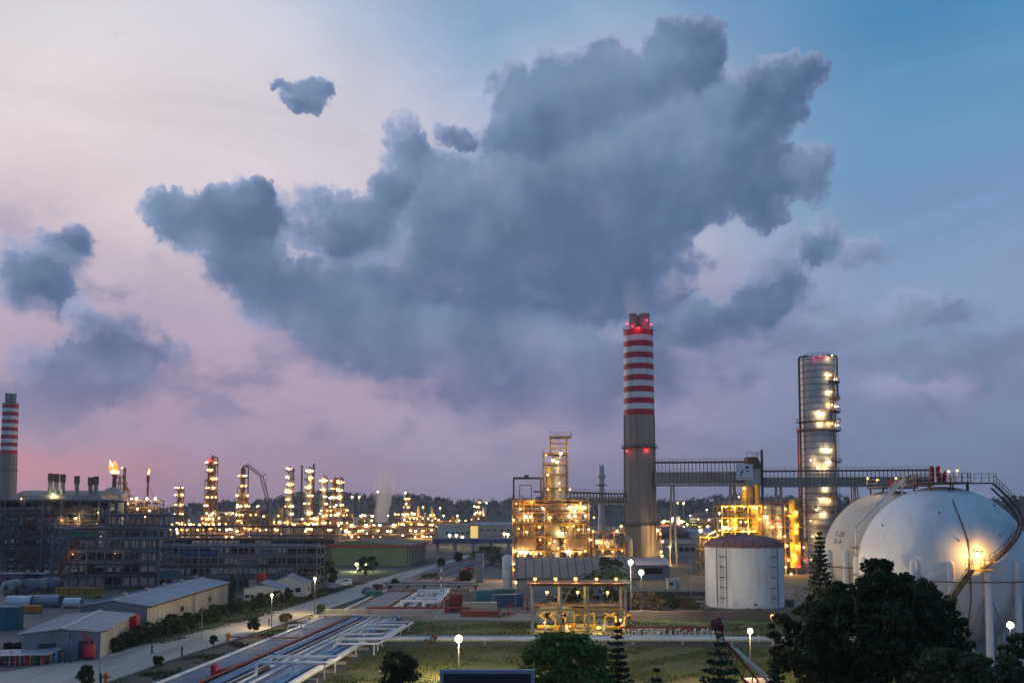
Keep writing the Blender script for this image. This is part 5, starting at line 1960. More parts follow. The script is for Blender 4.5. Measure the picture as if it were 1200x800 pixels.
# big warehouse with bluish roof
A = Vector((-66.6, 146, 0))
t = shed('warehouse', 'long beige warehouse with bluish metal roof beside the road', A, 10.2, 50, R(3), 4.3, 5.1, 'roof_blue', 'wall_beige', 'wall_grey', 25)
lbox(t, 'door', M['dark'], 4.0, 7.5, -.16, -.1, 0, 3.4)
for k in range(2):
    lbox(t, 'window', M['glass'], 10.3, 10.34, 17 + k * 18, 18.6 + k * 18, 1.6, 2.5)
    lbox(t, 'window_frame', M['steel'], 10.3, 10.44, 16.85 + k * 18, 17 + k * 18, 1.5, 2.6)
    lbox(t, 'window_frame', M['steel'], 10.3, 10.44, 18.6 + k * 18, 18.75 + k * 18, 1.5, 2.6)
    lbox(t, 'window_sill', M['concrete'], 10.3, 10.5, 16.8 + k * 18, 18.8 + k * 18, 1.4, 1.5)
for k in range(5):
    piece('roof_vent', MB().lathe([(.3, 0), (.3, .5), (.5, .5), (.5, .7), (.05, .9)], (5 + (k % 2) * .2, 5 + k * 10, 5.1), 10).mesh('roof_vent', M['steel'], True), t)
lbox(t, 'gutter', M['dark'], 10.72, 10.92, -.3, 50.3, 4.0, 4.2)
# small grey warehouse in front of it
A = Vector((-61.6, 119.5, 0))
t = shed('warehouse', 'small grey shed with pale metal roof in front of the blue roofed warehouse', A, 9.2, 22, R(12), 3.5, 3.95, 'roof_grey', 'wall_beige', 'wall_grey', 11)
lbox(t, 'door', M['dark'], 6.6, 8.4, -.16, -.1, 0, 2.4)
lbox(t, 'window', M['glass'], 2.0, 4.0, -.16, -.1, 1.3, 2.2)
# red container between the two
t = thing('container', (-57.2, 141.0, 0), 'red steel box standing between the two warehouses', 'container', 'containers')


def container(t, L, W, H, m_, rot=0., ribs=True):
    piece('body', MB().box(-L / 2, L / 2, -W / 2, W / 2, .15, H).mesh('body', M[m_]), t)
    rb = MB().box(-.06, .06, -.06, .0, .25, H - .12).mesh('rib', M[m_])
    n = max(4, int(L / .9))
    for k in range(n):
        piece('rib', rb, t, (-L / 2 + (k + .5) * L / n, -W / 2, 0))
    piece('base_frame', MB().box(-L / 2 - .03, L / 2 + .03, -W / 2 - .03, W / 2 + .03, 0, .15).mesh('base_frame', M['dark']), t)
    piece('top_rail', MB().box(-L / 2 - .03, L / 2 + .03, -W / 2 - .09, W / 2 + .03, H, H + .08).mesh('top_rail', M[m_]), t)
    piece('door', MB().box(L / 2, L / 2 + .06, -W / 2 + .1, W / 2 - .1, .25, H - .1).mesh('door', M[m_]), t)
    t.rotation_euler.z = rot


container(t, 3.0, 2.4, 3.4, 'red', R(10))
# little houses further along the road
for (lab, px, py, W, L, e, r_, rm, wm) in (
        ('white hut with pale blue roof right of the long warehouse', 286, 706, 7, 8, 2.8, 4.0, 'roof_blue', 'stone_white'),
        ('small house with pale hipped roof by the far end of the hedge', 316, 699, 8, 7, 3.0, 4.6, 'roof_grey', 'stone_white')):
    g = G(px, py)
    t = shed('hut', lab, g, W, L, R(4), e, r_, rm, wm, wm, 5, cat='hut')
    lbox(t, 'door', M['dark'], W * .4, W * .4 + 1.1, -.16, -.1, 0, 2.1)
    lbox(t, 'window', M['glass'], W * .7, W * .7 + 1.2, -.16, -.1, 1., 2.)
    lbox(t, 'side_window', M['glass'], W + .06, W + .16, 2, 3.4, 1., 2.)
t = thing('water_tank', G(306, 700), 'red water tank on a stand between the two huts', 'tank')
b = MB().lathe([(.02, 3.2), (1.0, 3.2), (1.05, 3.4), (1.05, 5.2), (.7, 5.6), (.02, 5.7)], (0, 0, 0), 14)
piece('barrel', b.mesh('barrel', M['red'], True), t)
for sx in (-.7, .7):
    for sy in (-.7, .7):
        piece('leg', MB().box(sx - .1, sx + .1, sy - .1, sy + .1, 0, 3.2).mesh('leg', M['steel']), t)
# olive green warehouse with red roof edge
x0 = P(366, 662, 330).x
t = shed('warehouse', 'olive green warehouse with dark red roof edge in the middle distance', Vector((x0, 332, 0)), P(477, 662, 330).x - x0, 46, R(-3), 7.0, 8.6, 'roof_brown', 'wall_olive', 'wall_olive', 16)
lbox(t, 'fascia', M['red'], -.6, P(477, 662, 330).x - x0 + .6, -.7, -.4, 6.6, 7.3)
lbox(t, 'side_fascia', M['red'], P(477, 662, 330).x - x0 + .55, P(477, 662, 330).x - x0 + .8, -.4, 46, 6.4, 7.0)
for k in range(8):
    lbox(t, 'buttress', M['wall_beige'], P(477, 662, 330).x - x0 + .1, P(477, 662, 330).x - x0 + .5, 1 + k * 5.6, 1.5 + k * 5.6, 0, 6.3)
for px, py in ((418.5, 661), (428, 661)):
    w = P(px, py, 300)
    t = thing('floodlight', (w.x, 300, 0), 'twin greenish floodlight in front of the olive warehouse' if px < 420 else 'right-hand smaller floodlight in front of the olive warehouse', 'floodlight', 'floodlights by the olive warehouse')
    MB().beam((w.x, 300.9, 0), (w.x, 300.9, w.z + .4), .14).build('pole', M['steel'], t)
    lamp(t, None, 'green', .8 if px < 420 else .55, Vector((0, 0, w.z)))

# barrel roofed shed in front of the lit unit
x0 = P(606, 680, 214).x
t = shed('barrel_shed', 'brownish barrel roofed shed in front of the lit process unit', Vector((x0, 213, 0)), 21, 27, R(-90) + R(90), 3.8, 8.0, 'roof_brown', 'wall_beige', 'wall_beige', 14, arch=True)
t.rotation_euler.z = R(90)
t.location = (x0 + 27, 213, 0)
for k in range(15):
    b = MB()
    b.path([(-.55 + 11.05 * f, 27 * k / 14., 3.95 + 4.2 * math.sin(f * math.pi / 2)) for f in (0, .15, .3, .5, .7, .85, 1)], .09, 5)
    piece('roof_rib', b.mesh('roof_rib', M['rust']), t)
for k in range(5):
    piece('roof_vent', MB().lathe([(.35, 0), (.35, .6), (.6, .6), (.6, .8), (.05, 1.05)], (9.5, 3 + k * 5.2, 7.9), 10).mesh('roof_vent', M['steel'], True), t)
lbox(t, 'eave_board', M['dark'], -.75, -.55, -.3, 27.3, 3.5, 3.95)
# white silo left of it
c = G(594.5, 690)
t = thing('silo', c, 'white vertical silo left of the barrel roofed shed', 'silo')
b = MB().lathe([(1.15, 0), (1.2, .2), (1.2, 7.6), (.9, 8.1), (.3, 8.4), (.02, 8.45)], (0, 0, 0), 18)
piece('shell', b.mesh('shell', M['tank_white'], True), t)
for z in (2.6, 5.2):
    piece('band', MB().lathe([(1.2, z), (1.26, z + .05), (1.2, z + .1)], (0, 0, 0), 18).mesh('band', M['steel']), t)

# ------------------------------------------------------------------ pump shelter in the middle
D = 146
xs = [P(px, 740, D).x for px in (624.5, 657.5, 689.5, 733.5)]
zr = P(680, 686.5, D).z
zm = P(680, 713.5, D).z
t = thing('pump_shelter', ((xs[0] + xs[-1]) / 2, D, 0), 'open two-level pump shelter lit yellow, with a row of lamps on its roof', 'shelter')
for x in xs:
    for y in (D, D + 7):
        MB().box(x - .17, x + .17, y - .17, y + .17, 0, zr).build('post', M['steel'], t)
for y in (D, D + 7):
    MB().box(xs[0] + .18, xs[-1] - .18, y - .12, y + .12, zm - .2, zm + .12).build('mid_beam', M['yellow'], t)
    MB().box(xs[0] - .3, xs[-1] + .3, y - .15, y + .15, zr, zr + .35).build('roof_beam', M['rust'], t)
for k in range(12):
    xa = xs[0] - .9 + (xs[-1] - xs[0] + 1.8) * k / 12
    MB().box(xa + .02, xa + (xs[-1] - xs[0] + 1.8) / 12 - .02, D - 1, D + 8, zr + .36 + (k % 2) * .02, zr + .46 + (k % 2) * .02).build('roof_sheet', M['rust'], t)
for (i, j) in ((1, 2),):
    xm = (xs[i] + xs[j]) / 2
    for (a, c_) in ((xs[i], xm - .6), (xs[j], xm + .6)):
        MB().beam((a, D, zm + .2), (c_, D, zr - .3), .22).build('brace', M['yellow'], t)
        MB().beam((a, D, .2), (c_, D, zm - .3), .22).build('brace', M['yellow'], t)
b = MB()
rail_mesh(b, [(xs[0], D - .1, zm + .15), (xs[-1], D - .1, zm + .15)], 1., 1.6, t=.05)
b.build('handrail', M['yellow'], t)
MB().box(xs[0] + .2, xs[-1] - .2, D + 3.2, D + 6.8, zm + .13, zm + .2).build('mezzanine', M['rust'], t)
px_lamps(t, [(627, 678, 'amber', .3), (651, 678, 'amber', .3), (674.5, 678, 'amber', .34), (699, 678, 'amber', .28), (722, 678, 'amber', .28)], D - .2)
px_lamps(t, [(641, 693.5, 'shelter', .26), (677, 693.5, 'shelter', .26), (712, 694, 'shelter', .26), (727, 726, 'shelter', .2), (638, 729, 'shelter', .14), (668, 733, 'shelter', .14), (700, 735, 'shelter', .14)], D + 1.2)  # under-roof lamps; some of the low ones added to light the inside yellower
# pumps on the pad
rd = random.Random(99)
for k in range(9):
    x = xs[0] + 1.2 + k * 1.55
    y = D + rd.uniform(1.2, 4.5)
    q = thing('pump', (x, y, .05), ('leftmost', 'second', 'third', 'fourth', 'fifth', 'sixth', 'seventh', 'eighth', 'rightmost')[k] + ' of the yellow lit pumps on the shelter floor', 'pump', 'pumps in the shelter')
    c_ = ['yellow', 'wall_olive', 'yellow', 'orange', 'steel'][k % 5]
    b = MB()
    b.tube((-.5, 0, .75), (.55, 0, .75), .38, n=10)
    piece('motor', b.mesh('motor', M[c_], True), q)
    piece('casing', MB().lathe([(.02, .3), (.45, .35), (.5, .7), (.4, 1.1), (.15, 1.25)], (.8, 0, 0), 10).mesh('casing', M['yellow' if k % 2 else 'steel'], True), q)
    piece('bed', MB().box(-.8, 1.4, -.45, .45, 0, .32).mesh('bed', M['concrete']), q)
    b = MB().path([(.8, 0, 1.2), (.8, 0, rd.uniform(1.8, 2.8)), (.8 + rd.choice((-1, 1)) * .9, 0, 2.6), (.8, 1.2, 2.9)], .13, 6)
    piece('outlet_pipe', b.mesh('outlet_pipe', M['yellow'], True), q)
# small white house behind the shelter
g = G(630, 737)
t = shed('hut', 'small white house with dark roof behind the pump shelter', Vector((P(630, 720, 160).x, 160, 0)), 6.2, 6, 0, 2.5, 4.2, 'roof_tile', 'stone_white', 'stone_white', 4, cat='hut', overhang=.9)
lbox(t, 'door', M['dark'], 3.9, 4.8, -.16, -.1, 0, 2.0)
lbox(t, 'window', M['glass'], 1.2, 2.2, -.16, -.1, .9, 1.8)

# ------------------------------------------------------------------ buildings in the middle distance
for (lab, xa, xb, py, D, H, rm, wm) in (
        ('low cream block with a lit end, left of the flyover', 513, 553, 620, 640, 9.5, 'roof_brown', 'stone_white'),
        ('low flat warehouse behind the flyover, right of the cream block', 552, 600, 626, 760, 9, 'roof_grey', 'wall_beige'),
        ('long low brown roofed store right of the chimney', 776, 826, 640, 400, 5.5, 'roof_brown', 'wall_beige'),
        ('second long store further back, right of the chimney', 772, 834, 632, 520, 8, 'roof_grey', 'stone_white'),
        ('grey roofed workshop in front of the chimney foot', 738, 784, 676, 262, 4.2, 'roof_grey', 'wall_grey'),
        ('pale low depot beyond the right-hand sphere', 1168, 1260, 640, 330, 8, 'roof_grey', 'wall_grey')):
    x0, x1 = P(xa, 600, D).x, P(xb, 600, D).x
    t = shed('store_building', lab, Vector((x1, D, 0)), 14, x1 - x0, R(90), H, H + 1.6, rm, wm, wm, max(4, int((x1 - x0) / 4)), cat='building')
    for k in range(5):
        lbox(t, 'window', M['glass'], -.2, -.1, 2 + k * (x1 - x0 - 6) / 5, 2 + k * (x1 - x0 - 6) / 5 + 1.8, H * .4, H * .4 + 1.6)
# a lit doorway on the cream block
w = P(556, 617, 640)
t = thing('lit_kiosk', (w.x, 636, 0), 'small kiosk with glowing yellow front beside the cream block', 'kiosk')
MB().box(w.x - 3, w.x + 3, 637, 643, 0, w.z + 1.2).build('wall', M['yellow'], t)
MB().box(w.x - 2.5, w.x + 2.5, 636.7, 636.95, 1, w.z + .6).build('lit_window', glow('window_glow', (1., .66, .22), .9), t)
MB().box(w.x - 3.5, w.x + 3.5, 636, 643.5, w.z + 1.2, w.z + 1.7).build('roof', M['roof_brown'], t)
# white cabin
c = G(790, 690.5)
t = thing('cabin', (c.x, c.y, 0), 'small white cabin in front of the grey workshop', 'cabin')
piece('wall', MB().box(-1.5, 1.5, 0, 2.4, 0, 2.4).mesh('wall', M['stone_white']), t)
piece('roof', MB().box(-1.7, 1.7, -.2, 2.6, 2.4, 2.55).mesh('roof', M['roof_grey']), t)
piece('door', MB().box(.4, 1.2, -.06, -.01, .05, 2.0).mesh('door', M['steel']), t)
piece('window', MB().box(-1.1, -.2, -.06, -.01, 1.0, 1.8).mesh('window', M['glass']), t)
# brown dome tank and smaller tanks
for (lab, px, D, r, h, rm, wm, pt) in (('brown domed tank right of the chimney', 784, 450, 9.5, 8.5, 'tank_roof', 'rust', 0), ('low grey domed tank behind the short gantry', 716, 330, 7.5, 8.5, 'roof_grey', 'steel', 0),
                                      ('distant pale tank below the right end of the ridge', 826, 800, 13, 14, 'tank_roof', 'wall_beige', 0)):
    c = P(px, 600, D)
    t = thing('domed_tank', (c.x, D, 0), lab, 'storage tank')
    MB().lathe([(r, 0), (r, h)], (c.x, D, 0), 28).build('shell', M[wm], t, True)
    MB().lathe([(r + .2, h)] + [(max(.02, r * math.cos(k * math.pi / 16)), h + .1 + r * .38 * math.sin(k * math.pi / 16)) for k in range(9)], (c.x, D, 0), 28).build('roof', M[rm], t, True)
    b = MB()
    rail_mesh(b, ring_pts((c.x, D), r, h, 20), 1.0, 2, closed=True, t=.1)
    b.build('handrail', M['steel'], t)
# concrete flyover / pipe bridge in the middle distance
D = 430
x0, x1 = P(507, 640, D).x, P(601, 640, D).x
zt = P(550, 632.5, D).z
t = thing('pipe_bridge', ((x0 + x1) / 2, D, 0), 'concrete pipe bridge spanning the far end of the road', 'bridge')
MB().box(x0, x1, D, D + 6, zt - 1.1, zt).build('deck', M['concrete'], t)
MB().box(x0, x1, D - .3, D - .02, zt - 1.5, zt + .5).build('parapet', M['bluegrey'], t)
for k in range(5):
    x = x0 + 2 + k * (x1 - x0 - 4) / 4
    MB().box(x - .6, x + .6, D + .5, D + 5.5, 0, zt - 1.1).build('pier', M['concrete'], t)
for k in range(4):
    MB().tube((x0, D + 1 + k * 1.2, zt + .45), (x1, D + 1 + k * 1.2, zt + .45), .35, n=7).build('pipe', M[('pipe_grey', 'steel', 'rust', 'pipe_grey')[k]], t)

# ------------------------------------------------------------------ pipe corridor along the road
SL = .080


def cxy(x0, y):
    return x0 + SL * (y - 104)


ORD = ['first', 'second', 'third', 'fourth', 'fifth', 'sixth', 'seventh', 'eighth', 'ninth', 'tenth', 'eleventh', 'twelfth', 'thirteenth', 'fourteenth', 'fifteenth', 'sixteenth', 'seventeenth', 'eighteenth', 'nineteenth', 'twentieth', 'twenty-first', 'twenty-second', 'twenty-third', 'twenty-fourth']
pipes = [(-37.2, .27, 'pipe_white', .62)]
for k in range(8):
    pipes.append((-36.4 + k * .47, .135, 'pipe_grey', .55))
pipes += [(-32.3, .16, 'pipe_red', .95), (-31.75, .09, 'pipe_orange', .5), (-31.0, .40, 'pipe_blue', .72), (-30.0, .17, 'pipe_grey', .55), (-29.4, .12, 'pipe_orange', .5), (-28.8, .20, 'pipe_white', .58),
          (-28.1, .16, 'pipe_grey', .55), (-27.5, .22, 'pipe_white', .6), (-26.8, .15, 'pipe_grey', .55), (-26.2, .17, 'pipe_white', .55), (-25.5, .2, 'pipe_grey', .58), (-24.9, .14, 'pipe_grey', .55), (-24.1, .40, 'pipe_blue', .75)]
CN = {'pipe_white': 'white', 'pipe_grey': 'bluish grey', 'pipe_red': 'red', 'pipe_orange': 'thin orange', 'pipe_blue': 'fat blue'}
loops = {14: (106.5, 111.0, 1.9, -20.6), 18: (133, 139, 1.7, -19.9), 19: (128, 143.5, 1.7, -19.4), 20: (124, 148, 1.6, -19.0)}
for i, (x0, r, m_, z) in enumerate(pipes):
    lab = f"{CN[m_]} pipeline in the roadside corridor, {ORD[i]} counted from the road"
    t = thing('pipeline', (cxy(x0, 130), 130, 0), lab, 'pipeline', 'corridor pipelines')
    ye = 163.0
    if i in loops:
        ya, yb_, h, xr = loops[i]
        e = .35
        pts = [(cxy(x0, 88), 88, z), (cxy(x0, ya - e), ya - e, z), (cxy(x0, ya), ya, z + e), (cxy(x0, ya), ya, h - e), (cxy(x0, ya) + e, ya, h), (cxy(xr, ya) - e, ya, h), (cxy(xr, ya), ya + e, h), (cxy(xr, yb_), yb_ - e, h),
               (cxy(xr, yb_) - e, yb_, h), (cxy(x0, yb_) + e, yb_, h), (cxy(x0, yb_), yb_, h - e), (cxy(x0, yb_), yb_, z + e), (cxy(x0, yb_ + e), yb_ + e, z), (cxy(x0, ye), ye, z)]
        MB().path(pts, r, 8).build('run', M[m_ if m_ != 'pipe_grey' else 'pipe_white'], t, True)
        for (lx, ly) in ((cxy(xr, ya) - .6, ya), (cxy(xr, yb_) - .6, yb_), ((cxy(x0, ya) + cxy(xr, ya)) / 2, ya)):
            MB().box(lx - .07, lx + .07, ly - .07, ly + .07, 0.03, h - r).build('support', M['pipe_white'], t)
    else:
        MB().path([(cxy(x0, 88), 88, z), (cxy(x0, ye), ye, z)], r, 8 if r < .3 else 12).build('run', M[m_], t, True)
    rd = random.Random(i)
    fl = MB().tube((0, -.06, 0), (0, .06, 0), r * 1.35, n=10).mesh('flange', M[m_])
    for k in range(3):
        y = rd.uniform(95, 101) if k == 0 else rd.uniform(114, 123) if k == 1 else rd.uniform(157, 161)
        piece('flange', fl, t, Vector((cxy(x0, y), y, z)) - wloc(t), -math.atan(SL))
# the fat white pipe that turns right and crosses the lawn
t = thing('pipeline', (-21, 115, 0), 'fat white pipe at the lawn edge of the corridor, turning to cross the lawn', 'pipeline', 'corridor pipelines')
MB().path([(cxy(-22.7, 88), 88, .8), (cxy(-22.7, 133), 133, .8), (cxy(-22.7, 134), 134.2, .8), (cxy(-22.7, 134) + 1.3, 134.6, .8), (62, 134.6, .8)], .36, 12).build('run', M['pipe_white'], t, True)
fl = MB().tube((-.07, 0, 0), (.07, 0, 0), .5, n=12).mesh('flange', M['pipe_white'])
for k in range(8):
    piece('flange', fl, t, Vector((-14 + k * 7, 134.6, .8)) - wloc(t))
    MB().box(-11 + k * 7, -10.7 + k * 7, 134.3, 134.9, .03, .5).build('support', M['concrete'], t)
for (yy, r, z, m_, lab, xe) in ((135.6, .16, .62, 'pipe_grey', 'thin grey pipe just behind the fat white lawn pipe', 62), (139.8, .13, .55, 'pipe_grey', 'thin grey pipe crossing the strip of lawn behind the fat white one', 28)):
    t = thing('pipeline', (0, yy, 0), lab, 'pipeline', 'pipes crossing the lawn')
    MB().path([(cxy(-21.5, yy), yy, z), (xe, yy, z)], r, 8).build('run', M[m_], t, True)
    for k in range(10):
        xx = -16 + k * (xe + 14) / 10
        MB().box(xx, xx + .2, yy - .15, yy + .15, .03, z - r).build('support', M['concrete'], t)
# concrete sleepers under the corridor
sl = MB().box(-8.0, 8.0, -.22, .22, .025, .36).mesh('sleeper', M['concrete'])
for k in range(12):
    y = 93 + k * 6.1
    o = piece('pipe_sleeper', sl, None, (cxy(-29.6, y), y, 0))
    o.rotation_euler.z = math.atan(-SL) * 0
    tag(o, f'concrete sleeper beam under the corridor pipes, {ORD[k]} from the bottom of the view', 'sleeper', 'pipe sleepers')
# end wall where the pipes pass under the track
tag(MB().box(cxy(-38, 163), cxy(-18, 163), 163.2, 163.9, 0, 1.05).build_at('culvert_wall', M['concrete'], (-24, 163.5, 0)), 'low concrete headwall where the corridor pipes meet the service track', 'wall')
tag(MB().box(-36, -12.5, 174.6, 175.2, 0, .9).build_at('culvert_wall', M['concrete'], (-24, 174.9, 0)), 'low concrete headwall on the far side of the service track', 'wall')
# small white stub loops by the bank, red cross main
t = thing('stub_pipe', (-33, 152, 0), 'small white bent stub pipe beside the dark bank', 'pipe')
a_ = G(336, 741)
MB().path([(a_.x, a_.y, .1), (a_.x + .3, a_.y, 1.1), (a_.x + 2.2, a_.y, 1.3), (a_.x + 2.4, a_.y + .2, .4)], .13, 8).build('run', M['pipe_white'], t, True)
MB().tube((a_.x + 2.9, a_.y + 1, 0), (a_.x + 2.9, a_.y + 1, 2.0), .3, n=10).build('stand_pipe', M['pipe_white'], t, True)
t = thing('fire_main', (-40, 128, 0), 'red fire main crossing the dark bank towards the corridor', 'pipe')
a_, b_ = G(267, 752), G(352, 755)
MB().path([(a_.x, a_.y, .2), (a_.x, a_.y, .75), (b_.x, b_.y, .95), (b_.x, b_.y, 1.0)], .13, 8).build('run', M['pipe_orange'], t, True)
MB().lathe([(.25, 0), (.25, .8), (.4, .85), (.4, 1.1), (.1, 1.3)], (a_.x, a_.y, 0), 10).build('hydrant_head', M['orange'], t, True)
t = thing('valve_post', G(251, 797), 'stout red valve post among the pipes at the bottom left', 'valve')
piece('post', MB().lathe([(.42, 0), (.42, 1.5), (.5, 1.5), (.5, 1.75), (.1, 1.85)], (0, 0, 0), 12).mesh('post', M['red'], True), t)
piece('branch', MB().path([(.3, .2, 1.0), (2.0, 6., .95)], .2, 8).mesh('branch', M['pipe_red'], True), t)

# corridor beyond the service track
far = [(-31.2, .22, 'pipe_white'), (-30.2, .16, 'pipe_orange')] + [(-29.4 + k * .6, .18, 'pipe_grey') for k in range(9)] + [(-23.6, .2, 'pipe_red'), (-22.8, .25, 'pipe_white')] + [(-21.9 + k * .75, .2, 'pipe_grey' if k % 3 else 'pipe_white') for k in range(9)] + [(-14.6, .28, 'pipe_red')]
for i, (x0, r, m_) in enumerate(far):
    t = thing('pipeline', (x0, 195, 0), f"{CN[m_]} pipeline beyond the service track, {ORD[i]} counted from the road", 'pipeline', 'far corridor pipelines')
    y1 = 214 if i > 10 else 222
    pts = [(x0, 175.5, .6), (x0 + .035 * (y1 - 175), y1, .6)]
    if i in (14, 17, 20):
        h = 1.7
        ya, yb_ = {14: (182, 206), 17: (188, 201), 20: (179, 209)}[i]
        xr = {14: -14.2, 17: -14.9, 20: -16.0}[i]
        if i == 20:
            xr = -13.9
        pts = [(x0, 175.5, .6), (x0, ya - .3, .6), (x0, ya, .9), (x0, ya, h), (xr, ya, h), (xr, yb_, h), (x0 + .9, yb_, h), (x0 + .9, yb_, .9), (x0 + .9, yb_ + .3, .6), (x0 + 1.3, y1, .6)]
        r, m_ = .3, 'pipe_white'
    MB().path(pts, r, 8).build('run', M[m_], t, True)
    if len(pts) > 2:
        for q in (3, 4, 5, 6):
            MB().box(pts[q][0] - .1, pts[q][0] + .1, pts[q][1] - .1, pts[q][1] + .1, 0.02, h - r).build('support', M['pipe_white'], t)
for (ya, yb_, xa, xb, m_, lab) in ((176.4, 176.4, -27, -8, 'pipe_red', 'red header pipe lying along the far side of the service track'), (215.5, 215.5, -28, -10, 'pipe_orange', 'orange brown header at the far end of the second corridor')):
    t = thing('header_pipe', (xa, ya, 0), lab, 'pipe')
    MB().path([(xa, ya, .2), (xa, ya, 1.0), (xb, yb_, 1.0), (xb, yb_, .2)], .22, 8).build('run', M[m_], t, True)
# sunken slab bridges and darker pipes further up the road
for k, (ya, xa, xb) in enumerate(((233, -31, -8), (241, -33, -9))):
    t = thing('slab_bridge', ((xa + xb) / 2, ya, 0), ('near' if k == 0 else 'farther') + ' long concrete slab bridging the pipes beyond the second corridor', 'slab')
    MB().box(xa, xb, ya, ya + 1.8, .7, 1.05).build('slab', M['concrete'], t)
    for q in range(6):
        x = xa + 1 + q * (xb - xa - 2) / 5
        MB().box(x - .3, x + .3, ya + .2, ya + 1.6, .0, .7).build('pier', M['dark'], t)
for i in range(12):
    x0 = -30.5 + i * 1.3
    t = thing('pipeline', (x0, 280, 0), f"dark pipeline beside the far road, {ORD[i]} counted from the road", 'pipeline', 'far road pipelines')
    MB().path([(x0, 244, .5), (x0 + 9, 345, .5)], .24, 6).build('run', M[('pipe_grey', 'steel', 'pipe_grey', 'pipe_red')[i % 4]], t, True)

# ------------------------------------------------------------------ valve manifold right of the shelter
D = 138.5
x0 = P(737, 745, D).x
x1 = P(838, 745, D).x
t = thing('valve_manifold', ((x0 + x1) / 2, D, 0), 'white pipe manifold with red valve heads beyond the lawn', 'manifold')
for (yy, z, r, m_) in ((D + 1.3, .55, .2, 'pipe_white'), (D - .6, .5, .16, 'pipe_white'), (D + 2.2, 1.75, .14, 'pipe_red')):
    MB().tube((x0 - 1, yy, z), (x1 + 1, yy, z), r, n=8).build('header', M[m_], t, True)
rd = random.Random(17)
for k in range(14):
    x = x0 + .4 + k * (x1 - x0 - .8) / 13
    h = rd.uniform(1.2, 1.75)
    b = MB()
    w = rd.uniform(.35, .9)
    b.path([(x, D - .6, .5), (x, D - .6, h - .2), (x + .15, D - .4, h), (x + w, D + .9, h), (x + w, D + 1.3, h - .2), (x + w, D + 1.3, .5)], .1, 6)
    b.build('riser', M['pipe_white'], t, True)
    if k % 3 != 1:
        MB().lathe([(.06, 0), (.06, .5), (.22, .5), (.22, .58), (.05, .6)], (x, D - .6, h), 8).build('valve_wheel', M['red'], t, True)
    MB().box(x + w - .06, x + w + .06, D + 1.9, D + 2.1, .02, 1.6).build('post', M['red'], t)
b = MB()
for k in range(5):
    xx = P(752 + k * 3.2, 745, D).x
    b.beam((xx, D - 1, .2), (xx + 1.3, D - 1, 1.9), .12)
b.build('stair_rails', M['white'], t)
# red brown bund round the tank yard
t = thing('bund_wall', (40, 168, 0), 'long red brown earth bund in front of the white tank', 'bund')
xa, xb = P(736, 715, 168).x, P(1000, 715, 168).x
for k in range(16):
    a_, c_ = xa + (xb - xa) * k / 16, xa + (xb - xa) * (k + 1) / 16
    h0, h1 = 1.35 + .12 * math.sin(k * 1.7), 1.35 + .12 * math.sin(k * 1.7 + 1.7)
    b = MB()
    b.add([(a_, 164.5, .0), (c_, 164.5, .0), (c_, 166.3, h1), (a_, 166.3, h0), (a_, 168, h0), (c_, 168, h1), (c_, 170, 0), (a_, 170, 0)], [(0, 1, 2, 3), (3, 2, 5, 4), (4, 5, 6, 7), (0, 3, 4, 7), (1, 6, 5, 2)])
    b.build('bank_section', M['berm'], t)
t = thing('yard_wall', (40, 200, 0), 'low pale wall with dark base left of the white tank', 'wall')
xa, xb = P(733, 695, 212).x, P(828, 695, 212).x
for k in range(8):
    a_, c_ = xa + (xb - xa) * k / 8 + .03, xa + (xb - xa) * (k + 1) / 8 - .03
    MB().box(a_, c_, 212, 212.25, 1.0, 1.5).build('coping', M['concrete'], t)
    MB().box(a_, c_, 212.03, 212.22, 0, .99).build('panel', M['dark'], t)

# ------------------------------------------------------------------ red and white boom in the foreground
D = 84
t = thing('boom_crane', (P(884, 798, D).x, D, 0), 'red and white articulated boom leaning behind the small pine', 'crane')
hd = P(840, 731, D)
kn = P(846, 756, D)
ft = P(888, 806, D)
b = MB()
for dx in (-.28, .28):
    b.beam((hd.x + dx, D, hd.z), (kn.x + dx, D, kn.z), .14)
for k in range(5):
    w = hd.lerp(kn, k / 5)
    b.beam((w.x - .28, D, w.z), (w.x + .28, D, w.z - .25), .09)
b.build('upper_arm', M['boomred'], t)
b = MB()
s = Vector((.35, 0, .3))
for sg in (-1, 1):
    b.beam(kn + s * sg, ft + s * sg, .15)
for k in range(9):
    b.beam(kn.lerp(ft, k / 9) + s * (1 if k % 2 else -1), kn.lerp(ft, (k + 1) / 9) + s * (-1 if k % 2 else 1), .09)
b.build('lower_arm', M['boomred'], t)
for off, a, c_ in (((.9, .5), (857, 756), (902, 800)), ((1.4, .5), (862, 759), (905, 797)), ((.2, .4), (824, 737), (834, 745))):
    MB().tube(P(a[0], a[1], D + off[0] - 1), P(c_[0], c_[1], D + off[0] - 1), .1, n=6).build('hydraulic_strut', M['white'], t)
for k in range(7):
    a = k * 2.399
    w = hd + Vector((.42 * math.cos(a) * (.4 + .1 * k), .3 * math.sin(a), .25 * math.sin(a * 2)))
    b = MB().ball(w, .36, 8, 5)
    b.build('head_block', M['boomred'], t, True)
MB().box(P(876, 800, D).x, P(905, 800, D).x, D - 1.5, D + 1.5, 0, P(890, 797, D).z).build('base_cab', M['red'], t)
MB().box(P(880, 800, D).x, P(900, 800, D).x, D - 1.56, D - 1.49, P(890, 812, D).z, P(890, 803, D).z).build('window', M['glass'], t)

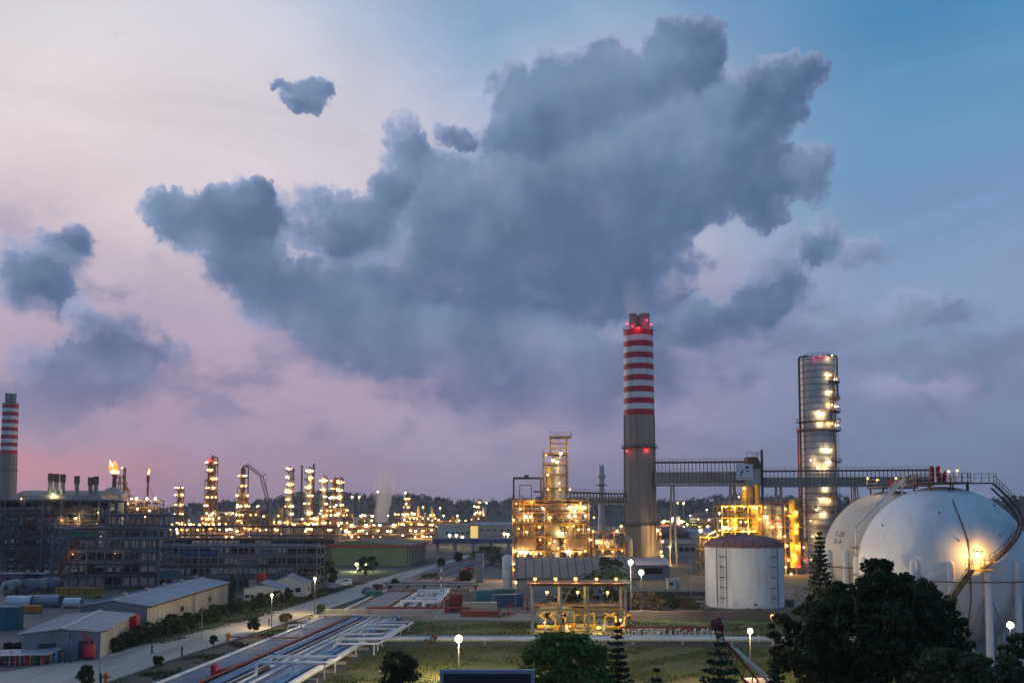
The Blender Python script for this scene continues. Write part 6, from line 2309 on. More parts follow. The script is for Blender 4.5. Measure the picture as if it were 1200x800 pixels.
# ------------------------------------------------------------------ board seen from behind at the bottom edge
D = 62
x0, x1 = P(515.5, 790, D).x, P(626.5, 790, D).x
zt = P(570, 784.5, D).z
t = thing('billboard', ((x0 + x1) / 2, D, 0), 'dark screen board with pale frame at the bottom edge of the view', 'billboard')
MB().box(x0 + .22, x1 - .22, D + .05, D + .3, zt - 3.6, zt - .22).build('panel', mat('dark_screen', (.035, .03, .04), .35, var=.15), t)
for (a, c_, z0, z1) in ((x0, x1, zt - .24, zt), (x0, x1, zt - 3.85, zt - 3.61)):
    MB().box(a, c_, D, D + .38, z0, z1).build('frame_bar', M['pipe_grey'], t)
for a in (x0, x1 - .24):
    MB().box(a, a + .24, D, D + .38, zt - 3.6, zt - .25).build('frame_bar', M['pipe_grey'], t)
for a in (x0 + 1.2, x1 - 1.4):
    MB().box(a, a + .25, D + .1, D + .35, 0, zt - 3.86).build('post', M['steel'], t)

# ------------------------------------------------------------------ street lamps

def street_lamp(label, px, py_lamp, D, kind='street', r=.2, lean=0):
    w = P(px, py_lamp, D)
    t = thing('street_lamp', (w.x, D, 0), label, 'street lamp', 'street lamps')
    x = w.x
    MB().tube((x, D + .12, 0), (x, D + .12, w.z - r), .10, .06, n=8).build('pole', M['polegrey'], t, True)
    MB().path([(x, D + .12, w.z - r), (x, D + r + .1, w.z), (x, D + r * .6, w.z + r * 1.2)], .05, 6).build('arm', M['polegrey'], t, True)
    hd_ = MB().add([(w.x - r * .6, D - r * .6, w.z + r * 1.05), (w.x + r * .6, D - r * .6, w.z + r * 1.05), (w.x + r * .6, D + r * .6, w.z + r * 1.05), (w.x - r * .6, D + r * .6, w.z + r * 1.05), (w.x - r * .5, D - r * .5, w.z + r * 1.5), (w.x + r * .5, D - r * .5, w.z + r * 1.5), (w.x + r * .5, D + r * .5, w.z + r * 1.5), (w.x - r * .5, D + r * .5, w.z + r * 1.5)],
                   [(4, 5, 6, 7), (0, 1, 5, 4), (1, 2, 6, 5), (2, 3, 7, 6), (3, 0, 4, 7), (3, 2, 1, 0)]).build('lamp_hood', M['dark'], t)
    MB().ball((w.x, D, w.z), r, 10, 6).build('bulb', GLOW[kind], hd_, True)
    point_light(kind, r, t, (0, 0, w.z))
    MB().lathe([(.22, 0), (.22, .25), (.12, .3)], (x, D, 0), 8).build('base', M['concrete'], t)
    return t


street_lamp('blazing street lamp on the lawn behind the dark board', 537.5, 748, 106, 'lawn', .42)
street_lamp('upper of two dazzling white lamps above the pump shelter', 739, 658.5, 170, 'bright', .44)
street_lamp('lower of two dazzling white lamps right of the pump shelter', 751.5, 670.5, 168, 'bright', .46)
street_lamp('golden street lamp beside the red and white boom', 879, 739, 102, 'lawn', .3)
street_lamp('dazzling lamp below the gas spheres at the right edge', 1184, 732, 97, 'soft', .34)
street_lamp('amber lamp at the left edge of the big dark tree', 905, 722, 112, 'amber', .24)
street_lamp('orange lamp low behind the right-hand bushes', 1127, 753, 96, 'amber', .2)
street_lamp('small amber lamp on top of the big dark tree', 961, 677, 118, 'amber', .15)
street_lamp('street lamp by the round shrub on the roadside', 318.5, 697, 153, 'street', .22)
street_lamp('street lamp farther up the road by the hedge end', 369, 677.5, 173, 'street', .26)
street_lamp('small lamp post in front of the silo', 604.5, 682, 180, 'warm', .24)
for (lab, px, py, D) in (('unlit lamp post on the left side of the road', 237, 714, 140), ('unlit lamp post in the yard in front of the small grey shed', 118, 740, 106), ('tall unlit post on the service track', 520, 670, 172), ('pale unlit post beside the yellow pole', 529.5, 662, 215),
                         ('unlit post on the lawn left of the tank', 809.5, 656, 190)):
    w = P(px, py, D)
    t = thing('lamp_post', (w.x, D, 0), lab, 'lamp post', 'unlit posts')
    MB().tube((w.x, D, 0), (w.x, D, w.z), .09, .06, n=6).build('pole', M['pipe_grey'], t, True)
    MB().beam((w.x - .05, D, w.z), (w.x + .8, D, w.z + .15), .12).build('lamp_hood', M['steel'], t)
# pylon with warning colours and a yellow post
t = thing('signal_post', (P(517, 700, 190).x, 190, 0), 'red and white banded post beside the second pipe corridor', 'post')
for k in range(5):
    z0_ = P(517, 688, 190).z + k * .75
    MB().tube((P(517, 700, 190).x, 190, z0_), (P(517, 700, 190).x, 190, z0_ + .74), .16, n=8).build('band', M['red' if k % 2 else 'white'], t, True)
MB().tube((P(517, 700, 190).x, 190, 0), (P(517, 700, 190).x, 190, P(517, 688, 190).z), .1, n=8).build('pole', M['steel'], t)

# ------------------------------------------------------------------ trees and shrubs

def limb_mesh(rd, base, h, r, spread, n):
    b = MB()
    x, y, z = base
    top = Vector((x + rd.uniform(-.3, .3), y, z + h * .55))
    b.tube((x, y, z), top, r, r * .6, n=8, cap=False)
    ends = [top]
    for k in range(n):
        a = 6.283 * k / n + rd.uniform(-.4, .4)
        e = Vector((x + math.cos(a) * spread * rd.uniform(.4, .8), y + math.sin(a) * spread * rd.uniform(.4, .8), z + h * rd.uniform(.6, .9)))
        s = Vector((x, y, z + h * rd.uniform(.25, .5)))
        b.tube(s, s.lerp(e, .5) + Vector((0, 0, .3)), r * .5, r * .32, n=6, cap=False)
        b.tube(s.lerp(e, .5) + Vector((0, 0, .3)), e, r * .32, r * .1, n=5, cap=False)
    return b


def broadleaf(name, label, base, h, w, leaf, nclump, nleaf, size, seed, cat='tree', trunk_r=.3, low=.25, group=None, shape=1.0, cs0=.055, cs1=.115, lobes=None):
    rd = random.Random(seed)
    t = thing(name, base, label, cat, group)
    piece('trunk', limb_mesh(rd, (0, 0, 0), h, trunk_r, w * .45, 7).mesh('trunk', M['trunk'], True), t)
    pts = []
    for k in range(nclump):
        f = rd.random()
        a = rd.uniform(0, 6.283)
        z = low * h + (1 - low) * h * (rd.random() ** .8)
        q = (z - low * h) / ((1 - low) * h)
        rad = w / 2 * math.sqrt(max(.03, 1 - (abs(q - .38) / .66) ** 2.2)) * shape
        rr_ = rad * math.sqrt(rd.uniform(.12, 1))
        c = np.array([rr_ * math.cos(a), rr_ * math.sin(a), z])
        cs = w * rd.uniform(cs0, cs1)
        if lobes:
            lx, ly, lz, lr, lh = lobes[k % len(lobes)]
            q = rd.random() ** .5
            e = math.asin(rd.uniform(-.75, 1))
            c = np.array([lx + lr * q * math.cos(e) * math.cos(a), ly + lr * q * math.cos(e) * math.sin(a), lz + lh * q * math.sin(e)])
            cs = lr * rd.uniform(.16, .34)
        g_ = np.random.default_rng(seed * 1000 + k)
        v = g_.normal(size=(nleaf, 3))
        v /= np.linalg.norm(v, axis=1)[:, None]
        v *= (g_.uniform(.35, 1.05, nleaf) ** .6)[:, None] * np.array([cs, cs, cs * .72])
        pts.append(v + c)
    pts = np.concatenate(pts)
    pts[:, 2] = np.minimum(pts[:, 2], h)
    piece('crown', quads_mesh('crown', leaf_cloud(pts, size, .7), leaf), t)
    return t


def conifer(name, label, base, h, w, seed, whorls, leaf=None, droop=.12, cat='tree', up=.0, dens=1.0):
    """layered pine: whorls of level branches each carrying upswept needle tufts"""
    rd = random.Random(seed)
    t = thing(name, base, label, cat)
    piece('trunk', MB().tube((0, 0, 0), (0, 0, h * .97), max(.1, h * .012), .03, n=7, cap=False).mesh('trunk', M['trunk'], True), t)
    b = MB()
    pts = []
    for k in range(whorls):
        f = k / (whorls - 1)
        z = h * (.12 + .86 * f)
        L_ = w / 2 * (1 - f) ** .75 * rd.uniform(.85, 1.1) + .12
        nb = 6 if f < .8 else 4
        for q in range(nb):
            a = 6.283 * q / nb + k * .7 + rd.uniform(-.2, .2)
            e = Vector((math.cos(a) * L_, math.sin(a) * L_, z + L_ * (up - droop) + L_ * .18))
            m1 = Vector((math.cos(a) * L_ * .55, math.sin(a) * L_ * .55, z - droop * L_ * .7))
            b.tube((0, 0, z), m1, .035, .025, n=4, cap=False)
            b.tube(m1, e, .025, .01, n=4, cap=False)
            npt = int((10 + L_ * 22) * dens)
            for j in range(npt):
                s = (j + rd.random()) / npt
                p = Vector((0, 0, z)).lerp(m1, s * 2) if s < .5 else m1.lerp(e, s * 2 - 1)
                sp = .05 + .16 * min(L_, 1.6) * (1 - abs(s - .55))
                pts.append((p.x + rd.gauss(0, sp), p.y + rd.gauss(0, sp), p.z + rd.gauss(0, .05) + .03))
    piece('branches', b.mesh('branches', M['trunk']), t)
    piece('crown', quads_mesh('crown', leaf_cloud(np.array(pts), .26 + w * .022, .4, flat=.5), leaf or LEAF['pine']), t)
    return t


def gpos(px, D):
    return Vector((P(px, 700, D).x, D, 0))


broadleaf('broadleaf_tree', 'big dark leafy tree in front of the gas spheres', gpos(1012, 86), P(1012, 650, 86).z, 16.5, LEAF['dark'], 420, 95, .40, 1, trunk_r=.5, lobes=[(1.6, 0, 12.2, 2.3, 2.0), (-.6, .5, 10.6, 2.8, 2.0), (3.4, -.4, 10.2, 3.0, 2.2), (-3.0, 0, 8.8, 2.8, 2.3), (.4, -1.2, 8.0, 4.2, 3.0), (5.6, .3, 8.2, 2.8, 2.3), (-4.6, 0, 6.2, 2.6, 2.4), (2.5, -.5, 5.0, 4.5, 3.0), (-2, 0, 4.2, 4.2, 3.0)])
broadleaf('broadleaf_tree', 'dark leafy tree half hidden left of the big dark tree', gpos(944, 92), P(944, 690, 92).z, 7.0, LEAF['dark'], 130, 80, .36, 2, trunk_r=.35, lobes=[(.6, 0, 8.8, 1.9, 1.7), (-1.6, 0, 7.2, 2.0, 1.8), (1.8, 0, 6.6, 2.3, 2.0), (-2.2, 0, 4.4, 1.7, 2.6), (.5, 0, 4.5, 2.6, 2.4)])
broadleaf('broadleaf_tree', 'dark tree on the right shoulder of the big dark tree', gpos(1086, 90), P(1086, 676, 90).z, 7.5, LEAF['dark'], 150, 80, .36, 3, trunk_r=.35, lobes=[(-.8, 0, 10.6, 2.0, 1.7), (1.3, 0, 9.0, 2.2, 1.9), (-1, 0, 7.0, 2.8, 2.4), (2.4, 0, 6.0, 2.2, 2.4), (.5, 0, 4, 3.0, 2.6)])
broadleaf('bush', 'leafy bush at the bottom right below the spheres', gpos(1108, 72), P(1105, 763, 72).z, 7.5, LEAF['shrub'], 120, 80, .30, 4, 'bush', .2, .05)
broadleaf('bush', 'rounded bush in the bottom right corner', gpos(1166, 70), P(1166, 768, 70).z, 6.5, LEAF['shrub'], 110, 80, .30, 5, 'bush', .2, .05)
broadleaf('bush', 'taller dark bush cut by the right edge', gpos(1206, 76), P(1206, 745, 76).z, 6.0, LEAF['dark'], 90, 80, .32, 6, 'bush', .2, .05)
broadleaf('broadleaf_tree', 'bright green bushy tree in front of the pump shelter', gpos(662, 76), P(660, 744, 76).z, 7.6, LEAF['mid'], 190, 80, .27, 7, trunk_r=.18, low=.3)
broadleaf('broadleaf_tree', 'small dark tree at the bottom, left of the dark board', gpos(470, 74), P(470, 763, 74).z, 2.9, LEAF['dark'], 70, 70, .2, 8, trunk_r=.12, low=.45, cs0=.1, cs1=.2)
broadleaf('shrub', 'little brown leaved shrub on the lawn left of the blazing lamp', G(505, 764), 3.0, 1.7, LEAF['dry'], 26, 60, .2, 9, 'shrub', .06, .3)
conifer('pine_tree', 'narrow tall pine in front of the lawn, right of the green tree', gpos(723, 78), P(723, 729, 78).z, 3.1, 11, 17)
conifer('pine_tree', 'broad layered pine in front of the red and white boom', gpos(843, 76), P(843, 742, 76).z, 5.2, 12, 12)
conifer('pine_tree', 'slim dark conifer right of the golden street lamp', gpos(908, 78), P(908, 757, 78).z, 1.9, 13, 15)
conifer('pine_tree', 'low dark pine top at the bottom edge of the lawn', gpos(769, 70), P(769, 783, 70).z, 3.0, 14, 10)
conifer('pine_tree', 'tall feathery pine spire beside the cream gas sphere', gpos(962, 104), P(962, 622, 104).z, 4.4, 15, 30, up=.25)


def palm(label, base, h, seed, nf=16, L_=2.6):
    rd = random.Random(seed)
    t = thing('palm_tree', base, label, 'palm tree', 'palms behind the shelter')
    piece('trunk', MB().tube((0, 0, 0), (.2, 0, h), .22, .14, n=8, cap=False).mesh('trunk', M['trunk'], True), t)
    for k in range(nf):
        a = 6.283 * k / nf + rd.uniform(-.2, .2)
        upv = rd.uniform(-.1, .9)
        b = MB()
        prev = None
        for j in range(9):
            s = j / 8
            p = Vector((.2 + math.cos(a) * L_ * s, math.sin(a) * L_ * s, h + upv * L_ * s * .8 - 1.15 * L_ * s * s * .8))
            if prev is not None:
                d = (p - prev)
                sd = Vector((-math.sin(a), math.cos(a), 0))
                w = .5 * math.sin(max(.15, s) * 2.9) + .08
                for sg in (-1, 1):
                    b.add([prev, p, p + sd * sg * w + Vector((0, 0, -w * .6)) + d * .6, prev + sd * sg * w * .75 + Vector((0, 0, -w * .5)) + d * .5], [(0, 1, 2, 3)])
            prev = p
        piece('frond', b.mesh('frond', LEAF['palm']), t)
    return t


palm('tallest palm behind the pump shelter, below the dazzling lamps', gpos(717, 182), 8.0, 1, 18, 3.6)
palm('middle palm behind the pump shelter roof', gpos(693, 176), 7.0, 2, 16, 3.0)
palm('short palm right of the tallest palm behind the shelter', gpos(728, 178), 6.4, 3, 14, 2.8)
broadleaf('broadleaf_tree', 'dark leafy tree behind the right end of the pump shelter', gpos(711, 190), 9.5, 8.0, LEAF['dark'], 70, 60, .45, 21, trunk_r=.3, low=.1)
broadleaf('broadleaf_tree', 'dark round tree behind the left half of the shelter', gpos(668, 172), 5.0, 6.0, LEAF['dark'], 50, 60, .4, 22, trunk_r=.2, low=.05)
for i, (px, py, w, h, lf, lab) in enumerate(((757, 716, 7.5, 3.6, 'dry', 'dry grey brown thicket right of the pump shelter'), (778, 712, 6, 2.6, 'shrub', 'green thicket on the yard left of the white tank'), (800, 711, 6, 2.0, 'dry', 'low dry scrub at the foot of the white tank'))):
    broadleaf('thicket', lab, G(px, py), h, w, LEAF[lf], 46, 60, .3, 30 + i, 'thicket', .08, .02)
# roadside shrubs
for i, (px, py, h, w, lf, lab) in enumerate((
        (297, 741, 2.4, 1.7, 'shrub', 'round clipped shrub on the right kerb below the near street lamp'), (335, 729, 1.5, 1.8, 'dry', 'reddish brown flat topped shrub by the track junction'), (185, 781, 1.3, 1.1, 'shrub', 'small spiky shrub on the kerb at lower left'),
        (250, 757, 1.5, 1.0, 'shrub', 'small yellow green shrub on the kerb near the red fire main'), (101, 803, 2.1, 1.7, 'shrub', 'round clipped shrub at the bottom left corner of the road'), (376, 719, 1.7, 1.6, 'shrub', 'bushy shrub at the foot of the far street lamp'),
        (463, 687, 2.0, 2.0, 'dark', 'round dark shrub on the bend of the far road'), (517, 664.5, 3.2, 2.6, 'dark', 'first round tree in the far road median'), (537, 658, 3.6, 3.0, 'dark', 'second round tree in the far road median'),
        (572, 662, 6.5, 12, 'shrub', 'dark green shrubbery left of the white silo'), (430, 672, 5.2, 7, 'shrub', 'green tree in front of the olive warehouse'), (352, 690, 5.4, 5, 'dark', 'dark tree at the right end of the long grey rack'), (368, 688, 7, 5.5, 'dark', 'taller dark tree at the right end of the long grey rack'),
        (384, 684, 6, 5, 'dark', 'dark tree between the grey rack and the olive warehouse'), (545, 683, 3.2, 3.6, 'dark', 'dark shrub between the far road and the yellow post'), (505, 680, 1.8, 5, 'shrub', 'low shrubs in the strip beside the far road'))):
    broadleaf('shrub', lab, G(px, py), h, w, LEAF[lf], 34 if h < 3 else 60, 55, .16 + h * .035, 50 + i, 'shrub', .05, .18 if h < 3 else .05, 'roadside shrubs', cs0=.13 if h < 4 else .08, cs1=.25 if h < 4 else .16)
# hedge plants between the road and the warehouses
hedge = [(150, 757, 2.0), (163, 753, 2.4), (176, 750, 2.6), (188, 746, 2.2), (199, 743, 3.0), (209, 741, 2.2), (219, 737, 2.6), (229, 734, 2.1), (239, 731, 2.6), (250, 728, 2.8), (260, 725, 2.4), (281, 718, 2.6), (292, 716, 3.0), (303, 712, 2.5), (314, 709, 2.2), (325, 706, 2.4), (337, 702, 2.0), (133, 763, 1.8)]
for i, (px, py, h) in enumerate(sorted(hedge)):
    broadleaf('hedge_shrub', f'dark hedge shrub left of the road, {ORD[i]} from the small grey shed', G(px, py), h, 2.6, LEAF['dark' if i % 3 else 'shrub'], 26, 50, .26, 80 + i, 'shrub', .05, .03, 'hedge along the road', cs0=.12, cs1=.22)
conifer('cypress', 'tall thin cypress at the end of the long warehouse', G(271.5, 721), 7.4, 1.2, 91, 22, up=.6, dens=1.6)

# ------------------------------------------------------------------ yard clutter, left
rd = random.Random(400)
for i, (px, py, r, L_) in enumerate(((9, 697, 1.6, 3.5), (29, 697, 1.7, 3.5), (44, 694, 1.55, 4), (57, 693, 1.55, 4))):
    g = G(px, py + 1)
    t = thing('drum_tank', (g.x, g.y, 0), ('leftmost', 'second', 'third', 'rightmost')[i] + ' of four big steel drums lying end-on in the left yard', 'tank', 'drums in the yard')
    vessel_h(t, (g.x, g.y, r + .3), (g.x, g.y + L_, r + .3), r, 'bluegrey' if i % 2 else 'steel', 18, 'shell', False)
    for q in (.2, .8):
        MB().cbox((g.x, g.y + L_ * q, .35), (r * 1.7, .5, .7)).build('saddle', M['concrete'], t)
    MB().tube((g.x - .25 * r * .24, g.y - .5 * r, r + .3), (g.x, g.y, r + .3), r * .35, n=12).build('end_cap', M['dark'], t)
for i, (xa, xb, py, r, m_, lab) in enumerate(((9, 38, 709, 1.15, 'pipe_white', 'left length of the fat pale pipe lying in the yard'), (39, 71, 708.5, 1.2, 'pipe_grey', 'right length of the fat pale pipe lying in the yard'), (76, 96, 709, .95, 'pipe_white', 'shorter pale pipe lying left of the blue roof'))):
    a_, c_ = G(xa, py + 3), G(xb, py + 3)
    t = thing('pipe_length', (a_.x, a_.y, 0), lab, 'pipe', 'pipe lengths in the yard')
    b = MB()
    n = 18
    for (rr_, flip) in ((r, 0), (r * .92, 1)):
        b.tube((a_.x, a_.y, r + .1), (c_.x, c_.y, r + .1), rr_, n=n, cap=False)
    b.build('pipe', M[m_], t, True)
    for q in (.15, .85):
        w = a_.lerp(c_, q)
        MB().cbox((w.x, w.y, .12), (.5, 2.2, .24)).build('chock', M['trunk'], t)
for (nm, lab, px, py, L_, W, H, m_, rot) in (
        ('container', 'dark green ribbed container at the left edge of the yard', 4, 737, 5, 2.6, 3.6, 'teal', 0), ('site_cabin', 'cabin with pale roof behind the big drums', 15, 686, 6, 3, 3.0, 'bluegrey', 0), ('site_cabin', 'blue cabin right of the pale roofed cabin', 42, 685, 5, 3, 2.8, 'navy', 0),
        ('container', 'teal skip among the yard stores right of the road', 569, 704, 4.6, 2.6, 2.2, 'teal', .3), ('container', 'green skip behind the blue container', 590, 700, 5.0, 2.4, 1.9, 'green', .15), ('container', 'dark blue container in front of the white silo', 594, 710, 6.0, 2.6, 2.3, 'navy', .2),
        ('container', 'red box beside the rusty heap, right of the second corridor', 534, 715, 2.4, 2.2, 3.0, 'boomred', 0), ('container', 'pale grey crate block on the service yard', 562, 717, 6.4, 2.2, 1.8, 'wall_beige', 0), ('container', 'red brown flat rack below the grey crates', 563, 722, 7, 2, 1.0, 'pipe_red', 0),
        ('container', 'orange steel box on the far side of the yard pipes', 36, 718, 3.6, 1.5, 1.3, 'orange', .05), ('container', 'grey switch cabinet beside the far yellow post', 562, 682, 2.0, 2.0, 7.5, 'pipe_grey', 0), ('container', 'green low skip by the far road bend', 438, 701, 3.6, 2.2, 1.6, 'green', .2)):
    g = G(px, py)
    t = thing(nm, g, lab, 'cabin' if nm == 'site_cabin' else 'container', 'containers')
    container(t, L_, W, H, m_, rot)
    if nm == 'site_cabin':
        piece('roof', MB().box(-L_ / 2 - .3, L_ / 2 + .3, -W / 2 - .4, W / 2 + .3, H + .09, H + .25).mesh('roof', M['roof_grey' if m_ == 'bluegrey' else 'roof_blue']), t)
        piece('window', MB().box(-1, .4, -W / 2 - .12, -W / 2 - .07, 1.2, 2.1).mesh('window', M['glass']), t)
# yellow gantry beam lying behind the roof
a_, c_ = G(64, 700), G(138, 696)
t = thing('girder', (a_.x, a_.y, 0), 'long yellow crane girder lying in the yard behind the blue roof', 'girder')
MB().box(a_.x, c_.x, a_.y, a_.y + 1.2, .4, .55).build('flange', M['yellow'], t)
MB().box(a_.x, c_.x, a_.y + .5, a_.y + .7, .56, 2.0).build('web', M['yellow'], t)
MB().box(a_.x, c_.x, a_.y, a_.y + 1.2, 2.01, 2.16).build('flange', M['yellow'], t)
for k in range(9):
    x = a_.x + (c_.x - a_.x) * (k + .5) / 9
    MB().box(x - .06, x + .06, a_.y + .05, a_.y + .49, .56, 2.0).build('stiffener', M['yellow'], t)
for q in (.1, .9):
    MB().cbox((a_.x + (c_.x - a_.x) * q, a_.y + .6, .2), (.5, 1.4, .4)).build('chock', M['trunk'], t)
# open store sheds with gas bottles at the bottom left
base = [(-14, 60, 781, 766), (62, 100, 774, 757)]
for i, (xa, xb, py, pt) in enumerate(base):
    a_, c_ = G(xa, py), G(xb, py - (2 if i == 0 else 5))
    zt = CAM_H - (pt - 600) * a_.y / FPX
    t = thing('store_shelter', (a_.x, a_.y, 0), ('long low open shelter of red bottles at the bottom left' if i == 0 else 'small flat roofed shelter right of the long bottle shelter'), 'shelter')
    n = 6 if i == 0 else 4
    for k in range(n + 1):
        w = a_.lerp(c_, k / n)
        for dy in (0, 2.8):
            MB().box(w.x - .07, w.x + .07, w.y + dy - .07, w.y + dy + .07, 0, zt).build('post', M['yellow' if k % 3 == 1 else 'steel'], t)
    d = (c_ - a_)
    for k in range(n):
        p, q = a_.lerp(c_, k / n), a_.lerp(c_, (k + 1) / n - .01)
        b = MB()
        b.add([(p.x - .1, p.y - .5, zt + .02), (q.x - .1, q.y - .5, zt + .02), (q.x - .1, q.y + 3.3, zt + .25), (p.x - .1, p.y + 3.3, zt + .25), (p.x - .1, p.y - .5, zt + .1), (q.x - .1, q.y - .5, zt + .1), (q.x - .1, q.y + 3.3, zt + .33), (p.x - .1, p.y + 3.3, zt + .33)],
              [(3, 2, 1, 0), (4, 5, 6, 7), (0, 1, 5, 4), (1, 2, 6, 5), (2, 3, 7, 6), (3, 0, 4, 7)])
        b.build('roof_sheet', M['roof_grey'], t)
    b = MB()
    b.add([(a_.x, a_.y + 2.9, .1), (c_.x, c_.y + 2.9, .1), (c_.x, c_.y + 2.9, zt - .1), (a_.x, a_.y + 2.9, zt - .1)], [(0, 1, 2, 3)])
    b.build('back_wall', M['wall_grey'], t)
    rail = MB()
    rail_mesh(rail, [a_ + Vector((0, -.1, 0)), c_ + Vector((0, -.1, 0))], 1.0, 1.0, t=.05)
    rail.build('fence', M['steel'], t)
cols = ['red', 'red', 'green', 'red', 'navy', 'red', 'red', 'yellow', 'red', 'red', 'green', 'navy', 'red', 'orange', 'pipe_blue']
a_, c_ = G(-14, 781), G(60, 779)
gp_ = 0
for k in range(15):
    w = a_.lerp(c_, (k + .5) / 15) + Vector((0, rd.uniform(.4, 1.6), 0))
    t = thing('gas_bottle', (w.x, w.y, 0), f'{dict(red="red", green="green", navy="dark blue", yellow="yellow", orange="orange", pipe_blue="blue")[cols[k]]} gas bottle in the long open shelter, {ORD[k]} from the left', 'gas bottle', 'gas bottles')
    h = rd.uniform(1.1, 1.5)
    piece('body', MB().lathe([(.02, 0), (.3, .02), (.3, h - .3), (.24, h - .12), (.09, h)], (0, 0, 0), 12).mesh('body', M[cols[k]], True), t)
    piece('valve', MB().lathe([(.06, h), (.06, h + .12), (.11, h + .14), (.11, h + .24), (.02, h + .25)], (0, 0, 0), 8).mesh('valve', M['steel']), t)
for k in range(9):
    g = G(8 + k * 6.2, 763 - (k % 2) * 1.5)
    t = thing('tyre_stack', g, f'stack of black tyres behind the bottle shelter, {ORD[k]} from the left', 'tyres', 'tyre stacks')
    for q in range(rd.choice((2, 3, 4))):
        me_ = MB().lathe([(.28, 0), (.48, .02), (.56, .1), (.56, .2), (.48, .28), (.28, .3), (.28, 0)], (0, 0, 0), 14)
        piece('tyre', me_.mesh('tyre', M['black'], True), t, (rd.uniform(-.06, .06), rd.uniform(-.06, .06), q * .31))
t = thing('fire_tank', G(104, 774), 'red upright tank with pipes beside the small flat roofed shelter', 'tank')
piece('shell', MB().lathe([(.02, .5), (.6, .55), (.75, .9), (.75, 1.7), (.6, 2.05), (.02, 2.15)], (0, 0, 0), 14).mesh('shell', M['red'], True), t)
piece('pipe', MB().path([(0, 0, 2.1), (0, 0, 2.8), (-.7, 0, 2.8), (-.7, 0, 3.6)], .13, 8).mesh('pipe', M['red'], True), t)
for a in (0.5, 2.6, 4.7):
    piece('leg', MB().box(.5 * math.cos(a) - .07, .5 * math.cos(a) + .07, .5 * math.sin(a) - .07, .5 * math.sin(a) + .07, 0, .75).mesh('leg', M['dark']), t)
t = thing('hydrant', G(124, 801), 'red fire hydrant at the bottom of the road kerb', 'hydrant')
piece('barrel', MB().lathe([(.28, 0), (.28, .1), (.18, .12), (.18, .9), (.26, .95), (.2, 1.15), (.05, 1.25)], (0, 0, 0), 12).mesh('barrel', M['orange'], True), t)
piece('outlet', MB().tube((-.45, 0, .75), (.45, 0, .75), .11, n=8).mesh('outlet', M['orange'], True), t)
for i, (px, py) in enumerate(((178, 766), (233, 740.5), (213, 769), (315, 734), (118, 803))):
    t = thing('marker_post', G(px, py), ['dark marker post left of the spiky shrub', 'slim dark post on the road edge', 'short dark post on the kerb', 'dark post at the foot of the near street lamp', 'dark post beside the hydrant'][i], 'post', 'road marker posts')
    piece('post', MB().box(-.09, .09, -.09, .09, 0, 1.3).mesh('post', M['dark']), t)
    piece('cap', MB().box(-.11, .11, -.11, .11, 1.3, 1.4).mesh('cap', M['yellow']), t)

# vehicles on the bend of the far road

def car(label, g, rot, m_, van=False):
    t = thing('parked_car', g, label, 'car', 'cars on the far road')
    H = 1.9 if van else 1.42
    prof = [(-2.1, .35), (-2.1, .85), (-1.95, .98), (-1.3, 1.02), (-.75, H), (1.0, H), (1.75, 1.02), (2.1, .92), (2.15, .35)]
    if van:
        prof = [(-2.2, .35), (-2.2, 1.0), (-1.9, 1.1), (-1.3, H), (2.1, H), (2.2, 1.0), (2.2, .35)]
    b = MB()
    n = len(prof)
    b.add([(x, -.85 + (.12 if z > 1.1 else 0), z) for x, z in prof] + [(x, .85 - (.12 if z > 1.1 else 0), z) for x, z in prof],
          [tuple(range(n - 1, -1, -1)), tuple(range(n, 2 * n))] + [(i, (i + 1) % n, n + (i + 1) % n, n + i) for i in range(n)])
    piece('body', b.mesh('body', M[m_]), t)
    piece('side_window', MB().box(-.9, 1.1, -.80, -.74, 1.05, H - .12).mesh('side_window', M['glass']), t)
    piece('side_window', MB().box(-.9, 1.1, .74, .80, 1.05, H - .12).mesh('side_window', M['glass']), t)
    for x in (-1.35, 1.35):
        for y in (-.8, .8):
            w = piece('wheel', MB().tube((x, y - .1, .33), (x, y + .1, .33), .33, n=14).mesh('wheel', M['black']), t)
            piece('rim', MB().tube((x, y - .115, .33), (x, y + .115, .33), .18, n=10).mesh('rim', M['steel']), w)
    t.rotation_euler.z = rot


car('dark car at the bend of the far road beside the green skip', G(432, 695), 1.3, 'navy')
car('black car just behind the dark car at the bend', G(442, 691), 1.4, 'black')
car('red car parked among the far shrubs', G(548, 670), .6, 'red')
car('white van parked below the olive warehouse', G(402, 687), .9, 'white', True)
car('pale car parked left of the white van', G(390, 690), .8, 'pipe_grey')
# rusty heap and valves in the service yard
for i, (px, py) in enumerate(((520, 718), (541, 712), (585, 724), (596, 722), (612, 704), (618, 716))):
    t = thing('valve_stand', G(px, py), ['red', 'orange', 'brown', 'dark red', 'rusty', 'short red'][i] + ' valve stand in the service yard', 'valve', 'valve stands')
    c_ = ['red', 'orange', 'rust', 'pipe_red', 'rust', 'pipe_red'][i]
    h = rd.uniform(1.2, 2.2)
    piece('stem', MB().lathe([(.25, 0), (.15, .2), (.15, h), (.3, h), (.3, h + .2), (.08, h + .25)], (0, 0, 0), 10).mesh('stem', M[c_], True), t)
    piece('branch', MB().path([(-1.2, 0, .5), (1.2, 0, .5)], .16, 8).mesh('branch', M[c_], True), t)
    piece('hand_wheel', MB().lathe([(.35, h + .3), (.42, h + .34), (.35, h + .38)], (0, 0, 0), 12).mesh('hand_wheel', M[c_]), t)
t = thing('yellow_post', (P(558, 690, 205).x, 205, 0), 'yellow banded post by the grey switch cabinet', 'post')
MB().tube((P(558, 690, 205).x, 205, 0), (P(558, 690, 205).x, 205, P(558, 664, 205).z), .16, n=8).build('pole', M['yellow'], t, True)
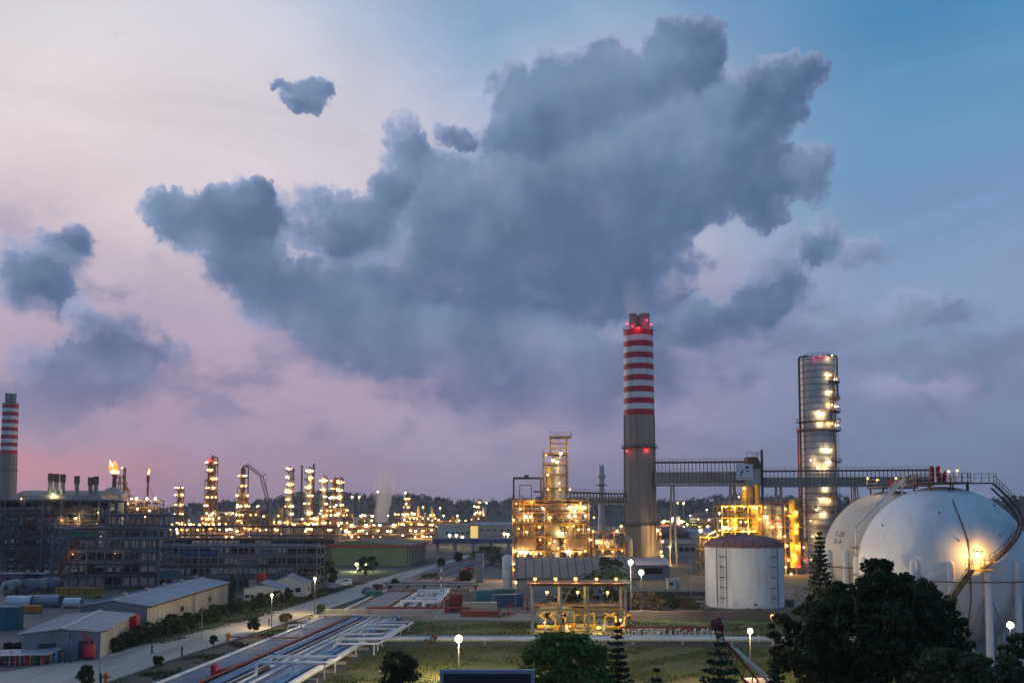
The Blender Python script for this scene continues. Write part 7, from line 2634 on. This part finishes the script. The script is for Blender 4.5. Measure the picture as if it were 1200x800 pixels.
MB().tube((P(558, 690, 205).x, 205, 2.0), (P(558, 690, 205).x, 205, 3.0), .19, n=8).build('band', M['red'], t, True)

# ------------------------------------------------------------------ rough grass and weeds

def inside(poly, x, y):
    c = np.zeros(len(x), bool)
    n = len(poly)
    for i in range(n):
        x1, y1, x2, y2 = poly[i].x, poly[i].y, poly[(i + 1) % n].x, poly[(i + 1) % n].y
        if y1 == y2:
            continue
        c ^= ((y1 > y) != (y2 > y)) & (x < (x2 - x1) * (y - y1) / (y2 - y1) + x1)
    return c


def tufts(name, label, poly, n, size, leaf, seed, clump=.045):
    g_ = np.random.default_rng(seed)
    xs_ = [p.x for p in poly]
    ys_ = [p.y for p in poly]
    x, y = g_.uniform(min(xs_), max(xs_), n), g_.uniform(min(ys_), max(ys_), n)
    k = inside(poly, x, y)
    # gather into patches
    f = np.sin(x * .31 + 2 * np.sin(y * .23)) * np.sin(y * .27 + 1.7 * np.sin(x * .19)) + .35 * np.sin(x * 1.3) * np.sin(y * 1.1)
    k &= (f + g_.uniform(-.6, .6, n)) > .05
    x, y = x[k], y[k]
    pts = np.stack([x, y, .03 + size * .32 * g_.uniform(.3, 1, len(x))], 1)
    v = leaf_cloud(pts, size, .6)
    v[:, 2] = np.maximum(v[:, 2], .02)
    tag(piece(name, quads_mesh(name, v, leaf)), label, 'grass', kind='stuff')


LEAF['turf'] = leafmat('turf_blades', (.055, .075, .020), (.125, .14, .05), .15)
LEAF['weed'] = leafmat('weed_blades', (.035, .055, .018), (.10, .105, .04), .15)
tufts('lawn_grass', 'tufted olive grass of the wide lawn', [G(345, 822), G(446, 758), G(640, 758), G(915, 758), G(940, 815)], 90000, .22, LEAF['turf'], 1)
tufts('strip_grass', 'brighter tufted grass of the lawn strips', [G(452, 751), G(490, 730), G(620, 730), G(735, 718), G(925, 718), G(1000, 732), G(1005, 751)], 60000, .26, LEAF['turf'], 2)
tufts('bank_weeds', 'weeds growing on the dark bank along the kerb', [G(130, 803), G(204, 776), G(314, 740), G(368, 722), G(350, 735), G(200, 801)], 26000, .32, LEAF['weed'], 3)
tufts('verge_weeds', 'rough weeds of the verge below the hedge', [G(60, 783), G(108, 771.5), G(200, 753), G(320, 719), G(368, 703), G(430, 683), G(400, 684), G(330, 702), G(265, 712), G(165, 744), G(100, 768)], 40000, .4, LEAF['weed'], 4)
tufts('yard_weeds', 'scrubby weeds round the tank yard and bund', [G(733, 716), G(930, 716), G(930, 703), G(733, 698)], 22000, .4, LEAF['weed'], 5)

# ------------------------------------------------------------------ steam
def vapour(name, label, c0, h, r0, r1, lean, dens, seed):
    b = MB()
    n, k = 16, 10
    rd = random.Random(seed)
    vs = []
    for j in range(k + 1):
        f = j / k
        rr_ = (r0 + (r1 - r0) * f ** .8) * (.25 if j == k else 1)
        for i in range(n):
            a = 6.283 * i / n
            q = rr_ * (1 + rd.uniform(-.12, .12))
            vs.append((lean * f * f + q * math.cos(a), q * math.sin(a), h * f))
    b.add(vs, [(j * n + i, j * n + (i + 1) % n, (j + 1) * n + (i + 1) % n, (j + 1) * n + i) for j in range(k) for i in range(n)] + [tuple(range(n - 1, -1, -1)), tuple(range(k * n, k * n + n))])
    m_ = bpy.data.materials.new(name + '_vapour')
    m_.use_nodes = True
    nt = m_.node_tree
    nt.nodes.clear()
    out = nt.nodes.new('ShaderNodeOutputMaterial')
    pv = nt.nodes.new('ShaderNodeVolumePrincipled')
    pv.inputs['Color'].default_value = (.95, .93, .93, 1)
    pv.inputs['Anisotropy'].default_value = .2
    tc = nt.nodes.new('ShaderNodeTexCoord')
    sp = nt.nodes.new('ShaderNodeSeparateXYZ')
    nt.links.new(tc.outputs['Generated'], sp.inputs[0])
    mr = nt.nodes.new('ShaderNodeMapRange')
    nt.links.new(sp.outputs[2], mr.inputs[0])
    mr.inputs[1].default_value = .15
    mr.inputs[2].default_value = 1.
    mr.inputs[3].default_value = dens
    mr.inputs[4].default_value = 0.
    no = nt.nodes.new('ShaderNodeTexNoise')
    nt.links.new(tc.outputs['Object'], no.inputs['Vector'])
    no.inputs['Scale'].default_value = 1.6 / r1
    no.inputs['Detail'].default_value = 3
    mm = nt.nodes.new('ShaderNodeMath')
    mm.operation = 'MULTIPLY'
    nt.links.new(mr.outputs[0], mm.inputs[0])
    nt.links.new(no.outputs[0], mm.inputs[1])
    # denser along the axis, frayed at the rim
    sb = nt.nodes.new('ShaderNodeVectorMath')
    sb.operation = 'SUBTRACT'
    nt.links.new(tc.outputs['Generated'], sb.inputs[0])
    sb.inputs[1].default_value = (.5, .5, 0)
    ml = nt.nodes.new('ShaderNodeVectorMath')
    ml.operation = 'MULTIPLY'
    nt.links.new(sb.outputs[0], ml.inputs[0])
    ml.inputs[1].default_value = (2, 2, 0)
    ln = nt.nodes.new('ShaderNodeVectorMath')
    ln.operation = 'LENGTH'
    nt.links.new(ml.outputs[0], ln.inputs[0])
    fr = nt.nodes.new('ShaderNodeMath')
    fr.operation = 'MULTIPLY_ADD'
    nt.links.new(no.outputs[0], fr.inputs[0])
    fr.inputs[1].default_value = .9
    nt.links.new(ln.outputs['Value'], fr.inputs[2])
    r3 = nt.nodes.new('ShaderNodeMapRange')
    nt.links.new(fr.outputs[0], r3.inputs[0])
    r3.inputs[1].default_value = 1.25
    r3.inputs[2].default_value = .45
    m4 = nt.nodes.new('ShaderNodeMath')
    m4.operation = 'MULTIPLY'
    nt.links.new(mm.outputs[0], m4.inputs[0])
    nt.links.new(r3.outputs[0], m4.inputs[1])
    nt.links.new(m4.outputs[0], pv.inputs['Density'])
    nt.links.new(pv.outputs[0], out.inputs['Volume'])
    o = piece(name, b.mesh(name, m_, True), None, c0)
    tag(o, label, 'steam', kind='stuff')


w = P(446, 612, 600)
vapour('steam_plume', 'white steam plume rising behind the lit pipe rack', (w.x, 600, w.z), 38, 4.0, 9.5, 4, .8, 1)
w = P(746, 369, 343)
vapour('stack_smoke', 'thin pink smoke above the tall chimney', (w.x, 343, w.z + .2), 15, 3.6, 6.5, -3, .4, 2)

# ------------------------------------------------------------------ evening haze
hz = MB().box(-2600, 2600, -150, 2800, -2.0, 128)
m_ = bpy.data.materials.new('evening_haze')
m_.use_nodes = True
nt = m_.node_tree
nt.nodes.clear()
out = nt.nodes.new('ShaderNodeOutputMaterial')
pv = nt.nodes.new('ShaderNodeVolumePrincipled')
pv.inputs['Color'].default_value = (.80, .84, .95, 1)
pv.inputs['Density'].default_value = .00010
pv.inputs['Anisotropy'].default_value = .3
nt.links.new(pv.outputs[0], out.inputs['Volume'])
tag(hz.build('haze', m_), 'thin bluish evening haze lying over the plant', 'haze', kind='stuff')
